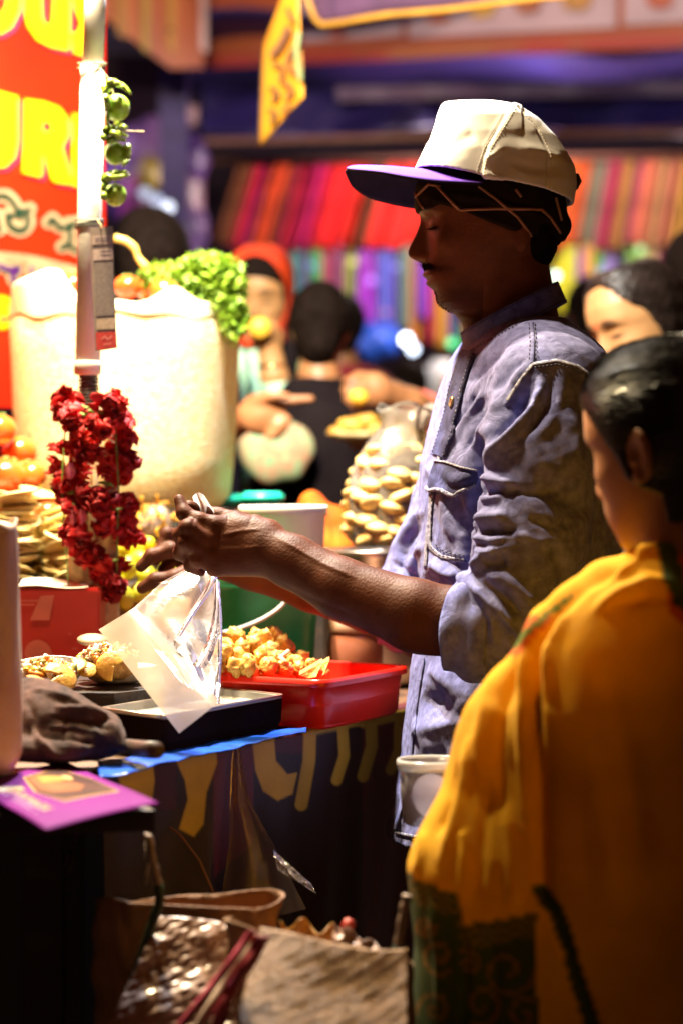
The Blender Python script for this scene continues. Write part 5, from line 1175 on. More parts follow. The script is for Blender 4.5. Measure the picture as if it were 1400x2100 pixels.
for i, (x, y, d, r, rx, ry, rz, lb) in enumerate([(235, 1365, 2.80, .026, 1.25, 0, .1, 'golden crust standing at the front of the right plate'), (200, 1352, 2.86, .020, .3, .4, 0, 'small crust lying left on the right plate'), (262, 1352, 2.88, .020, .5, -.3, 1, 'crust at the back right of the right plate'),
                                           (125, 1385, 2.72, .025, .9, .35, .3, 'golden crust leaning at the front of the left plate'), (150, 1362, 2.79, .020, .4, -.3, .6, 'crust at the back right of the left plate'), (178, 1372, 2.80, .015, .8, 0, .2, 'small crust between the two plates of snacks'), (80, 1392, 2.70, .018, .3, .2, .9, 'crust nearest the rag on the left plate')]):
    disc(P(x, y, d), r, .0055, rx, ry, rz).build('fried_crust', M['crust'], label=lb, cat='snack')
TOPM = [mat('topping_white', (.78, .74, .66), rough=.6), mat('topping_brown', (.28, .10, .03), rough=.4), mat('topping_orange', (.68, .22, .02), rough=.4), mat('topping_green', (.25, .26, .06), rough=.5), mat('topping_yellow', (.78, .50, .05), rough=.5), mat('topping_onion', (.60, .38, .22), rough=.4)]
for nm, (cx, cy, cd), rx_, n_ in (('right plate', (225, 1345, 2.86), .036, 260), ('left plate', (90, 1376, 2.76), .038, 240)):
    base = P(cx, cy, cd); t = thing('chaat_topping', base, 'heap of chopped onion, yoghurt and crisp bits on the ' + nm, 'food')
    for k, m in enumerate(TOPM):
        mb = MB()
        for i in range(n_ // 6):
            a, r = random.uniform(0, 6.28), math.sqrt(random.random()); h = (1 - r * r) * .012 + .004
            c = base + Vector((r * rx_ * math.cos(a), r * rx_ * .9 * math.sin(a), h - .006 + random.uniform(-.003, .003)))
            R = Euler([random.uniform(0, 6) for _ in range(3)]).to_matrix(); s = random.uniform(.0022, .0062)
            mb.ell(c, (s * random.uniform(.8, 1.8), s * .7, s * .6), 7, 5, R=R)
        mb.build(['yoghurt', 'crumb', 'sauce', 'coriander', 'crisp_bit', 'onion'][k], m, t, kind='stuff')
# heap core so the bits rest on something
    MB().ell(base + Vector((0, 0, -.012)), (rx_ * .95, rx_ * .85, .018), 24, 12, fn=lambda p: 1 + .08 * math.sin(p.x * 9) * math.sin(p.y * 8)).build('potato_base', mat('potato_' + nm[:4].strip(), (.55, .33, .10), (.3, .14, .04), rough=.6, vs=120, bump=.6, bs=200), t)
MB().sheet(lambda u, v: P(48 + u * 120, 1352 - 8 * math.sin(u * 3) + v * 26, 2.83 + .004 * math.sin(v * 3)), 20, 6, .0015).build('folded_napkin', M['plate'], label='white folded paper behind the snacks on the left plate', cat='paper')
MB().ell(P(190, 1312, 2.98), (.020, .014, .006), 20, 10, R=Euler((.4, 0, .2)).to_matrix()).build('wooden_spoon', mat('spoon', (.35, .22, .12), rough=.5), label='tan spoon bowl sticking up behind the right plate', cat='spoon')

# ---- crumpled rag
def blob_cloth(name, lo, hi, h, build, folds, m, **k):
    S = SDF(lo, hi, h); build(S); v, f = S.mesh(); v = relax(v, f, 2); v = v + vnormals(v, f) * (.0025 * fnoise(v, 60) + .0012 * fnoise(v, 170, 1))[:, None]
    v = sculpt(v, f, folds, -.4); v[:, 2] = np.maximum(v[:, 2], k.pop('floor', -1)); o = link_mesh(name, v, f, m); return tag(o, **k)
def rb(S):
    S.ell(P(95, 1480, 2.56), (.048, .05, .040), .02); S.ell(P(170, 1500, 2.57), (.045, .045, .030), .02); S.ell(P(60, 1450, 2.58), (.04, .04, .032), .02); S.ell(P(215, 1520, 2.55), (.024, .03, .018), .012); S.ell(P(90, 1530, 2.53), (.06, .05, .018), .015); S.cone(P(235, 1500, 2.53), P(250, 1530, 2.52), .010, .007, .01)
M['rag'] = mat('rag', (0.10, 0.042, 0.030), (0.022, 0.009, 0.007), rough=0.95, vs=18, aniso=(3, 1, 3), bump=.6, bs=420, sheen=.4)
blob_cloth('crumpled_rag', (P(0, 0, 2.5).x - .06, 2.44, TZ + .001), (P(300, 0, 2.6).x, 2.68, .99), .0025, rb,
           [([(60, 1410), (140, 1430), (190, 1460), (240, 1490)], 5, .004), ([(110, 1450), (170, 1455), (235, 1480)], 5, .005), ([(100, 1470), (160, 1475), (230, 1498)], 4, -.005), ([(90, 1490), (150, 1492), (225, 1512)], 5, .004), ([(80, 1510), (150, 1512), (215, 1530)], 5, -.005), ([(60, 1480), (80, 1520), (110, 1545), (150, 1552)], 6, .006), ([(55, 1430), (70, 1470), (60, 1520)], 8, -.004), ([(130, 1440), (140, 1470), (130, 1520)], 6, -.003), ([(180, 1460), (200, 1500), (190, 1540)], 6, .003)],
           M['rag'], label='crumpled dark brown rag on the table in front of the plates', cat='rag', floor=TZ + .003)
q = [P(x, y, 2.52) for x, y in smooth_path([(60, 1505), (72, 1500), (85, 1525), (110, 1545), (140, 1550)], 4)]
MB().tube(q, [.003 + .0012 * math.sin(i) for i in range(len(q))], 7).build('rope_end', mat('grey_rope', (.36, .26, .24), rough=.9, vs=200, bump=.6, bs=400), label='grey twisted rope end lying against the brown rag', cat='rope')
MB().tube([P(215, 1528, 2.62), P(300, 1537, 2.50), P(322, 1538, 2.47)], [.0092, .0092, .0092], 24).build('rolling_pin', mat('pin_wood', (0.06, 0.028, 0.016), (0.03, 0.014, 0.008), rough=0.55, vs=8, aniso=(2, 10, 10)), label='short dark wooden rolling pin poking out from the rag', cat='rolling pin')
# ---- tall cream roll at the left edge
rl = thing('plastic_sack', TG(-50, 1570) if False else P(-52, 1585, 2.44), 'tall cream plastic sack standing at the left edge beside the rag', 'sack')
def rollf(u, v):
    a = 2 * PI * u; h = v * .262; r = .0495 * (1 - .12 * v ** 3) * (1 + .012 * math.sin(a * 5 + v * 7) + .010 * math.sin(a * 9 - v * 13)) - .010 * math.exp(-(v / .05) ** 2)
    return P(-52, 1585, 2.44) + Vector((r * math.cos(a), r * math.sin(a), h + .004 * math.sin(a * 4) * v))
rv = thing  # the sack: wall and gathered mouth
MB().sheet(rollf, 60, 40, .0015).build('sack_wall', mat('cream_film', (0.58, 0.44, 0.36), (0.46, 0.31, 0.24), rough=0.4, vs=16, bump=.5, bs=40), rl)
MB().ell(P(-52, 1088, 2.44), (.043, .043, .012), 30, 8, fn=lambda p: 1 + .06 * math.sin(6 * math.atan2(p.y, p.x))).build('sack_mouth', M['liner'], rl)
# ---- purple leaflet
lf = thing('purple_leaflet', TG(150, 1640, TZ + .004), 'glossy purple leaflet with a gold framed portrait lying on the black cabinet corner', 'leaflet')
LZ = TZ + .006; lpn = Plane((0, 0, LZ), (1, 0, LZ), (0, 1, LZ))
def lrow(px, py, off=0): p = TG(px, py, LZ); return p
cA, cB, cC, cD = TG(95, 1703, LZ), TG(326, 1648, LZ), TG(118, 1564, LZ), TG(-45, 1618, LZ)
def leaf_z(p):
    w_ = (cB - cA).normalized(); t = (p - cA).dot(w_) / (cB - cA).length; return .012 * math.sin(PI * min(max(t, 0), 1)) ** 2 * .6
def leaf_pt(u, v, lift=0.0):
    p = (cA * (1 - u) + cB * u) * (1 - v) + (cD * (1 - u) + (cC + Vector((.01, 0, 0))) * u) * v
    p = p.copy(); p.z = LZ + .0035 * math.sin(PI * u) * (.4 + .6 * v) + .0006 * math.sin(v * 7) + lift; return p
MB().sheet(lambda u, v: leaf_pt(u, v), 30, 20, -.0008).build('paper', mat('purple_paper', (0.15, 0.008, 0.17), (0.125, 0.006, 0.14), rough=0.6, spec=.06, vs=5), lf)
def leaf_poly(uv, lift, nm, m): # small flat print following the sheet
    mb = MB(); c = (sum(a for a, b in uv) / len(uv), sum(b for a, b in uv) / len(uv)); R_ = 6
    n = len(uv); vs = []
    for k in range(R_ + 1):
        for a, b in uv: vs.append(leaf_pt(c[0] + (a - c[0]) * k / R_, c[1] + (b - c[1]) * k / R_, lift))
    mb.add(vs, [(k * n + i, k * n + (i + 1) % n, (k + 1) * n + (i + 1) % n, (k + 1) * n + i) for k in range(R_) for i in range(n)]); return mb.build(nm, m, lf)
def dens(uv, n=8): return [(uv[i][0] + (uv[(i + 1) % len(uv)][0] - uv[i][0]) * k / n, uv[i][1] + (uv[(i + 1) % len(uv)][1] - uv[i][1]) * k / n) for i in range(len(uv)) for k in range(n)]
fru = [(.40, .34), (.88, .30), (.90, .60), (.80, .88), (.42, .88), (.33, .60)]
leaf_poly(dens([(a - .012 * (1 if a < .6 else -1), b - .018 * (1 if b < .6 else -1)) for a, b in fru]), .0010, 'frame', mat('gold_print', (.62, .36, .08), (.5, .26, .05), rough=.35, vs=120))
leaf_poly(dens(fru), .0014, 'picture', mat('dark_picture', (0.09, 0.03, 0.02), (0.035, 0.012, 0.012), rough=.3, vs=20))
leaf_poly(dens([(.42, .50), (.62, .42), (.74, .50), (.70, .62), (.52, .84), (.42, .84), (.37, .62)], 4), .0018, 'robe', mat('robe_print', (.36, .13, .05), (.2, .07, .03), rough=.3, vs=50))
leaf_poly(dens([(.46, .70), (.60, .64), (.68, .66), (.72, .72), (.60, .80), (.50, .84)], 4), .0022, 'shawl_print', mat('ochre_print', (.42, .28, .06), (.3, .18, .04), rough=.3, vs=50))
leaf_poly(dens([(.665, .66), (.70, .62), (.745, .64), (.76, .70), (.73, .745), (.68, .73)], 4), .0026, 'face_print', mat('face_print', (.62, .36, .16), (.5, .28, .1), rough=.3, vs=50))
mb = MB(); cu = bpy.data.curves.new('t', 'FONT'); cu.body = 'CHAAPER'; cu.size = 1; o_ = bpy.data.objects.new('t', cu); COL.objects.link(o_); bpy.context.view_layer.update()
me_ = bpy.data.meshes.new_from_object(o_.evaluated_get(bpy.context.evaluated_depsgraph_get()))
mb.add([leaf_pt(.24 - v.co.y * .12, .80 - v.co.x * .125, .0014) for v in me_.vertices], [tuple(p.vertices) for p in me_.polygons]); bpy.data.objects.remove(o_)
mb.build('gold_lettering', mat('gold_letters', (.75, .45, .12), rough=.4), lf)
mb = MB()
for r_ in range(3):
    for k in range(16):
        if random.random() < .85: u0 = .165 - r_ * .035; v0 = .78 - k * .032; mb.quad(leaf_pt(u0, v0, .0014), leaf_pt(u0 + .012, v0, .0014), leaf_pt(u0 + .012, v0 - .022, .0014), leaf_pt(u0, v0 - .022, .0014))
mb.build('small_print', mat('lilac_print', (.55, .32, .62), rough=.4), lf, kind='stuff')
MB().box(TG(22, 1632, TZ + .002) + Vector((-.01, .0, .004)), (.05, .03, .006), rz=.3, bev=.002).build('pale_packet', mat('packet', (.7, .55, .3), rough=.4), label='small pale packet under the left edge of the purple leaflet', cat='packet')

# ---- red carton with white paper
ct = thing('red_carton', (P(118, 0, 3.22).x, 3.26, TZ), 'red printed cardboard carton with white paper on top left of the garland', 'carton')
x0, x1 = P(26, 0, 3.2).x, P(206, 0, 3.2).x; zt_ = P(0, 1207, 3.2).z
M['carton'] = mat('carton', (0.52, 0.022, 0.010), (0.44, 0.016, 0.008), rough=0.45, vs=9, bump=.08, bs=40)
MB().box(((x0 + x1) / 2, 3.26, (TZ + zt_) / 2 + .001), (x1 - x0, .12, zt_ - TZ - .002), rz=0, bev=.003).build('box', M['carton'], ct, smooth=False)
cpn = Plane((0, 3.1995, 1), (1, 3.1995, 1), (0, 3.1995, 2)); cm = mat('carton_print', (0.62, 0.13, 0.09), rough=.5)
mb = MB(); mb.quad(*[cpn.at(x, y, .001) for x, y in [(84, 1222), (112, 1220), (102, 1272), (62, 1272)]]); mb.build('printed_flash', cm, ct, smooth=False)
mb = MB(); flat_stroke(mb, cpn, [(78, 1340), (79, 1341)], 56, .001); mb.build('printed_disc', cm, ct, smooth=False)
mb = MB()
for y, xs in ((1232, (32, 80)), (1240, (34, 70)), (1330, (150, 158)), (1300, (142, 146))): flat_stroke(mb, cpn, [(xs[0], y), (xs[1], y)], 3, .001)
mb.build('small_print', cm, ct, smooth=False, kind='stuff')
MB().sheet(lambda u, v: Vector((x0 + .002 + u * .10, 3.20 + v * .09, zt_ + .003 + .006 * v * v + .002 * math.sin(u * 6))), 14, 8, .0012).build('white_paper', mat('bright_paper', (.84, .86, .80), rough=.6), label='sheet of white paper lying on top of the red carton', cat='paper')

# ---- riser with snacks behind
crate('wooden_riser', (-.485, 3.52, (TZ + 1.012) / 2), (.42, .30, 1.012 - TZ - .002), 'dark wooden riser behind the red carton under the pale snack stacks')
M['papdi'] = mat('papdi', (0.86, 0.72, 0.34), (0.78, 0.58, 0.20), rough=0.5, vs=40, bump=.3, bs=120)
pd = MB().ell((0, 0, 0), (.032, .032, .0035), 22, 8, fn=lambda p: 1 + .03 * math.sin(5 * math.atan2(p.y, p.x)) + .1 * p.x * p.x).build('flat_crisp', M['papdi'], None, origin=(0, 0, 0))
tag(pd, 'round pale flat crisp in the stacks behind the red carton', 'snack', 'pale crisps stacked behind the carton'); firstp = True
for sx, n_, yb in ((10, 15, 1188), (62, 17, 1188), (112, 15, 1188), (35, 20, 1182), (88, 20, 1182), (-30, 18, 1185), (140, 12, 1186)):
    dd = random.uniform(3.44, 3.56)
    for k in range(n_):
        o = pd if firstp else pd.copy()
        if not firstp: COL.objects.link(o)
        firstp = False
        b = P(sx, 0, dd); o.location = (b.x + random.uniform(-.006, .006), dd + random.uniform(-.006, .006), 1.018 + k * .0068); o.rotation_euler = (random.uniform(-.12, .5), random.uniform(-.3, .3), random.uniform(0, 6))
yt = thing('yellow_tub', (P(30, 0, 3.66).x, 3.66, 1.012), 'bright yellow plastic tub under the tomatoes at the left edge', 'tub')
yb0 = Vector((P(30, 0, 3.68).x, 3.68, 1.012)); hh = P(0, 1010, 3.6).z - 1.012
MB().box(yb0 + Vector((0, 0, hh / 2)), (.115, .10, hh), bev=.006).build('tub_wall', mat('yellow_plastic', (.80, .62, .02), rough=.35, vs=6), yt)
MB().box(yb0 + Vector((0, 0, hh - .004)), (.122, .107, .010), bev=.004).build('rim', mat('yellow_rim', (.84, .70, .08), rough=.35, vs=6), yt)
# ---- yellow snack bag, chopped lemons
sb = thing('snack_bag', P(320, 1118, 3.6), 'clear bag of orange yellow noodles just behind the vendor’s fingers'.replace('’', "'"), 'bag')
sc_ = P(320, 1085, 3.6)
MB().ell(sc_, (.032, .028, .038), 24, 16, fn=lambda p: 1 + .05 * math.sin(p.x * 9 + p.z * 5)).build('wrap', film('snack_film', (.95, .9, .8), clear=.75, milky=.2), sb)
mb = MB()
for k in range(150):
    c = sc_ + Vector((random.gauss(0, .012), random.gauss(0, .010), random.gauss(0, .015))); a = random.uniform(0, 6); r = random.uniform(.006, .014); rx = random.uniform(0, 3)
    mb.tube([c + Euler((rx, a, 0)).to_matrix() @ Vector((r * math.cos(t * .9), r * math.sin(t * .9), .002 * t)) for t in range(5)], .0016, 5)
mb.build('noodle', mat('noodle', (.80, .42, .02), (.6, .22, .01), rough=.5, vs=80), sb, kind='stuff')
crate('low_crate', (-.285, 3.66, (TZ + P(0, 1125, 3.6).z) / 2), (.13, .16, P(0, 1125, 3.6).z - TZ - .003), 'small dark crate under the clear bag of noodles')
lm = MB().ell((0, 0, 0), (.017, .014, .013), 16, 10, fn=lambda p: 1 + .10 * max(0, abs(p.x) - .85) * 4).build('lemon', mat('lemon', (.78, .66, .03), (.62, .56, .02), rough=.35, vs=30, bump=.3, bs=400), None, origin=(0, 0, 0))
LEM = [(268, 1128, 3.42, 'yellow lemon highest in the pile behind the garland'), (298, 1120, 3.46, 'yellow lemon under the noodle bag'), (285, 1150, 3.40, 'yellow lemon in the middle of the pile behind the garland'), (262, 1165, 3.36, 'greenish lemon beside the lowest garland flowers'), (240, 1200, 3.34, 'pale lemon at the bottom of the pile by the red carton'),
       (330, 1140, 3.44, 'yellow lemon just behind the far hand'), (300, 1180, 3.38, 'yellow lemon below the far hand fingers'), (255, 1225, 3.32, 'tan yellow lemon beside the right side of the carton'), (285, 1215, 3.36, 'lemon at the lower right of the pile'), (345, 1175, 3.42, 'lemon hidden partly by the far palm'), (320, 1215, 3.38, 'lemon seen through the clear bag'), (235, 1165, 3.42, 'lemon right behind the garland string')]
for i, (x, y, d, lb) in enumerate(LEM):
    o = lm if i == 0 else lm.copy()
    if i: COL.objects.link(o)
    o.location = P(x, y, d); o.rotation_euler = [random.uniform(0, 6) for _ in range(3)]; o.scale = (random.uniform(.9, 1.2),) * 3; tag(o, lb, 'lemon', 'lemons piled behind the garland')
lb_ = thing('lemon_bowl', (P(295, 0, 3.4).x, 3.42, TZ), 'tan bowl holding the lemons behind the garland', 'bowl')
zc_ = P(0, 1235, 3.38).z
MB().lathe((P(295, 0, 3.4).x, 3.42, TZ + .002), [(.04, 0), (.05, .004), (.060, (zc_ - TZ) * .5), (.068, zc_ - TZ), (.064, zc_ - TZ), (.056, (zc_ - TZ) * .5), (.03, (zc_ - TZ) * .45)], 40).build('dish', mat('tan_bowl', (.5, .3, .12), (.4, .2, .08), rough=.4, vs=12), lb_)

# ---- steel pot with a bag of puffed shells
PD = 3.62; pz = P(0, 1130, PD).z; pc = Vector((P(772, 0, PD).x, PD, TZ + .003))
pot = thing('steel_pot', pc, 'tall brushed steel pot behind the vendor’s forearm holding a bag of shells'.replace('’', "'"), 'pot')
hp = pz - TZ - .003
MB().lathe(pc, [(.07, 0), (.078, .004), (.082, .03), (.083, hp - .012), (.0855, hp - .008), (.0865, hp - .003), (.085, hp), (.080, hp - .001), (.079, hp - .03), (.078, .01), (.02, .008)], 64).build('pot_wall', M['steel'], pot)
MB().lathe(pc, [(.0868, hp - .004), (.0882, hp), (.0868, hp + .003), (.0845, hp + .001)], 64, caps=(False, False)).build('rim', M['steel'], pot)
pb = thing('shell_bag', P(800, 1120, PD), 'clear plastic bag full of round pale puffed shells standing in the steel pot', 'bag')
def pbag(u, v):
    a = 2 * PI * u; H = .215
    r = np.interp(v, [0, .12, .35, .55, .72, .85, .93, 1], [.055, .068, .068, .062, .048, .034, .038, .046]); r *= 1 + .05 * math.sin(a * 5 + v * 9) * (.3 + v) + .03 * math.sin(a * 9 + v * 20)
    return P(800, 1118, PD) + Vector((r * math.cos(a) + .025 * v * v, r * .9 * math.sin(a), v * H + .006 * math.sin(a * 3) * v))
MB().sheet(pbag, 64, 40, .0006).build('wrap', film('clear_bag', (1.0, .94, .82), clear=.76, milky=.3, wrinkle=.5, ws=22), pb)
sh = MB().ell((0, 0, 0), (.023, .023, .011), 14, 9, fn=lambda p: 1 + .03 * math.sin(p.x * 8)).build('puffed_shell', mat('shell', (.80, .58, .22), (.66, .40, .12), rough=.45, vs=50, bump=.3, bs=120), None, origin=(0, 0, 0))
tag(sh, 'round hollow fried shell inside the clear bag in the steel pot', 'snack', 'puffed shells in the clear bag'); k = 0
for lay in range(9):
    zz = .012 + lay * .0165; rr = np.interp(zz / .215, [0, .12, .35, .55, .72], [.046, .056, .056, .048, .03]); nn_ = max(3, int(rr * 220))
    for j in range(nn_):
        o = sh if k == 0 else sh.copy()
        if k: COL.objects.link(o)
        k += 1; a = 2 * PI * j / nn_ + lay * .7; q = rr * (1 if j % 3 else .5)
        o.location = P(800, 1118, PD) + Vector((q * math.cos(a) + .025 * (zz / .215) ** 2, q * .9 * math.sin(a), zz + random.uniform(-.003, .003))); o.rotation_euler = [random.uniform(-.5, .5), random.uniform(-.5, .5), random.uniform(0, 6)]
# ---- green bucket, white tub on its lid, containers behind
GD = 3.42; gz = P(0, 1192, GD).z; gc = Vector((P(548, 0, GD).x, GD + .01, TZ + .003)); hg = gz - TZ - .003
gb = thing('green_bucket', gc, 'green plastic bucket with a white handle under the vendor’s forearms'.replace('’', "'"), 'bucket')
M['green_plastic'] = mat('green_plastic', (0.012, 0.30, 0.11), (0.010, 0.24, 0.085), rough=0.35, vs=8)
MB().lathe(gc, [(.062, 0), (.066, .003), (.070, hg * .5), (.0755, hg - .012), (.078, hg - .011), (.0785, hg), (.074, hg), (.070, hg * .5), (.02, .01)], 64).build('bucket_wall', M['green_plastic'], gb)
MB().lathe(gc + Vector((0, 0, hg + .0006)), [(.079, -.004), (.0795, .003), (.077, .006), (.01, .006)], 64).build('lid', M['green_plastic'], gb)
q = [P(x, y, GD - .085) for x, y in smooth_path([(448, 1300), (500, 1286), (545, 1266), (580, 1240), (600, 1205)], 5)]
MB().tube(q, .0028, 8).build('handle', mat('white_plastic', (.80, .80, .76), rough=.35), gb)
wt = thing('white_tub', gc + Vector((.03, .02, hg + .007)), 'round white plastic tub standing on the lid of the green bucket', 'tub')
zt2 = P(0, 1036, GD + .03).z; h2 = zt2 - gz - .007; wc = Vector((P(581, 0, GD + .03).x, GD + .03, gz + .007))
MB().lathe(wc, [(.056, 0), (.058, .003), (.062, h2 - .016), (.065, h2 - .015), (.0655, h2 - .004), (.064, h2), (.060, h2 - .002), (.058, .01), (.01, .008)], 64).build('tub_wall', mat('tub_white', (.84, .84, .78), rough=.4, vs=6), wt)
for k, (x, y, w_, h_, d, c, lb) in enumerate([(470, 1012, 85, 26, 3.95, (0.02, .42, .30), 'teal plastic box left of the white tub'), (540, 1008, 84, 24, 3.88, (0.015, .60, .42), 'bright turquoise lidded box behind the white tub')]):
    c0 = P(x + (0 if k else -10), y + h_, d); zb = TZ + .003; t = thing('lidded_box', (c0.x, d, zb), lb, 'box'); wm = w_ / FPX * d; zt_2 = P(0, y, d).z
    MB().box((c0.x, d, (zb + zt_2 - .02) / 2), (wm * .9, .09, zt_2 - .02 - zb), bev=.005).build('box_wall', mat('box_clear%d' % k, (.16, .08, .06), (.10, .05, .04), rough=.4), t)
    MB().box((c0.x, d, zt_2 - .010), (wm, .10, .019), bev=.005).build('lid', mat('lid_teal%d' % k, c, rough=.35), t)
def ob(S): S.ell(P(665, 1085, 3.95), (.048, .05, .045), .02); S.ell(P(640, 1040, 3.97), (.024, .03, .03), .015); S.ell(P(675, 1120, 3.93), (.05, .05, .03), .02)
blob_cloth('orange_bundle', P(590, 1150, 3.95) - Vector((0, .08, .02)), P(745, 990, 3.95) + Vector((0, .08, .02)), .004, ob, [([(640, 1040), (655, 1080), (650, 1120)], 6, .006), ([(670, 1050), (685, 1090), (690, 1120)], 6, -.006)], weave('orange_cloth', (.70, .16, .01), (.5, .08, .01)), label='orange cloth bundle between the white tub and the shell bag', cat='bundle')
crate('back_crate', (P(650, 0, 3.98).x, 3.98, (TZ + P(0, 1128, 3.93).z) / 2), (.16, .14, P(0, 1128, 3.93).z - TZ - .003), 'dark crate under the orange bundle')
jr = thing('plastic_jar', P(705, 1400, 3.36) * 1, 'pinkish clear jar behind the far rim of the red tub', 'jar')
jc = Vector((P(728, 0, 3.40).x, 3.44, TZ + .003)); MB().lathe(jc, [(.035, 0), (.040, .004), (.041, .07), (.038, .085), (.036, .09)], 40).build('jar_wall', mat('jar_pink', (.42, .16, .10), (.30, .10, .06), rough=.25, vs=14), jr)
MB().lathe(jc + Vector((0, 0, .09)), [(.039, 0), (.040, .002), (.040, .016), (.037, .018), (.01, .018)], 40).build('lid', mat('jar_lid', (.55, .32, .22), rough=.4), jr)

# ---- clear bag and waxed paper pouch in the hands
fb = thing('clear_bag', P(420, 1180, 3.0), 'thin clear plastic bag hanging from the vendor’s pinched hands'.replace('’', "'"), 'bag')
poly = [(395, 1165), (338, 1190), (258, 1252), (258, 1270), (310, 1330), (375, 1398), (420, 1425), (450, 1442), (456, 1330), (454, 1190), (432, 1165)]
def bagf(side):
    def fn(u, v):
        L_ = np.interp(v, [0, .15, .32, .6, 1], [396, 335, 262, 320, 372]); R2 = np.interp(v, [0, .15, .32, .6, 1], [432, 452, 456, 455, 451]); yl = np.interp(v, [0, .15, .32, .6, 1], [1160, 1192, 1258, 1335, 1400]); yr = np.interp(v, [0, .15, .32, .6, 1], [1160, 1200, 1270, 1350, 1445])
        x = L_ + (R2 - L_) * u; y = yl + (yr - yl) * u; d = 2.96 - .12 * v + side * .014 * math.sin(PI * u) * math.sin(PI * min(v * 1.1, 1)) + .004 * math.sin(u * 9 + v * 3 + side) * (.4 + v) + .0012 * math.sin(u * 21 - v * 9) + .002 * math.sin(v * 13 + u * 5)
        return P(x, y, d)
    return fn
cf_ = film('bag_film', (.92, .88, .90), clear=.66, wrinkle=.3, ws=20, rough=.28)
MB().grid(bagf(-1), 50, 50).build('front_sheet', cf_, fb); MB().grid(bagf(1), 50, 50).build('back_sheet', cf_, fb)
def foldf(pts, w0, w1, d):
    q = smooth_path(pts, 6); n = len(q); ys = [p[1] for p in q]
    def fn(u, v):
        i = min(int(v * (n - 1)), n - 2); t = v * (n - 1) - i; x = q[i][0] * (1 - t) + q[i + 1][0] * t; y = q[i][1] * (1 - t) + q[i + 1][1] * t; w_ = w0 + (w1 - w0) * v
        return P(x + (u - .5) * w_, y + (u - .5) * w_ * .3, d - .12 * max(0, (y - 1165) / 250) - .004 * math.sin(PI * u) - .002 * math.sin(v * 9))
    return fn
ff = film('bag_fold', (.80, .76, .92), clear=.45, wrinkle=.5, ws=20, rough=.15)
for k, (pts, a, b) in enumerate([([(440, 1178), (428, 1210), (400, 1250), (366, 1305)], 16, 9), ([(446, 1190), (445, 1260), (430, 1330), (408, 1368)], 10, 26), ([(398, 1170), (376, 1186), (350, 1192), (330, 1196)], 14, 8), ([(448, 1200), (452, 1300), (448, 1400)], 8, 10)]):
    MB().grid(foldf(pts, a, b, 2.94), 8, 24).build('gathered_fold', ff, fb)
MB().grid(lambda u, v: P(392 + 42 * u + 8 * v * (1 - u) + 6 * math.sin(v * 4), 1062 - (44 if 0 else 1) * v * (30 + 22 * math.sin(PI * (u * .8 + .2))), 2.885 + .006 * math.sin(u * 9 + v * 3)), 12, 12).build('twisted_mouth', film('bag_top', (.95, .95, .95), clear=.12, wrinkle=.6), fb)
pp = thing('paper_pouch', P(330, 1380, 2.72), 'translucent waxed paper pouch swinging below the clear bag', 'pouch')
pm, nt, b, out = nt_of('waxed_paper'); L = nt.links.new; tc = N(nt, 'ShaderNodeTexCoord'); nz = N(nt, 'ShaderNodeTexNoise'); nz.inputs['Scale'].default_value = 14; L(tc.outputs['Object'], nz.inputs[0])
cr = N(nt, 'ShaderNodeValToRGB'); cr.color_ramp.elements[0].color = (.92, .78, .62, 1); cr.color_ramp.elements[1].color = (.97, .90, .80, 1); L(nz.outputs['Fac'], cr.inputs[0]); L(cr.outputs[0], b.inputs['Base Color']); b.inputs['Roughness'].default_value = .35
tl = N(nt, 'ShaderNodeBsdfTranslucent'); L(cr.outputs[0], tl.inputs[0]); tr = N(nt, 'ShaderNodeBsdfTransparent'); m1 = N(nt, 'ShaderNodeMixShader'); m1.inputs[0].default_value = .8; L(b.outputs[0], m1.inputs[1]); L(tl.outputs[0], m1.inputs[2])
m2 = N(nt, 'ShaderNodeMixShader'); m2.inputs[0].default_value = .5; L(m1.outputs[0], m2.inputs[1]); L(tr.outputs[0], m2.inputs[2]); L(m2.outputs[0], out.inputs[0])
def pouch(s):
    def fn(u, v):
        x = (203 + (278 - 203) * u) * (1 - v) + (368 + (452 - 368) * u) * v; y = (1291 + (1245 - 1291) * u) * (1 - v) + (1504 + (1438 - 1504) * u) * v
        return P(x, y, 2.80 - .19 * v + s * .005 * math.sin(PI * u) + .006 * math.sin(v * 5 + 1) + .003 * math.sin(u * 6 + v * 9))
    return fn
MB().grid(pouch(-1), 16, 40).build('front_sheet', pm, pp); MB().grid(pouch(1), 16, 40).build('back_sheet', pm, pp)
MB().grid(lambda u, v: pouch(-1.6)(u * .16 + .80, v), 4, 40).build('folded_edge', pm, pp)

# ---- plastic bag pinned on the skirt
hb = thing('hanging_bag', P(490, 1530, 2.86), 'clear plastic bag caught on the stall edge and hanging over the cloth skirt', 'bag')
def hbf(s):
    def fn(u, v):
        c = np.interp(v, [0, .1, .35, .6, 1], [485, 486, 492, 515, 540]); w_ = np.interp(v, [0, .04, .12, .35, .6, 1], [34, 14, 22, 40, 90, 175]); y = 1526 + 335 * v + 18 * math.sin(u * 3) * v
        y0 = y; d = 2.775 - .05 * v + s * .010 * math.sin(PI * u) * v + .003 * math.sin(u * 9 + v * 2) * (.3 + v) - .006
        return P(c + (u - .5) * w_, y0, d)
    return fn
hf_ = film('skirt_film', (.60, .50, .52), clear=.90, wrinkle=.25, ws=14, rough=.25)
MB().grid(hbf(-1), 40, 50).build('front_sheet', hf_, hb); MB().grid(hbf(1), 40, 50).build('back_sheet', hf_, hb)
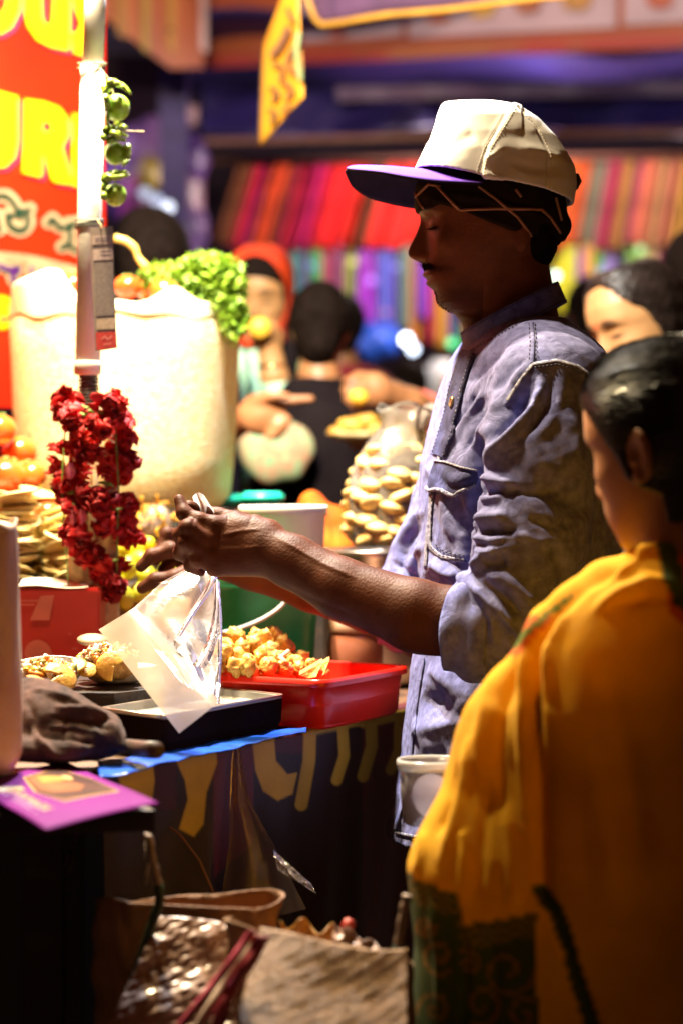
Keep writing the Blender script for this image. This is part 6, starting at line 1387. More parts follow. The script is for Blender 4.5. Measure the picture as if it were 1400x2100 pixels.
MB().grid(lambda u, v: P(560 + 78 * u + 10 * v, 1742 + 70 * u + 42 * v - 22 * u * v, 2.70 + .01 * math.sin(u * 9) * math.cos(v * 7) + .004 * math.sin(u * 23 + v * 11)), 24, 20).build('crumpled_corner', film('corner_film', (.85, .74, .82), clear=.5, wrinkle=1.0, ws=40, rough=.12), hb)
MB().tube([P(470, 1530, 2.83), P(485, 1527, 2.82), P(504, 1530, 2.82)], [.003, .0042, .002], 8).build('pinned_knot', M['plate'], hb)

# ---- two woven sacks in front
M['woven'] = mat('woven_sack', (0.34, 0.16, 0.07), (0.15, 0.065, 0.028), rough=0.6, vs=9, aniso=(1, 1, 3), bump=.5, bs=260, lo=.3, hi=.7)
M['laminate'] = mat('laminate', (0.42, 0.28, 0.23), (0.24, 0.14, 0.10), rough=0.38, vs=14, bump=1.0, bs=34, coat=.2)
M['woven2'] = weave('woven_sack_tan', (0.38, 0.23, 0.13), (0.32, 0.185, 0.10), scale=1100, rough=.5, vs=14, strength=.9); crease(M['woven2'], 30, .006)
def sack(name, px, d, wpx, dep, top, lab, m, yaw, seed):
    t = thing(name, (P(px, 0, d).x, d, .32), lab, 'sack'); hw = wpx / 2 / FPX * d; c = P(px, 0, d); cs, sn = math.cos(yaw), math.sin(yaw)
    def fn(u, v):
        a = 2 * PI * u; e = .55; x = math.copysign(abs(math.cos(a)) ** e, math.cos(a)) * hw * (1 + .05 * (1 - v)); y = math.copysign(abs(math.sin(a)) ** e, math.sin(a)) * dep * (1 + .25 * (1 - v))
        cr_ = .010 * vn(x * 28 + seed, v * 9, y * 28, 1, 0) + .005 * vn(x * 80, v * 26 + seed, y * 80, 1, 1); x, y = x * cs - y * sn, x * sn + y * cs
        return Vector((c.x + x + cr_ * math.cos(a), d + y + cr_ * math.sin(a), .32 + (top(u) - .32) * v))
    MB().sheet(fn, 140, 60, .0015).build('sack_wall', m, t); return t, fn
tA = lambda u: P(0, 1852, 2.60).z + .012 * math.sin(u * 2 * PI * 2 + 1) - .02 * max(0, math.sin(u * 2 * PI)) * 0
sA, fA = sack('woven_sack', 385, 2.40, 372, .026, lambda u: P(0, 1852, 2.38).z + .006 * math.sin(u * 13), 'brown woven sack with a green cord handle standing left before the skirt', M['woven'], .05, 3)
# crumpled shiny front flap on sack A
MB().sheet(lambda u, v: P(330 + 250 * u - 80 * (1 - v) * 0 - 110 * v * (1 - u), 1880 + 50 * u * u + 230 * v, 2.275 + .006 * vn(u * 4 + v * 3, v * 4 - u * 2, 1, 1, 0) + .0035 * vn(u * 13 + v * 9, v * 11 - u * 8, 2, 1, 1) + .0018 * vn(u * 34 + v * 19, v * 30 - u * 22, 2, 1, 2) + .075 * (1 - v)), 70, 60, .001).build('crumpled_flap', M['laminate'], sA)
sB, fB = sack('patterned_sack', 662, 2.30, 372, .036, lambda u: P(0, 1935, 2.30).z + .024 * math.cos(u * 2 * PI + 2.6) + .004 * math.sin(u * 15), 'tan woven sack with a pink seam standing right of the brown sack', M['woven2'], -.10, 9)
MB().sheet(lambda u, v: P(535 + 300 * u - 60 * v * (1 - u), 1902 + 40 * u + 26 * math.sin(u * 3.0) * u + 235 * v, 2.175 + .075 * (1 - v) + .003 * vn(u * 4 + v * 2, v * 3 - u * 2, 3, 1, 0) + .0012 * vn(u * 12 + v * 7, v * 10 - u * 6, 3, 1, 1) - .012 * math.sin(PI * u)), 60, 50, .001).build('front_panel', M['woven2'], sB)
q = [P(x, y, 2.285) for x, y in smooth_path([(525, 1905), (490, 1960), (450, 2010), (410, 2060), (380, 2110)], 5)]
pkm = mat('pink_tape', (.42, .05, .08), (.28, .03, .05), rough=.5, vs=90, bump=.3, bs=200)
def tape(pts, wpx, d, m, par, nm):
    q = smooth_path(pts, 6); n = len(q)
    def fn(u, v):
        i = min(int(v * (n - 1)), n - 2); t = v * (n - 1) - i; return P(q[i][0] * (1 - t) + q[i + 1][0] * t + (u - .5) * wpx, q[i][1] * (1 - t) + q[i + 1][1] * t, d + .003 * math.sin(v * 14) - .004 * math.sin(PI * u))
    return MB().sheet(fn, 6, 40, .001).build(nm, m, par)
tape([(518, 1908), (480, 1965), (430, 2030), (370, 2105)], 16, 2.205, pkm, sB, 'seam_tape'); tape([(540, 1920), (512, 1975), (470, 2040), (445, 2110)], 26, 2.198, pkm, sB, 'seam_tape'); tape([(530, 1915), (498, 1970), (452, 2035), (408, 2108)], 24, 2.212, mat('pale_tape', (.5, .36, .26), rough=.5, vs=60), sB, 'seam_tape')
MB().sheet(lambda u, v: P(684 + 120 * u, 1892 + 62 * u + 50 * v + 6 * math.sin(u * 17), 2.345 + .008 * math.sin(u * 21 + v * 5) + .004 * math.sin(v * 9)), 40, 16, .001).build('folded_rim', M['laminate'], sB)
MB().sheet(lambda u, v: P(575 + 110 * u, 1888 + 14 * math.sin(u * 11) + 18 * u + 60 * v, 2.36 + .006 * math.sin(u * 15)), 30, 12, .001).build('torn_lining', mat('gold_lining', (.52, .26, .05), (.34, .14, .02), rough=.45, vs=40), sB)
MB().box(P(712, 1900, 2.36), (.012, .01, .016), ry=.5, bev=.002).build('red_packet', mat('red_packet', (.5, .05, .03), rough=.4), label='corner of a red packet sticking out of the tan sack', cat='packet')
def handle(pts, d, r, par, c1, c2, cut):
    q = [P(x, y, d) for x, y in smooth_path(pts, 6)]; n = len(q); k = int(n * cut)
    MB().tube(q[:k + 1], [r * (1 + .12 * math.sin(i * 1.7)) for i in range(k + 1)], 10).build('handle_wrap', c1, par); MB().tube(q[k:], r * 1.15, 10).build('handle_cord', c2, par)
tw = mat('taped_cord', (.42, .30, .22), (.18, .12, .09), rough=.3, vs=140, bump=.7, bs=300); gc_ = mat('green_cord', (.015, .05, .018), (.008, .02, .008), rough=.5, vs=80)
handle([(296, 1716), (306, 1722), (312, 1760), (322, 1800), (328, 1845), (318, 1880), (298, 1940), (275, 2010), (245, 2100)], 2.335, .0044, sA, tw, gc_, .42)
MB().tube([P(306, 1718, 2.34), P(304, 1760, 2.345), P(298, 1812, 2.35)], [.004, .003, .002], 8).build('handle_wrap', tw, sA)
handle([(835, 1835), (828, 1870), (818, 1930), (812, 1980), (806, 2040), (800, 2110)], 2.27, .005, sB, tw, gc_, .42)
crate('under_crate', (-.08, 2.36, .157), (.42, .26, .314), 'dark crate on the ground under the two woven sacks')
MB().tube([P(330, 1685, 2.66), P(370, 1712, 2.66), P(410, 1765, 2.66), P(438, 1830, 2.66), P(450, 1900, 2.66)], .0014, 6).build('bent_wire', mat('copper_wire', (.3, .13, .07), rough=.4), label='thin brown wire arching over the skirt right of the cabinet', cat='wire')
# ============================================================ THE OTHER PEOPLE
def hair_cap(S, Mx, T=HT, off=7.0, top=10.0, ulim=((105, 90), (60, 84), (45, 72), (25, 62), (0, 50), (-20, 36), (-45, 26), (-50, -22), (-120, -22)), wmin=-75, ear=True):
    T = np.array(T)[::-1]; U = np.array(ulim)[::-1]; s3 = Mx.to_scale()[0]
    def fn(X, Y, Z):
        u, v, w = loc(Mx, X, Y, Z); ww = w * .93
        f = np.interp(ww, T[:, 0], T[:, 1]) + off; b = np.interp(np.maximum(ww, -42), T[:, 0], T[:, 2]) - off - 3; s = np.interp(np.maximum(ww, -40), T[:, 0], T[:, 3]) + off * .7
        c = (f + b) / 2; a = (f - b) / 2
        d = ((np.abs((u - c) / a) ** 2.2 + np.abs(v / s) ** 2.2) ** (1 / 2.2) - 1) * np.minimum(a, s)
        d = np.maximum(d, w - T[-1, 0] - top)
        lim = np.interp(w, U[:, 0], U[:, 1]); d = -smin(-d, -(u - lim), 5.0); d = np.maximum(d, wmin - w)
        if ear: e_ = np.sqrt(((u + 10) / 17) ** 2 + ((np.abs(v) - 82) / 22) ** 2 + ((w + 16) / 27) ** 2); d = np.maximum(d, (1 - e_) * 15)
        return d * s3
    c = Mx @ Vector((0, 0, 0)); R = .15 * s3 * 1000; S.put(fn, np.array(c) - R, np.array(c) + R, 0)
def grid_for(Mx, h, lo=.16, up=.15, drop=.20):
    c = Mx @ Vector((0, 0, 0)); s = Mx.to_scale()[0] * 1000
    return SDF((c.x - lo * s, c.y - lo * s, c.z - drop * s), (c.x + lo * s, c.y + lo * s, c.z + up * s), h)
def person(label, Mx, skin, cloth, hair=M['hair'], h=.0035, lean=(0, 0), sh=.17, dep=.11, clothes_name='shirt', trousers='trouser', arms=(), sleeves=(), hands=(), hair_fn=None, bindi=False, smile=0.0, T=HT, body_h=.012, neck=True, skirt=False, ears=True):
    c = Mx @ Vector((-20, 0, 0)); s = Mx.to_scale()[0] * 1000; A = Mx.to_euler().z; nk = c + Vector((0, 0, -.125 * s)); sz = nk.z - .035
    t = thing('person', (nk.x, nk.y, 0), label, 'person')
    S = grid_for(Mx, h); head(S, Mx, T, ears=ears); S.cone(c + Vector((0, 0, -.05 * s)), nk + Vector((0, 0, -.02)), .050 * s, .056 * s, .02)
    hv, hf = S.mesh(); hv = relax(hv, hf, 1)
    dx, dy = -math.sin(A), math.cos(A)   # sideways direction of the shoulders
    B = SDF((nk.x - .36, nk.y - .36, -.01), (nk.x + .36, nk.y + .36, nk.z + .06), body_h)
    B.cone(nk, nk + Vector((0, 0, -.10)), .045, .07, .03); B.loft([(.85, nk.x, nk.y, dep * .75, sh * .66), (1.05, nk.x, nk.y, dep * .7, sh * .6), (max(1.2, sz - .12), nk.x, nk.y, dep * .75, sh * .7), (sz - .02, nk.x, nk.y, dep * .5, sh * .5)], .03, yaw=A)
    for q in (-1, 1): B.chain([(nk.x + q * dx * .08, nk.y + q * dy * .08, .86), (nk.x + q * dx * .09, nk.y + q * dy * .09, .08)], [.07, .04], .02)
    bv, bf = B.mesh(); parts = [(hv, hf), (bv, bf)]
    for lo, hi, hh, fn in hands:
        S = SDF(lo, hi, hh); fn(S); a_, b_ = S.mesh(); parts.append((relax(a_, b_, 1), b_))
    v, f = join(*parts); v, f = remesh(v, f, max(h * 1.05, .0032), 1)
    skin_obj('body', v, f, skin, t, tint_head(v, Mx, bindi=bindi, lips=(.85, .42, .40), mk=1.5))
    S = grid_for(Mx, h, .17, .17, .24); (hair_fn or (lambda S: hair_cap(S, Mx)))(S); a_, b_ = S.mesh(); a_ = relax(a_, b_, 1)
    a_ = a_ + vnormals(a_, b_) * (.0022 * fnoise(a_, 70) + .0016 * fnoise(a_, 210, 1))[:, None]
    if len(a_): link_mesh('hair', a_, b_, hair, t)
    if cloth is not None:
        S = SDF((nk.x - .42, nk.y - .42, .70), (nk.x + .42, nk.y + .42, nk.z + .04), .009)
        S.loft([(.72, nk.x, nk.y, dep * 1.15, sh * .95), (1.0, nk.x, nk.y, dep, sh * .82), (sz - .14, nk.x, nk.y, dep, sh * .92), (sz - .05, nk.x, nk.y, dep * .8, sh * .85), (sz + .005, nk.x, nk.y, dep * .55, sh * .5), (sz + .02, nk.x, nk.y, .065, .065)], .02, yaw=A)
        for sl in sleeves: S.chain(sl[0], sl[1], .02)
        a_, b_ = S.mesh(); a_ = relax(a_, b_, 2); a_ = a_ + vnormals(a_, b_) * (.004 * fnoise(a_, 22) + .0025 * fnoise(a_, 50, 1))[:, None]; link_mesh(clothes_name, a_, b_, cloth, t)
    S = SDF((nk.x - .3, nk.y - .3, .02), (nk.x + .3, nk.y + .3, .92), .012)
    if skirt: S.loft([(.04, nk.x, nk.y, .20, .23), (.88, nk.x, nk.y, dep, sh * .85)], .02, yaw=A)
    else:
        S.loft([(.76, nk.x, nk.y, dep * .95, sh * .8), (.90, nk.x, nk.y, dep * .85, sh * .75)], .02, yaw=A)
        for q in (-1, 1): S.chain([(nk.x + q * dx * .08, nk.y + q * dy * .08, .80), (nk.x + q * dx * .09, nk.y + q * dy * .09, .07)], [.085, .055], .02)
    a_, b_ = S.mesh(); link_mesh('skirt' if skirt else 'trousers', relax(a_, b_, 1), b_, M[trousers] if isinstance(trousers, str) else trousers, t)
    fx, fy = math.cos(A), math.sin(A)
    for q in (-1, 1): MB().box((nk.x + q * dx * .09 + fx * .05, nk.y + q * dy * .09 + fy * .05, .035), (.25, .09, .07), rz=A, bev=.02).build('shoe', M['shoe'], t)
    return t
def hand_sdf(wrist, palm, fingers, rw=.024, pr=(.036, .018, .032), arm=None):
    def fn(S):
        S.ell(P(*palm), pr, .01); S.cone(P(*wrist), P(*palm), rw, .022, .012)
        if arm: S.chain([P(*a) for a in arm[0]], arm[1], .01)
        for pts, r in fingers:
            for i in range(len(pts) - 1): S.cone(P(*pts[i]), P(*pts[i + 1]), r * (1 - .12 * i), r * (1 - .12 * (i + 1)), .004)
    return fn
def bounds(pts, m=.06):
    q = [P(*p) for p in pts]; return tuple(min(p[i] for p in q) - m for i in range(3)), tuple(max(p[i] for p in q) + m for i in range(3))

def round_hair(Mx, k=.94):
    def fn(S):
        s3 = Mx.to_scale()[0]
        S.ell(Mx @ Vector((-8, 0, 22)), [x * s3 * k for x in (114, 92, 106)], .01, R=Mx.to_3x3().normalized()); S.ell(Mx @ Vector((-52, 0, -50)), [x * s3 for x in (56, 66, 62)], .02)
    return fn
# ---- woman in the yellow sari, seen from behind her left shoulder
YD = 2.30; MY = pose(1362, 912, YD + .015, 140, pitch=11, roll=0, sc=.90)
yw = thing('person', (P(1400, 0, YD).x, YD + .03, 0), 'woman with black tied hair in yellow sari with dark green border, nearest the camera', 'person')
S = SDF((P(1150, 0, YD).x, YD - .14, P(0, 1190, YD).z), (P(1640, 0, YD).x, YD + .17, P(0, 680, YD).z), .0024); head(S, MY)
nkp = MY @ Vector((-25, 0, -60)); S.cone(nkp, nkp + Vector((.0, -.01, -.13)), .046, .056, .02)
hv, hf = S.mesh(); hv = relax(hv, hf, 1)
B = SDF((.1, YD - .22, -.01), (.62, YD + .26, P(0, 1120, YD).z), .012); cx = P(1420, 0, YD).x; top_ = P(0, 1130, YD).z
B.cone((cx, YD, top_ - .01), (cx, YD, top_ - .12), .05, .09, .03); B.loft([(.8, cx, YD + .02, .12, .09), (top_ - .16, cx, YD + .02, .13, .09), (top_ - .06, cx, YD + .02, .07, .06)], .03)
for q in (-1, 1): B.chain([(cx + q * .07, YD + .02, .82), (cx + q * .08, YD + .02, .08)], [.08, .04], .02)
# forearm and hand that hold the translucent tub, inside the drape
HB = [(1120, 1480, YD - .02), (1010, 1640, YD + .12), (930, 1668, YD + .24), (885, 1650, YD + .30)]
H2 = SDF(*bounds(HB, .05), .004); H2.chain([P(*p) for p in HB[:3]], [.04, .032, .024], .01); H2.ell(P(948, 1672, YD + .25), (.028, .020, .026), .01)
for k in range(4): H2.cone(P(940 - 2 * k, 1650 + 13 * k, YD + .255), P(928, 1652 + 13 * k, YD + .275), .008, .007, .004)
bv, bf = B.mesh(); v2, f2 = H2.mesh(); v, f = join((hv, hf), (bv, bf), (v2, f2)); v, f = remesh(v, f, .0026, 1)
skin_obj('body', v, f, M['skin_mid'], yw, tint_head(v, MY, lips=(.8, .4, .4)))
S = SDF((P(1150, 0, YD).x, YD - .16, P(0, 1150, YD).z), (P(1700, 0, YD).x, YD + .19, P(0, 650, YD).z), .0026)
hair_cap(S, MY, off=6, top=8, ulim=((105, 95), (78, 88), (62, 72), (45, 55), (20, 36), (0, 26), (-20, 16), (-40, 10), (-52, -8), (-60, -24), (-120, -28)), wmin=-92)
S.ell(MY @ Vector((-118, 0, -20)), (.045, .045, .045), .02)
a_, b_ = S.mesh(); a_ = relax(a_, b_, 2)
I = loc(MY, a_[:, 0], a_[:, 1], a_[:, 2]); ang = np.arctan2(I[2] - 10, I[1]); a_ = a_ + vnormals(a_, b_) * (.0003 * np.sin(ang * 95 + 3 * np.sin(I[0] * .05)) + .0009 * fnoise(a_, 60))[:, None]
link_mesh('hair', a_, b_, M['hair_sleek'], yw)
bv_h = BVHTree.FromPolygons([tuple(p) for p in a_], [tuple(q) for q in b_])
def strands(Mx, bvh, par, n, m, u0=80, u1=-100, seed=1, lift=.0006):
    rr = random.Random(seed); mb = MB()
    for i in range(n):
        th = rr.uniform(-.1, PI + .1); ph0 = rr.uniform(-.1, .2); pts = []
        for j in range(9):
            t = j / 8; ph = ph0 + t * 2.1     # sweep from brow over the crown to the knot
            d = Vector((math.cos(ph), math.cos(th) * math.sin(ph) * 0 + math.cos(th) * (.35 + .65 * math.sin(ph)), math.sin(ph) * .9 * math.sin(th) + .25 * math.sin(th))).normalized()
            o = Mx @ Vector((-10, 0, 10)); w_ = (Mx.to_3x3() @ d).normalized()
            h = bvh.ray_cast(o + w_ * .3, -w_)
            if h[0] is not None: pts.append(h[0] + w_ * (lift + rr.uniform(0, .0012)))
        if len(pts) > 4 and max((pts[k] - pts[k + 1]).length for k in range(len(pts) - 1)) < .06: mb.tube(pts, [.00035] * len(pts), 3, False)
    return mb.build('hair_strand', m, par, kind='stuff')
strands(MY, bv_h, yw, 900, M['hair_sleek'])
# sari: one heavy drape over shoulder, arm and back
S = SDF((P(820, 0, YD).x, YD - .20, P(0, 2160, YD).z), (.66, YD + .27, P(0, 1040, YD).z), .0042)
rows = [(1062, 1388, .035), (1085, 1352, .05), (1115, 1310, .07), (1150, 1258, .085), (1195, 1200, .10), (1255, 1142, .115), (1320, 1082, .125), (1385, 1026, .13), (1450, 962, .135), (1505, 938, .135), (1560, 928, .135), (1620, 912, .14), (1680, 880, .145), (1740, 850, .15), (1785, 836, .15), (1860, 842, .15), (1950, 852, .15), (2160, 838, .15)]
S.loft([(P(0, a, YD).z, P(1420, 0, YD).x, YD + .03, (1420 - b) / FPX * YD, c) for a, b, c in rows], 0, 2.5, yaw=math.radians(-4))
S.cone(P(1415, 1150, YD - .01), P(1500, 1110, YD + .02), .042, .055, .03); S.chain([P(1330, 1240, YD - .02), P(1190, 1370, YD + .0), P(1070, 1500, YD + .02), P(1020, 1600, YD + .06)], [.05, .058, .055, .05], .03)
sv, sf = S.mesh(); sv = relax(sv, sf, 3); sv = sv + vnormals(sv, sf) * (.0012 * fnoise(sv, 14) + .0004 * fnoise(sv, 48, 1))[:, None]
sv = sculpt(sv, sf, [([(1290, 1140), (1200, 1200), (1140, 1260), (1100, 1330), (1092, 1420), (1098, 1560), (1104, 1700), (1108, 1830)], 13, -.016, 0), ([(1300, 1120), (1220, 1180), (1160, 1240), (1120, 1320), (1116, 1450)], 16, .009), ([(1270, 1130), (1190, 1190), (1110, 1260), (1075, 1330), (1070, 1500), (1080, 1700)], 12, .010),
                     ([(1085, 1310), (1060, 1360), (1030, 1450), (1020, 1560), (1030, 1680)], 10, -.008), ([(1040, 1350), (1000, 1430), (985, 1520), (990, 1620)], 16, .008), ([(1390, 1120), (1320, 1130), (1250, 1190)], 9, .008), ([(1380, 1090), (1310, 1110), (1240, 1160)], 7, -.007), ([(1400, 1200), (1330, 1190), (1270, 1215), (1210, 1260)], 12, .007), ([(1400, 1230), (1330, 1225), (1270, 1240)], 9, -.006),
                     ([(965, 1500), (955, 1600), (930, 1700), (900, 1790)], 14, .008), ([(940, 1560), (925, 1640), (890, 1720)], 9, -.006), ([(1000, 1600), (985, 1720), (975, 1850)], 14, -.006), ([(945, 1720), (940, 1800), (946, 1900)], 5, .006, 0, 4), ([(870, 1700), (862, 1760), (850, 1800)], 8, .005), ([(1150, 1300), (1200, 1500), (1230, 1700), (1260, 1900)], 30, .006), ([(1230, 1350), (1290, 1550), (1320, 1800)], 26, -.005), ([(1110, 1830), (1150, 1920), (1180, 2000), (1220, 2100)], 9, -.009, 0),
                     ([(1035, 1640), (1050, 1760), (1055, 1880)], 14, .006), ([(880, 1840), (900, 1950), (905, 2090)], 10, .006), ([(1000, 1900), (1010, 2000), (1000, 2100)], 18, -.006), ([(930, 1850), (950, 1960), (948, 2090)], 7, -.008, 0)], -.3)
kx, ky = to_px(sv); sari = link_mesh('sari', sv, sf, None, yw)
YEL, GRN = np.array([.86, .45, .004]), np.array([.055, .085, .018]); col = np.tile(YEL, (len(sv), 1))
edge = np.interp(kx, [820, 850, 900, 940, 946, 1000, 1050, 1100, 1104], [1778, 1800, 1822, 1838, 1895, 1890, 1880, 1872, 2400]); bd_ = ky > edge; dd_ = ky - edge
col[bd_] = GRN; ck = bd_ & (dd_ < 50) & (((np.floor(kx / 9) + np.floor(dd_ / 9)) % 2) == 0); col[ck] = (.22, .15, .02)
def curl(cx_, cy_, r, tu, ph):
    pts = [(cx_ + r * (1 - k / 26) * math.cos(ph + k * tu), cy_ + r * (1 - k / 26) * math.sin(ph + k * tu)) for k in range(24)]; d, _, _ = seg_dist(kx, ky, pts); return d < 4.2
gm = np.zeros(len(sv), bool)
for a in ((1040, 1990, 58, .34, 0), (985, 2060, 46, -.36, 2), (900, 1960, 40, .36, 1), (890, 2070, 36, .38, 3), (1075, 2080, 40, -.36, 0), (960, 1975, 26, .4, 4), (870, 1900, 24, .4, 0)): gm |= curl(*a)
col[gm & bd_ & (dd_ > 52)] = (.24, .13, .02)
d, _, _ = seg_dist(kx, ky, [(1108, 1828), (1140, 1870), (1162, 1930), (1180, 2000), (1215, 2110)]); col[(d < 15) & ~bd_] = GRN
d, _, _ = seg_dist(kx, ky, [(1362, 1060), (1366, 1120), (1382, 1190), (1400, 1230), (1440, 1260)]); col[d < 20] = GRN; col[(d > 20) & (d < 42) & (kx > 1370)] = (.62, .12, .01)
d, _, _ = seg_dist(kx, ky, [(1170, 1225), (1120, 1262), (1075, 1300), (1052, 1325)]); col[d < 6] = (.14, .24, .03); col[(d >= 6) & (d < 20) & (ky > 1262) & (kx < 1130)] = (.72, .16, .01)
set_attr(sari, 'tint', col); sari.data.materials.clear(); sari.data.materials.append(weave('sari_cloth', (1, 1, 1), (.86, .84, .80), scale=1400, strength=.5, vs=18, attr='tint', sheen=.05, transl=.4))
S = SDF((.1, YD - .2, .02), (.62, YD + .26, .8), .014); S.loft([(.03, cx, YD + .03, .2, .17), (.78, cx, YD + .03, .17, .13)], .02); a_, b_ = S.mesh()
link_mesh('skirt', a_, b_, mat('skirt_cloth', (.45, .16, .01), rough=.8), yw)
MB().sheet(lambda u, v: P(1286 - 8 + 22 * u, 1128 + 8 * u + 12 * v, YD + .03), 6, 4, .002).build('blouse_edge', M['plate'], yw)
# translucent tub in her hand
tc_ = P(884, 1690, 2.60); tt = thing('clear_tub', tc_, 'clear plastic food tub with a lid edge held low beside the yellow sari', 'tub')
hh = P(0, 1562, 2.60).z - tc_.z
cfm = film('tub_film', (.66, .62, .72), clear=.50, wrinkle=.06, ws=8, rough=.16)
MB().lathe(tc_, [(.004, .0005), (.028, 0), (.032, .003), (.0345, hh * .5), (.0362, hh), (.0350, hh), (.0334, hh * .5), (.031, .004), (.004, .003)], 64, caps=(False, False)).build('tub_wall', cfm, tt)
MB().lathe(tc_ + Vector((0, 0, hh)), [(.0362, -.008), (.0385, -.008), (.039, .001), (.0376, .0035), (.0355, .002), (.0355, -.004)], 64, caps=(False, False)).build('rim', film('rim_film', (.86, .84, .82), clear=.2, wrinkle=.05), tt)

# ---- woman with a red dot, behind
MG = pose(1306, 668, 4.2, 208, pitch=16, roll=6, sc=1.0); M['green_dress'] = weave('green_dress', (.03, .02, .03), (.02, .01, .02))
def hg(S): hair_cap(S, MG, off=6, top=6, ulim=((105, 66), (80, 62), (60, 58), (45, 50), (30, 34), (10, 18), (-10, 8), (-45, 0), (-50, -22), (-120, -22)), wmin=-95, ear=False); S.ell(MG @ Vector((-100, 0, -30)), (.05, .05, .05), .02)
person('smiling woman with a small red dot on her brow behind the yellow sari woman', MG, M['skin_fair'], M['green_dress'], h=.003, hair_fn=hg, bindi=True, ears=False, sh=.18, clothes_name='dress', skirt=True, hair=M['hair_sleek'])

# ---- customers beyond the stall
M['mint'] = weave('mint_cloth', (.42, .66, .50), (.14, .34, .24), scale=500, vs=14); M['black_cloth'] = weave('black_cloth', (.010, .007, .008), (.006, .004, .005)); M['navy'] = weave('navy_cloth', (.02, .015, .03), (.012, .01, .02)); M['pink'] = weave('pink_cloth', (.62, .13, .10), (.46, .08, .07)); M['wine'] = weave('wine_cloth', (.30, .03, .05), (.18, .02, .03))
MA = pose(533, 606, 5.30, 262, pitch=12, roll=-3, sc=.92)
pts = [(515, 790, 5.0), (560, 760, 4.95), (545, 690, 4.95)]
A1 = hand_sdf((557, 735, 4.96), (548, 692, 4.95), [([(560, 690, 4.93), (562, 668, 4.92), (545, 660, 4.92)], .010), ([(548, 682, 4.92), (545, 660, 4.91), (530, 662, 4.92)], .010), ([(535, 688, 4.93), (528, 668, 4.92), (522, 676, 4.92)], .010), ([(528, 700, 4.94), (516, 686, 4.93), (520, 672, 4.93)], .010)], arm=([(590, 860, 5.0), (562, 770, 4.96), (557, 735, 4.96)], [.040, .030, .026]))
wA = person('woman in red headscarf and mint green top raising a golden snack to her mouth', MA, M['skin_fair'], M['mint'], sh=.16, clothes_name='tunic', h=.004, hands=[(*bounds([(515, 650, 4.95), (600, 880, 4.95)], .05), .005, A1)],
            sleeves=[([P(620, 760, 5.15), P(640, 860, 5.08), P(590, 870, 5.0), P(568, 800, 4.97)], [.06, .055, .05, .04]), ([P(460, 760, 5.15), P(440, 900, 5.1)], [.06, .05])], skirt=True, hair_fn=lambda S: hair_cap(S, MA, off=8, top=5, ulim=((105, 100), (66, 92), (52, 78), (35, 52), (0, 40), (-20, 28), (-45, 14), (-60, 0), (-120, -10)), wmin=-100, ear=False))
def hood(S):
    T = np.array([(a, b + 9, c - 16, d + 10) for a, b, c, d in HT])[::-1]; s3 = MA.to_scale()[0]
    def fn(X, Y, Z):
        u, v, w = loc(MA, X, Y, Z); ww = np.maximum(w * .90, -60); f, b, s = [np.interp(ww, T[:, 0], T[:, i]) for i in (1, 2, 3)]; c = (f + b) / 2; a = (f - b) / 2
        d = ((np.abs((u - c) / a) ** 2.2 + np.abs(v / s) ** 2.2) ** (1 / 2.2) - 1) * np.minimum(a, s); d = np.maximum(np.maximum(d, w - 122), -115 - w)
        fc = (1 - np.sqrt((v / 74) ** 2 + ((w - 2) / 104) ** 2)) * 50; return np.maximum(d, np.minimum(fc, u + 12)) * s3
    c = MA @ Vector((0, 0, 0)); S.put(fn, np.array(c) - .15, np.array(c) + .15)
S = grid_for(MA, .004, .17, .17, .2); hood(S); a_, b_ = S.mesh(); link_mesh('headscarf', relax(a_, b_, 2), b_, weave('red_scarf', (.66, .07, .015), (.42, .025, .012)), wA)
MB().lathe(P(558, 752, 4.96), [(.030, -.004), (.0325, 0), (.030, .004), (.028, 0)], 30, caps=(False, False)).build('bangle', mat('gold', (.8, .5, .15), rough=.2, metal=1), wA)
MB().ell(P(533, 672, 4.90), (.023, .012, .022), 20, 12, fn=lambda p: 1 + .06 * math.sin(p.x * 9)).build('golden_snack', mat('golden_snack', (.85, .50, .05), (.7, .3, .02), rough=.45, vs=60), label='round golden snack held to the mouth of the woman in mint', cat='snack')
MB().sheet(lambda u, v: P(560 + 62 * u * (1 - .5 * v), 700 + 120 * v, 5.0 - .02 * math.sin(u * 3)), 12, 12, .004).build('waistcoat_panel', M['black_cloth'], wA)
# patterned green cloth bag at her front
bgm = mat('pattern_bag', (.20, .32, .17), (.36, .20, .12), rough=.7, vs=40, lo=.42, hi=.58); 
bg = MB().ell(P(566, 925, 4.80), (.078, .03, .068), 30, 20, fn=lambda p: 1 + .05 * math.sin(p.x * 7 + p.z * 3)).build('cloth_bag', bgm, label='pale green patterned cloth bag hanging in front of the woman in mint', cat='bag')

MBk = pose(657, 668, 4.98, 85, pitch=0, sc=.78)
person('man with thick black hair in a black top, his back to the stall', MBk, M['skin_mid'], M['black_cloth'], sh=.17, h=.005, hair_fn=round_hair(MBk))
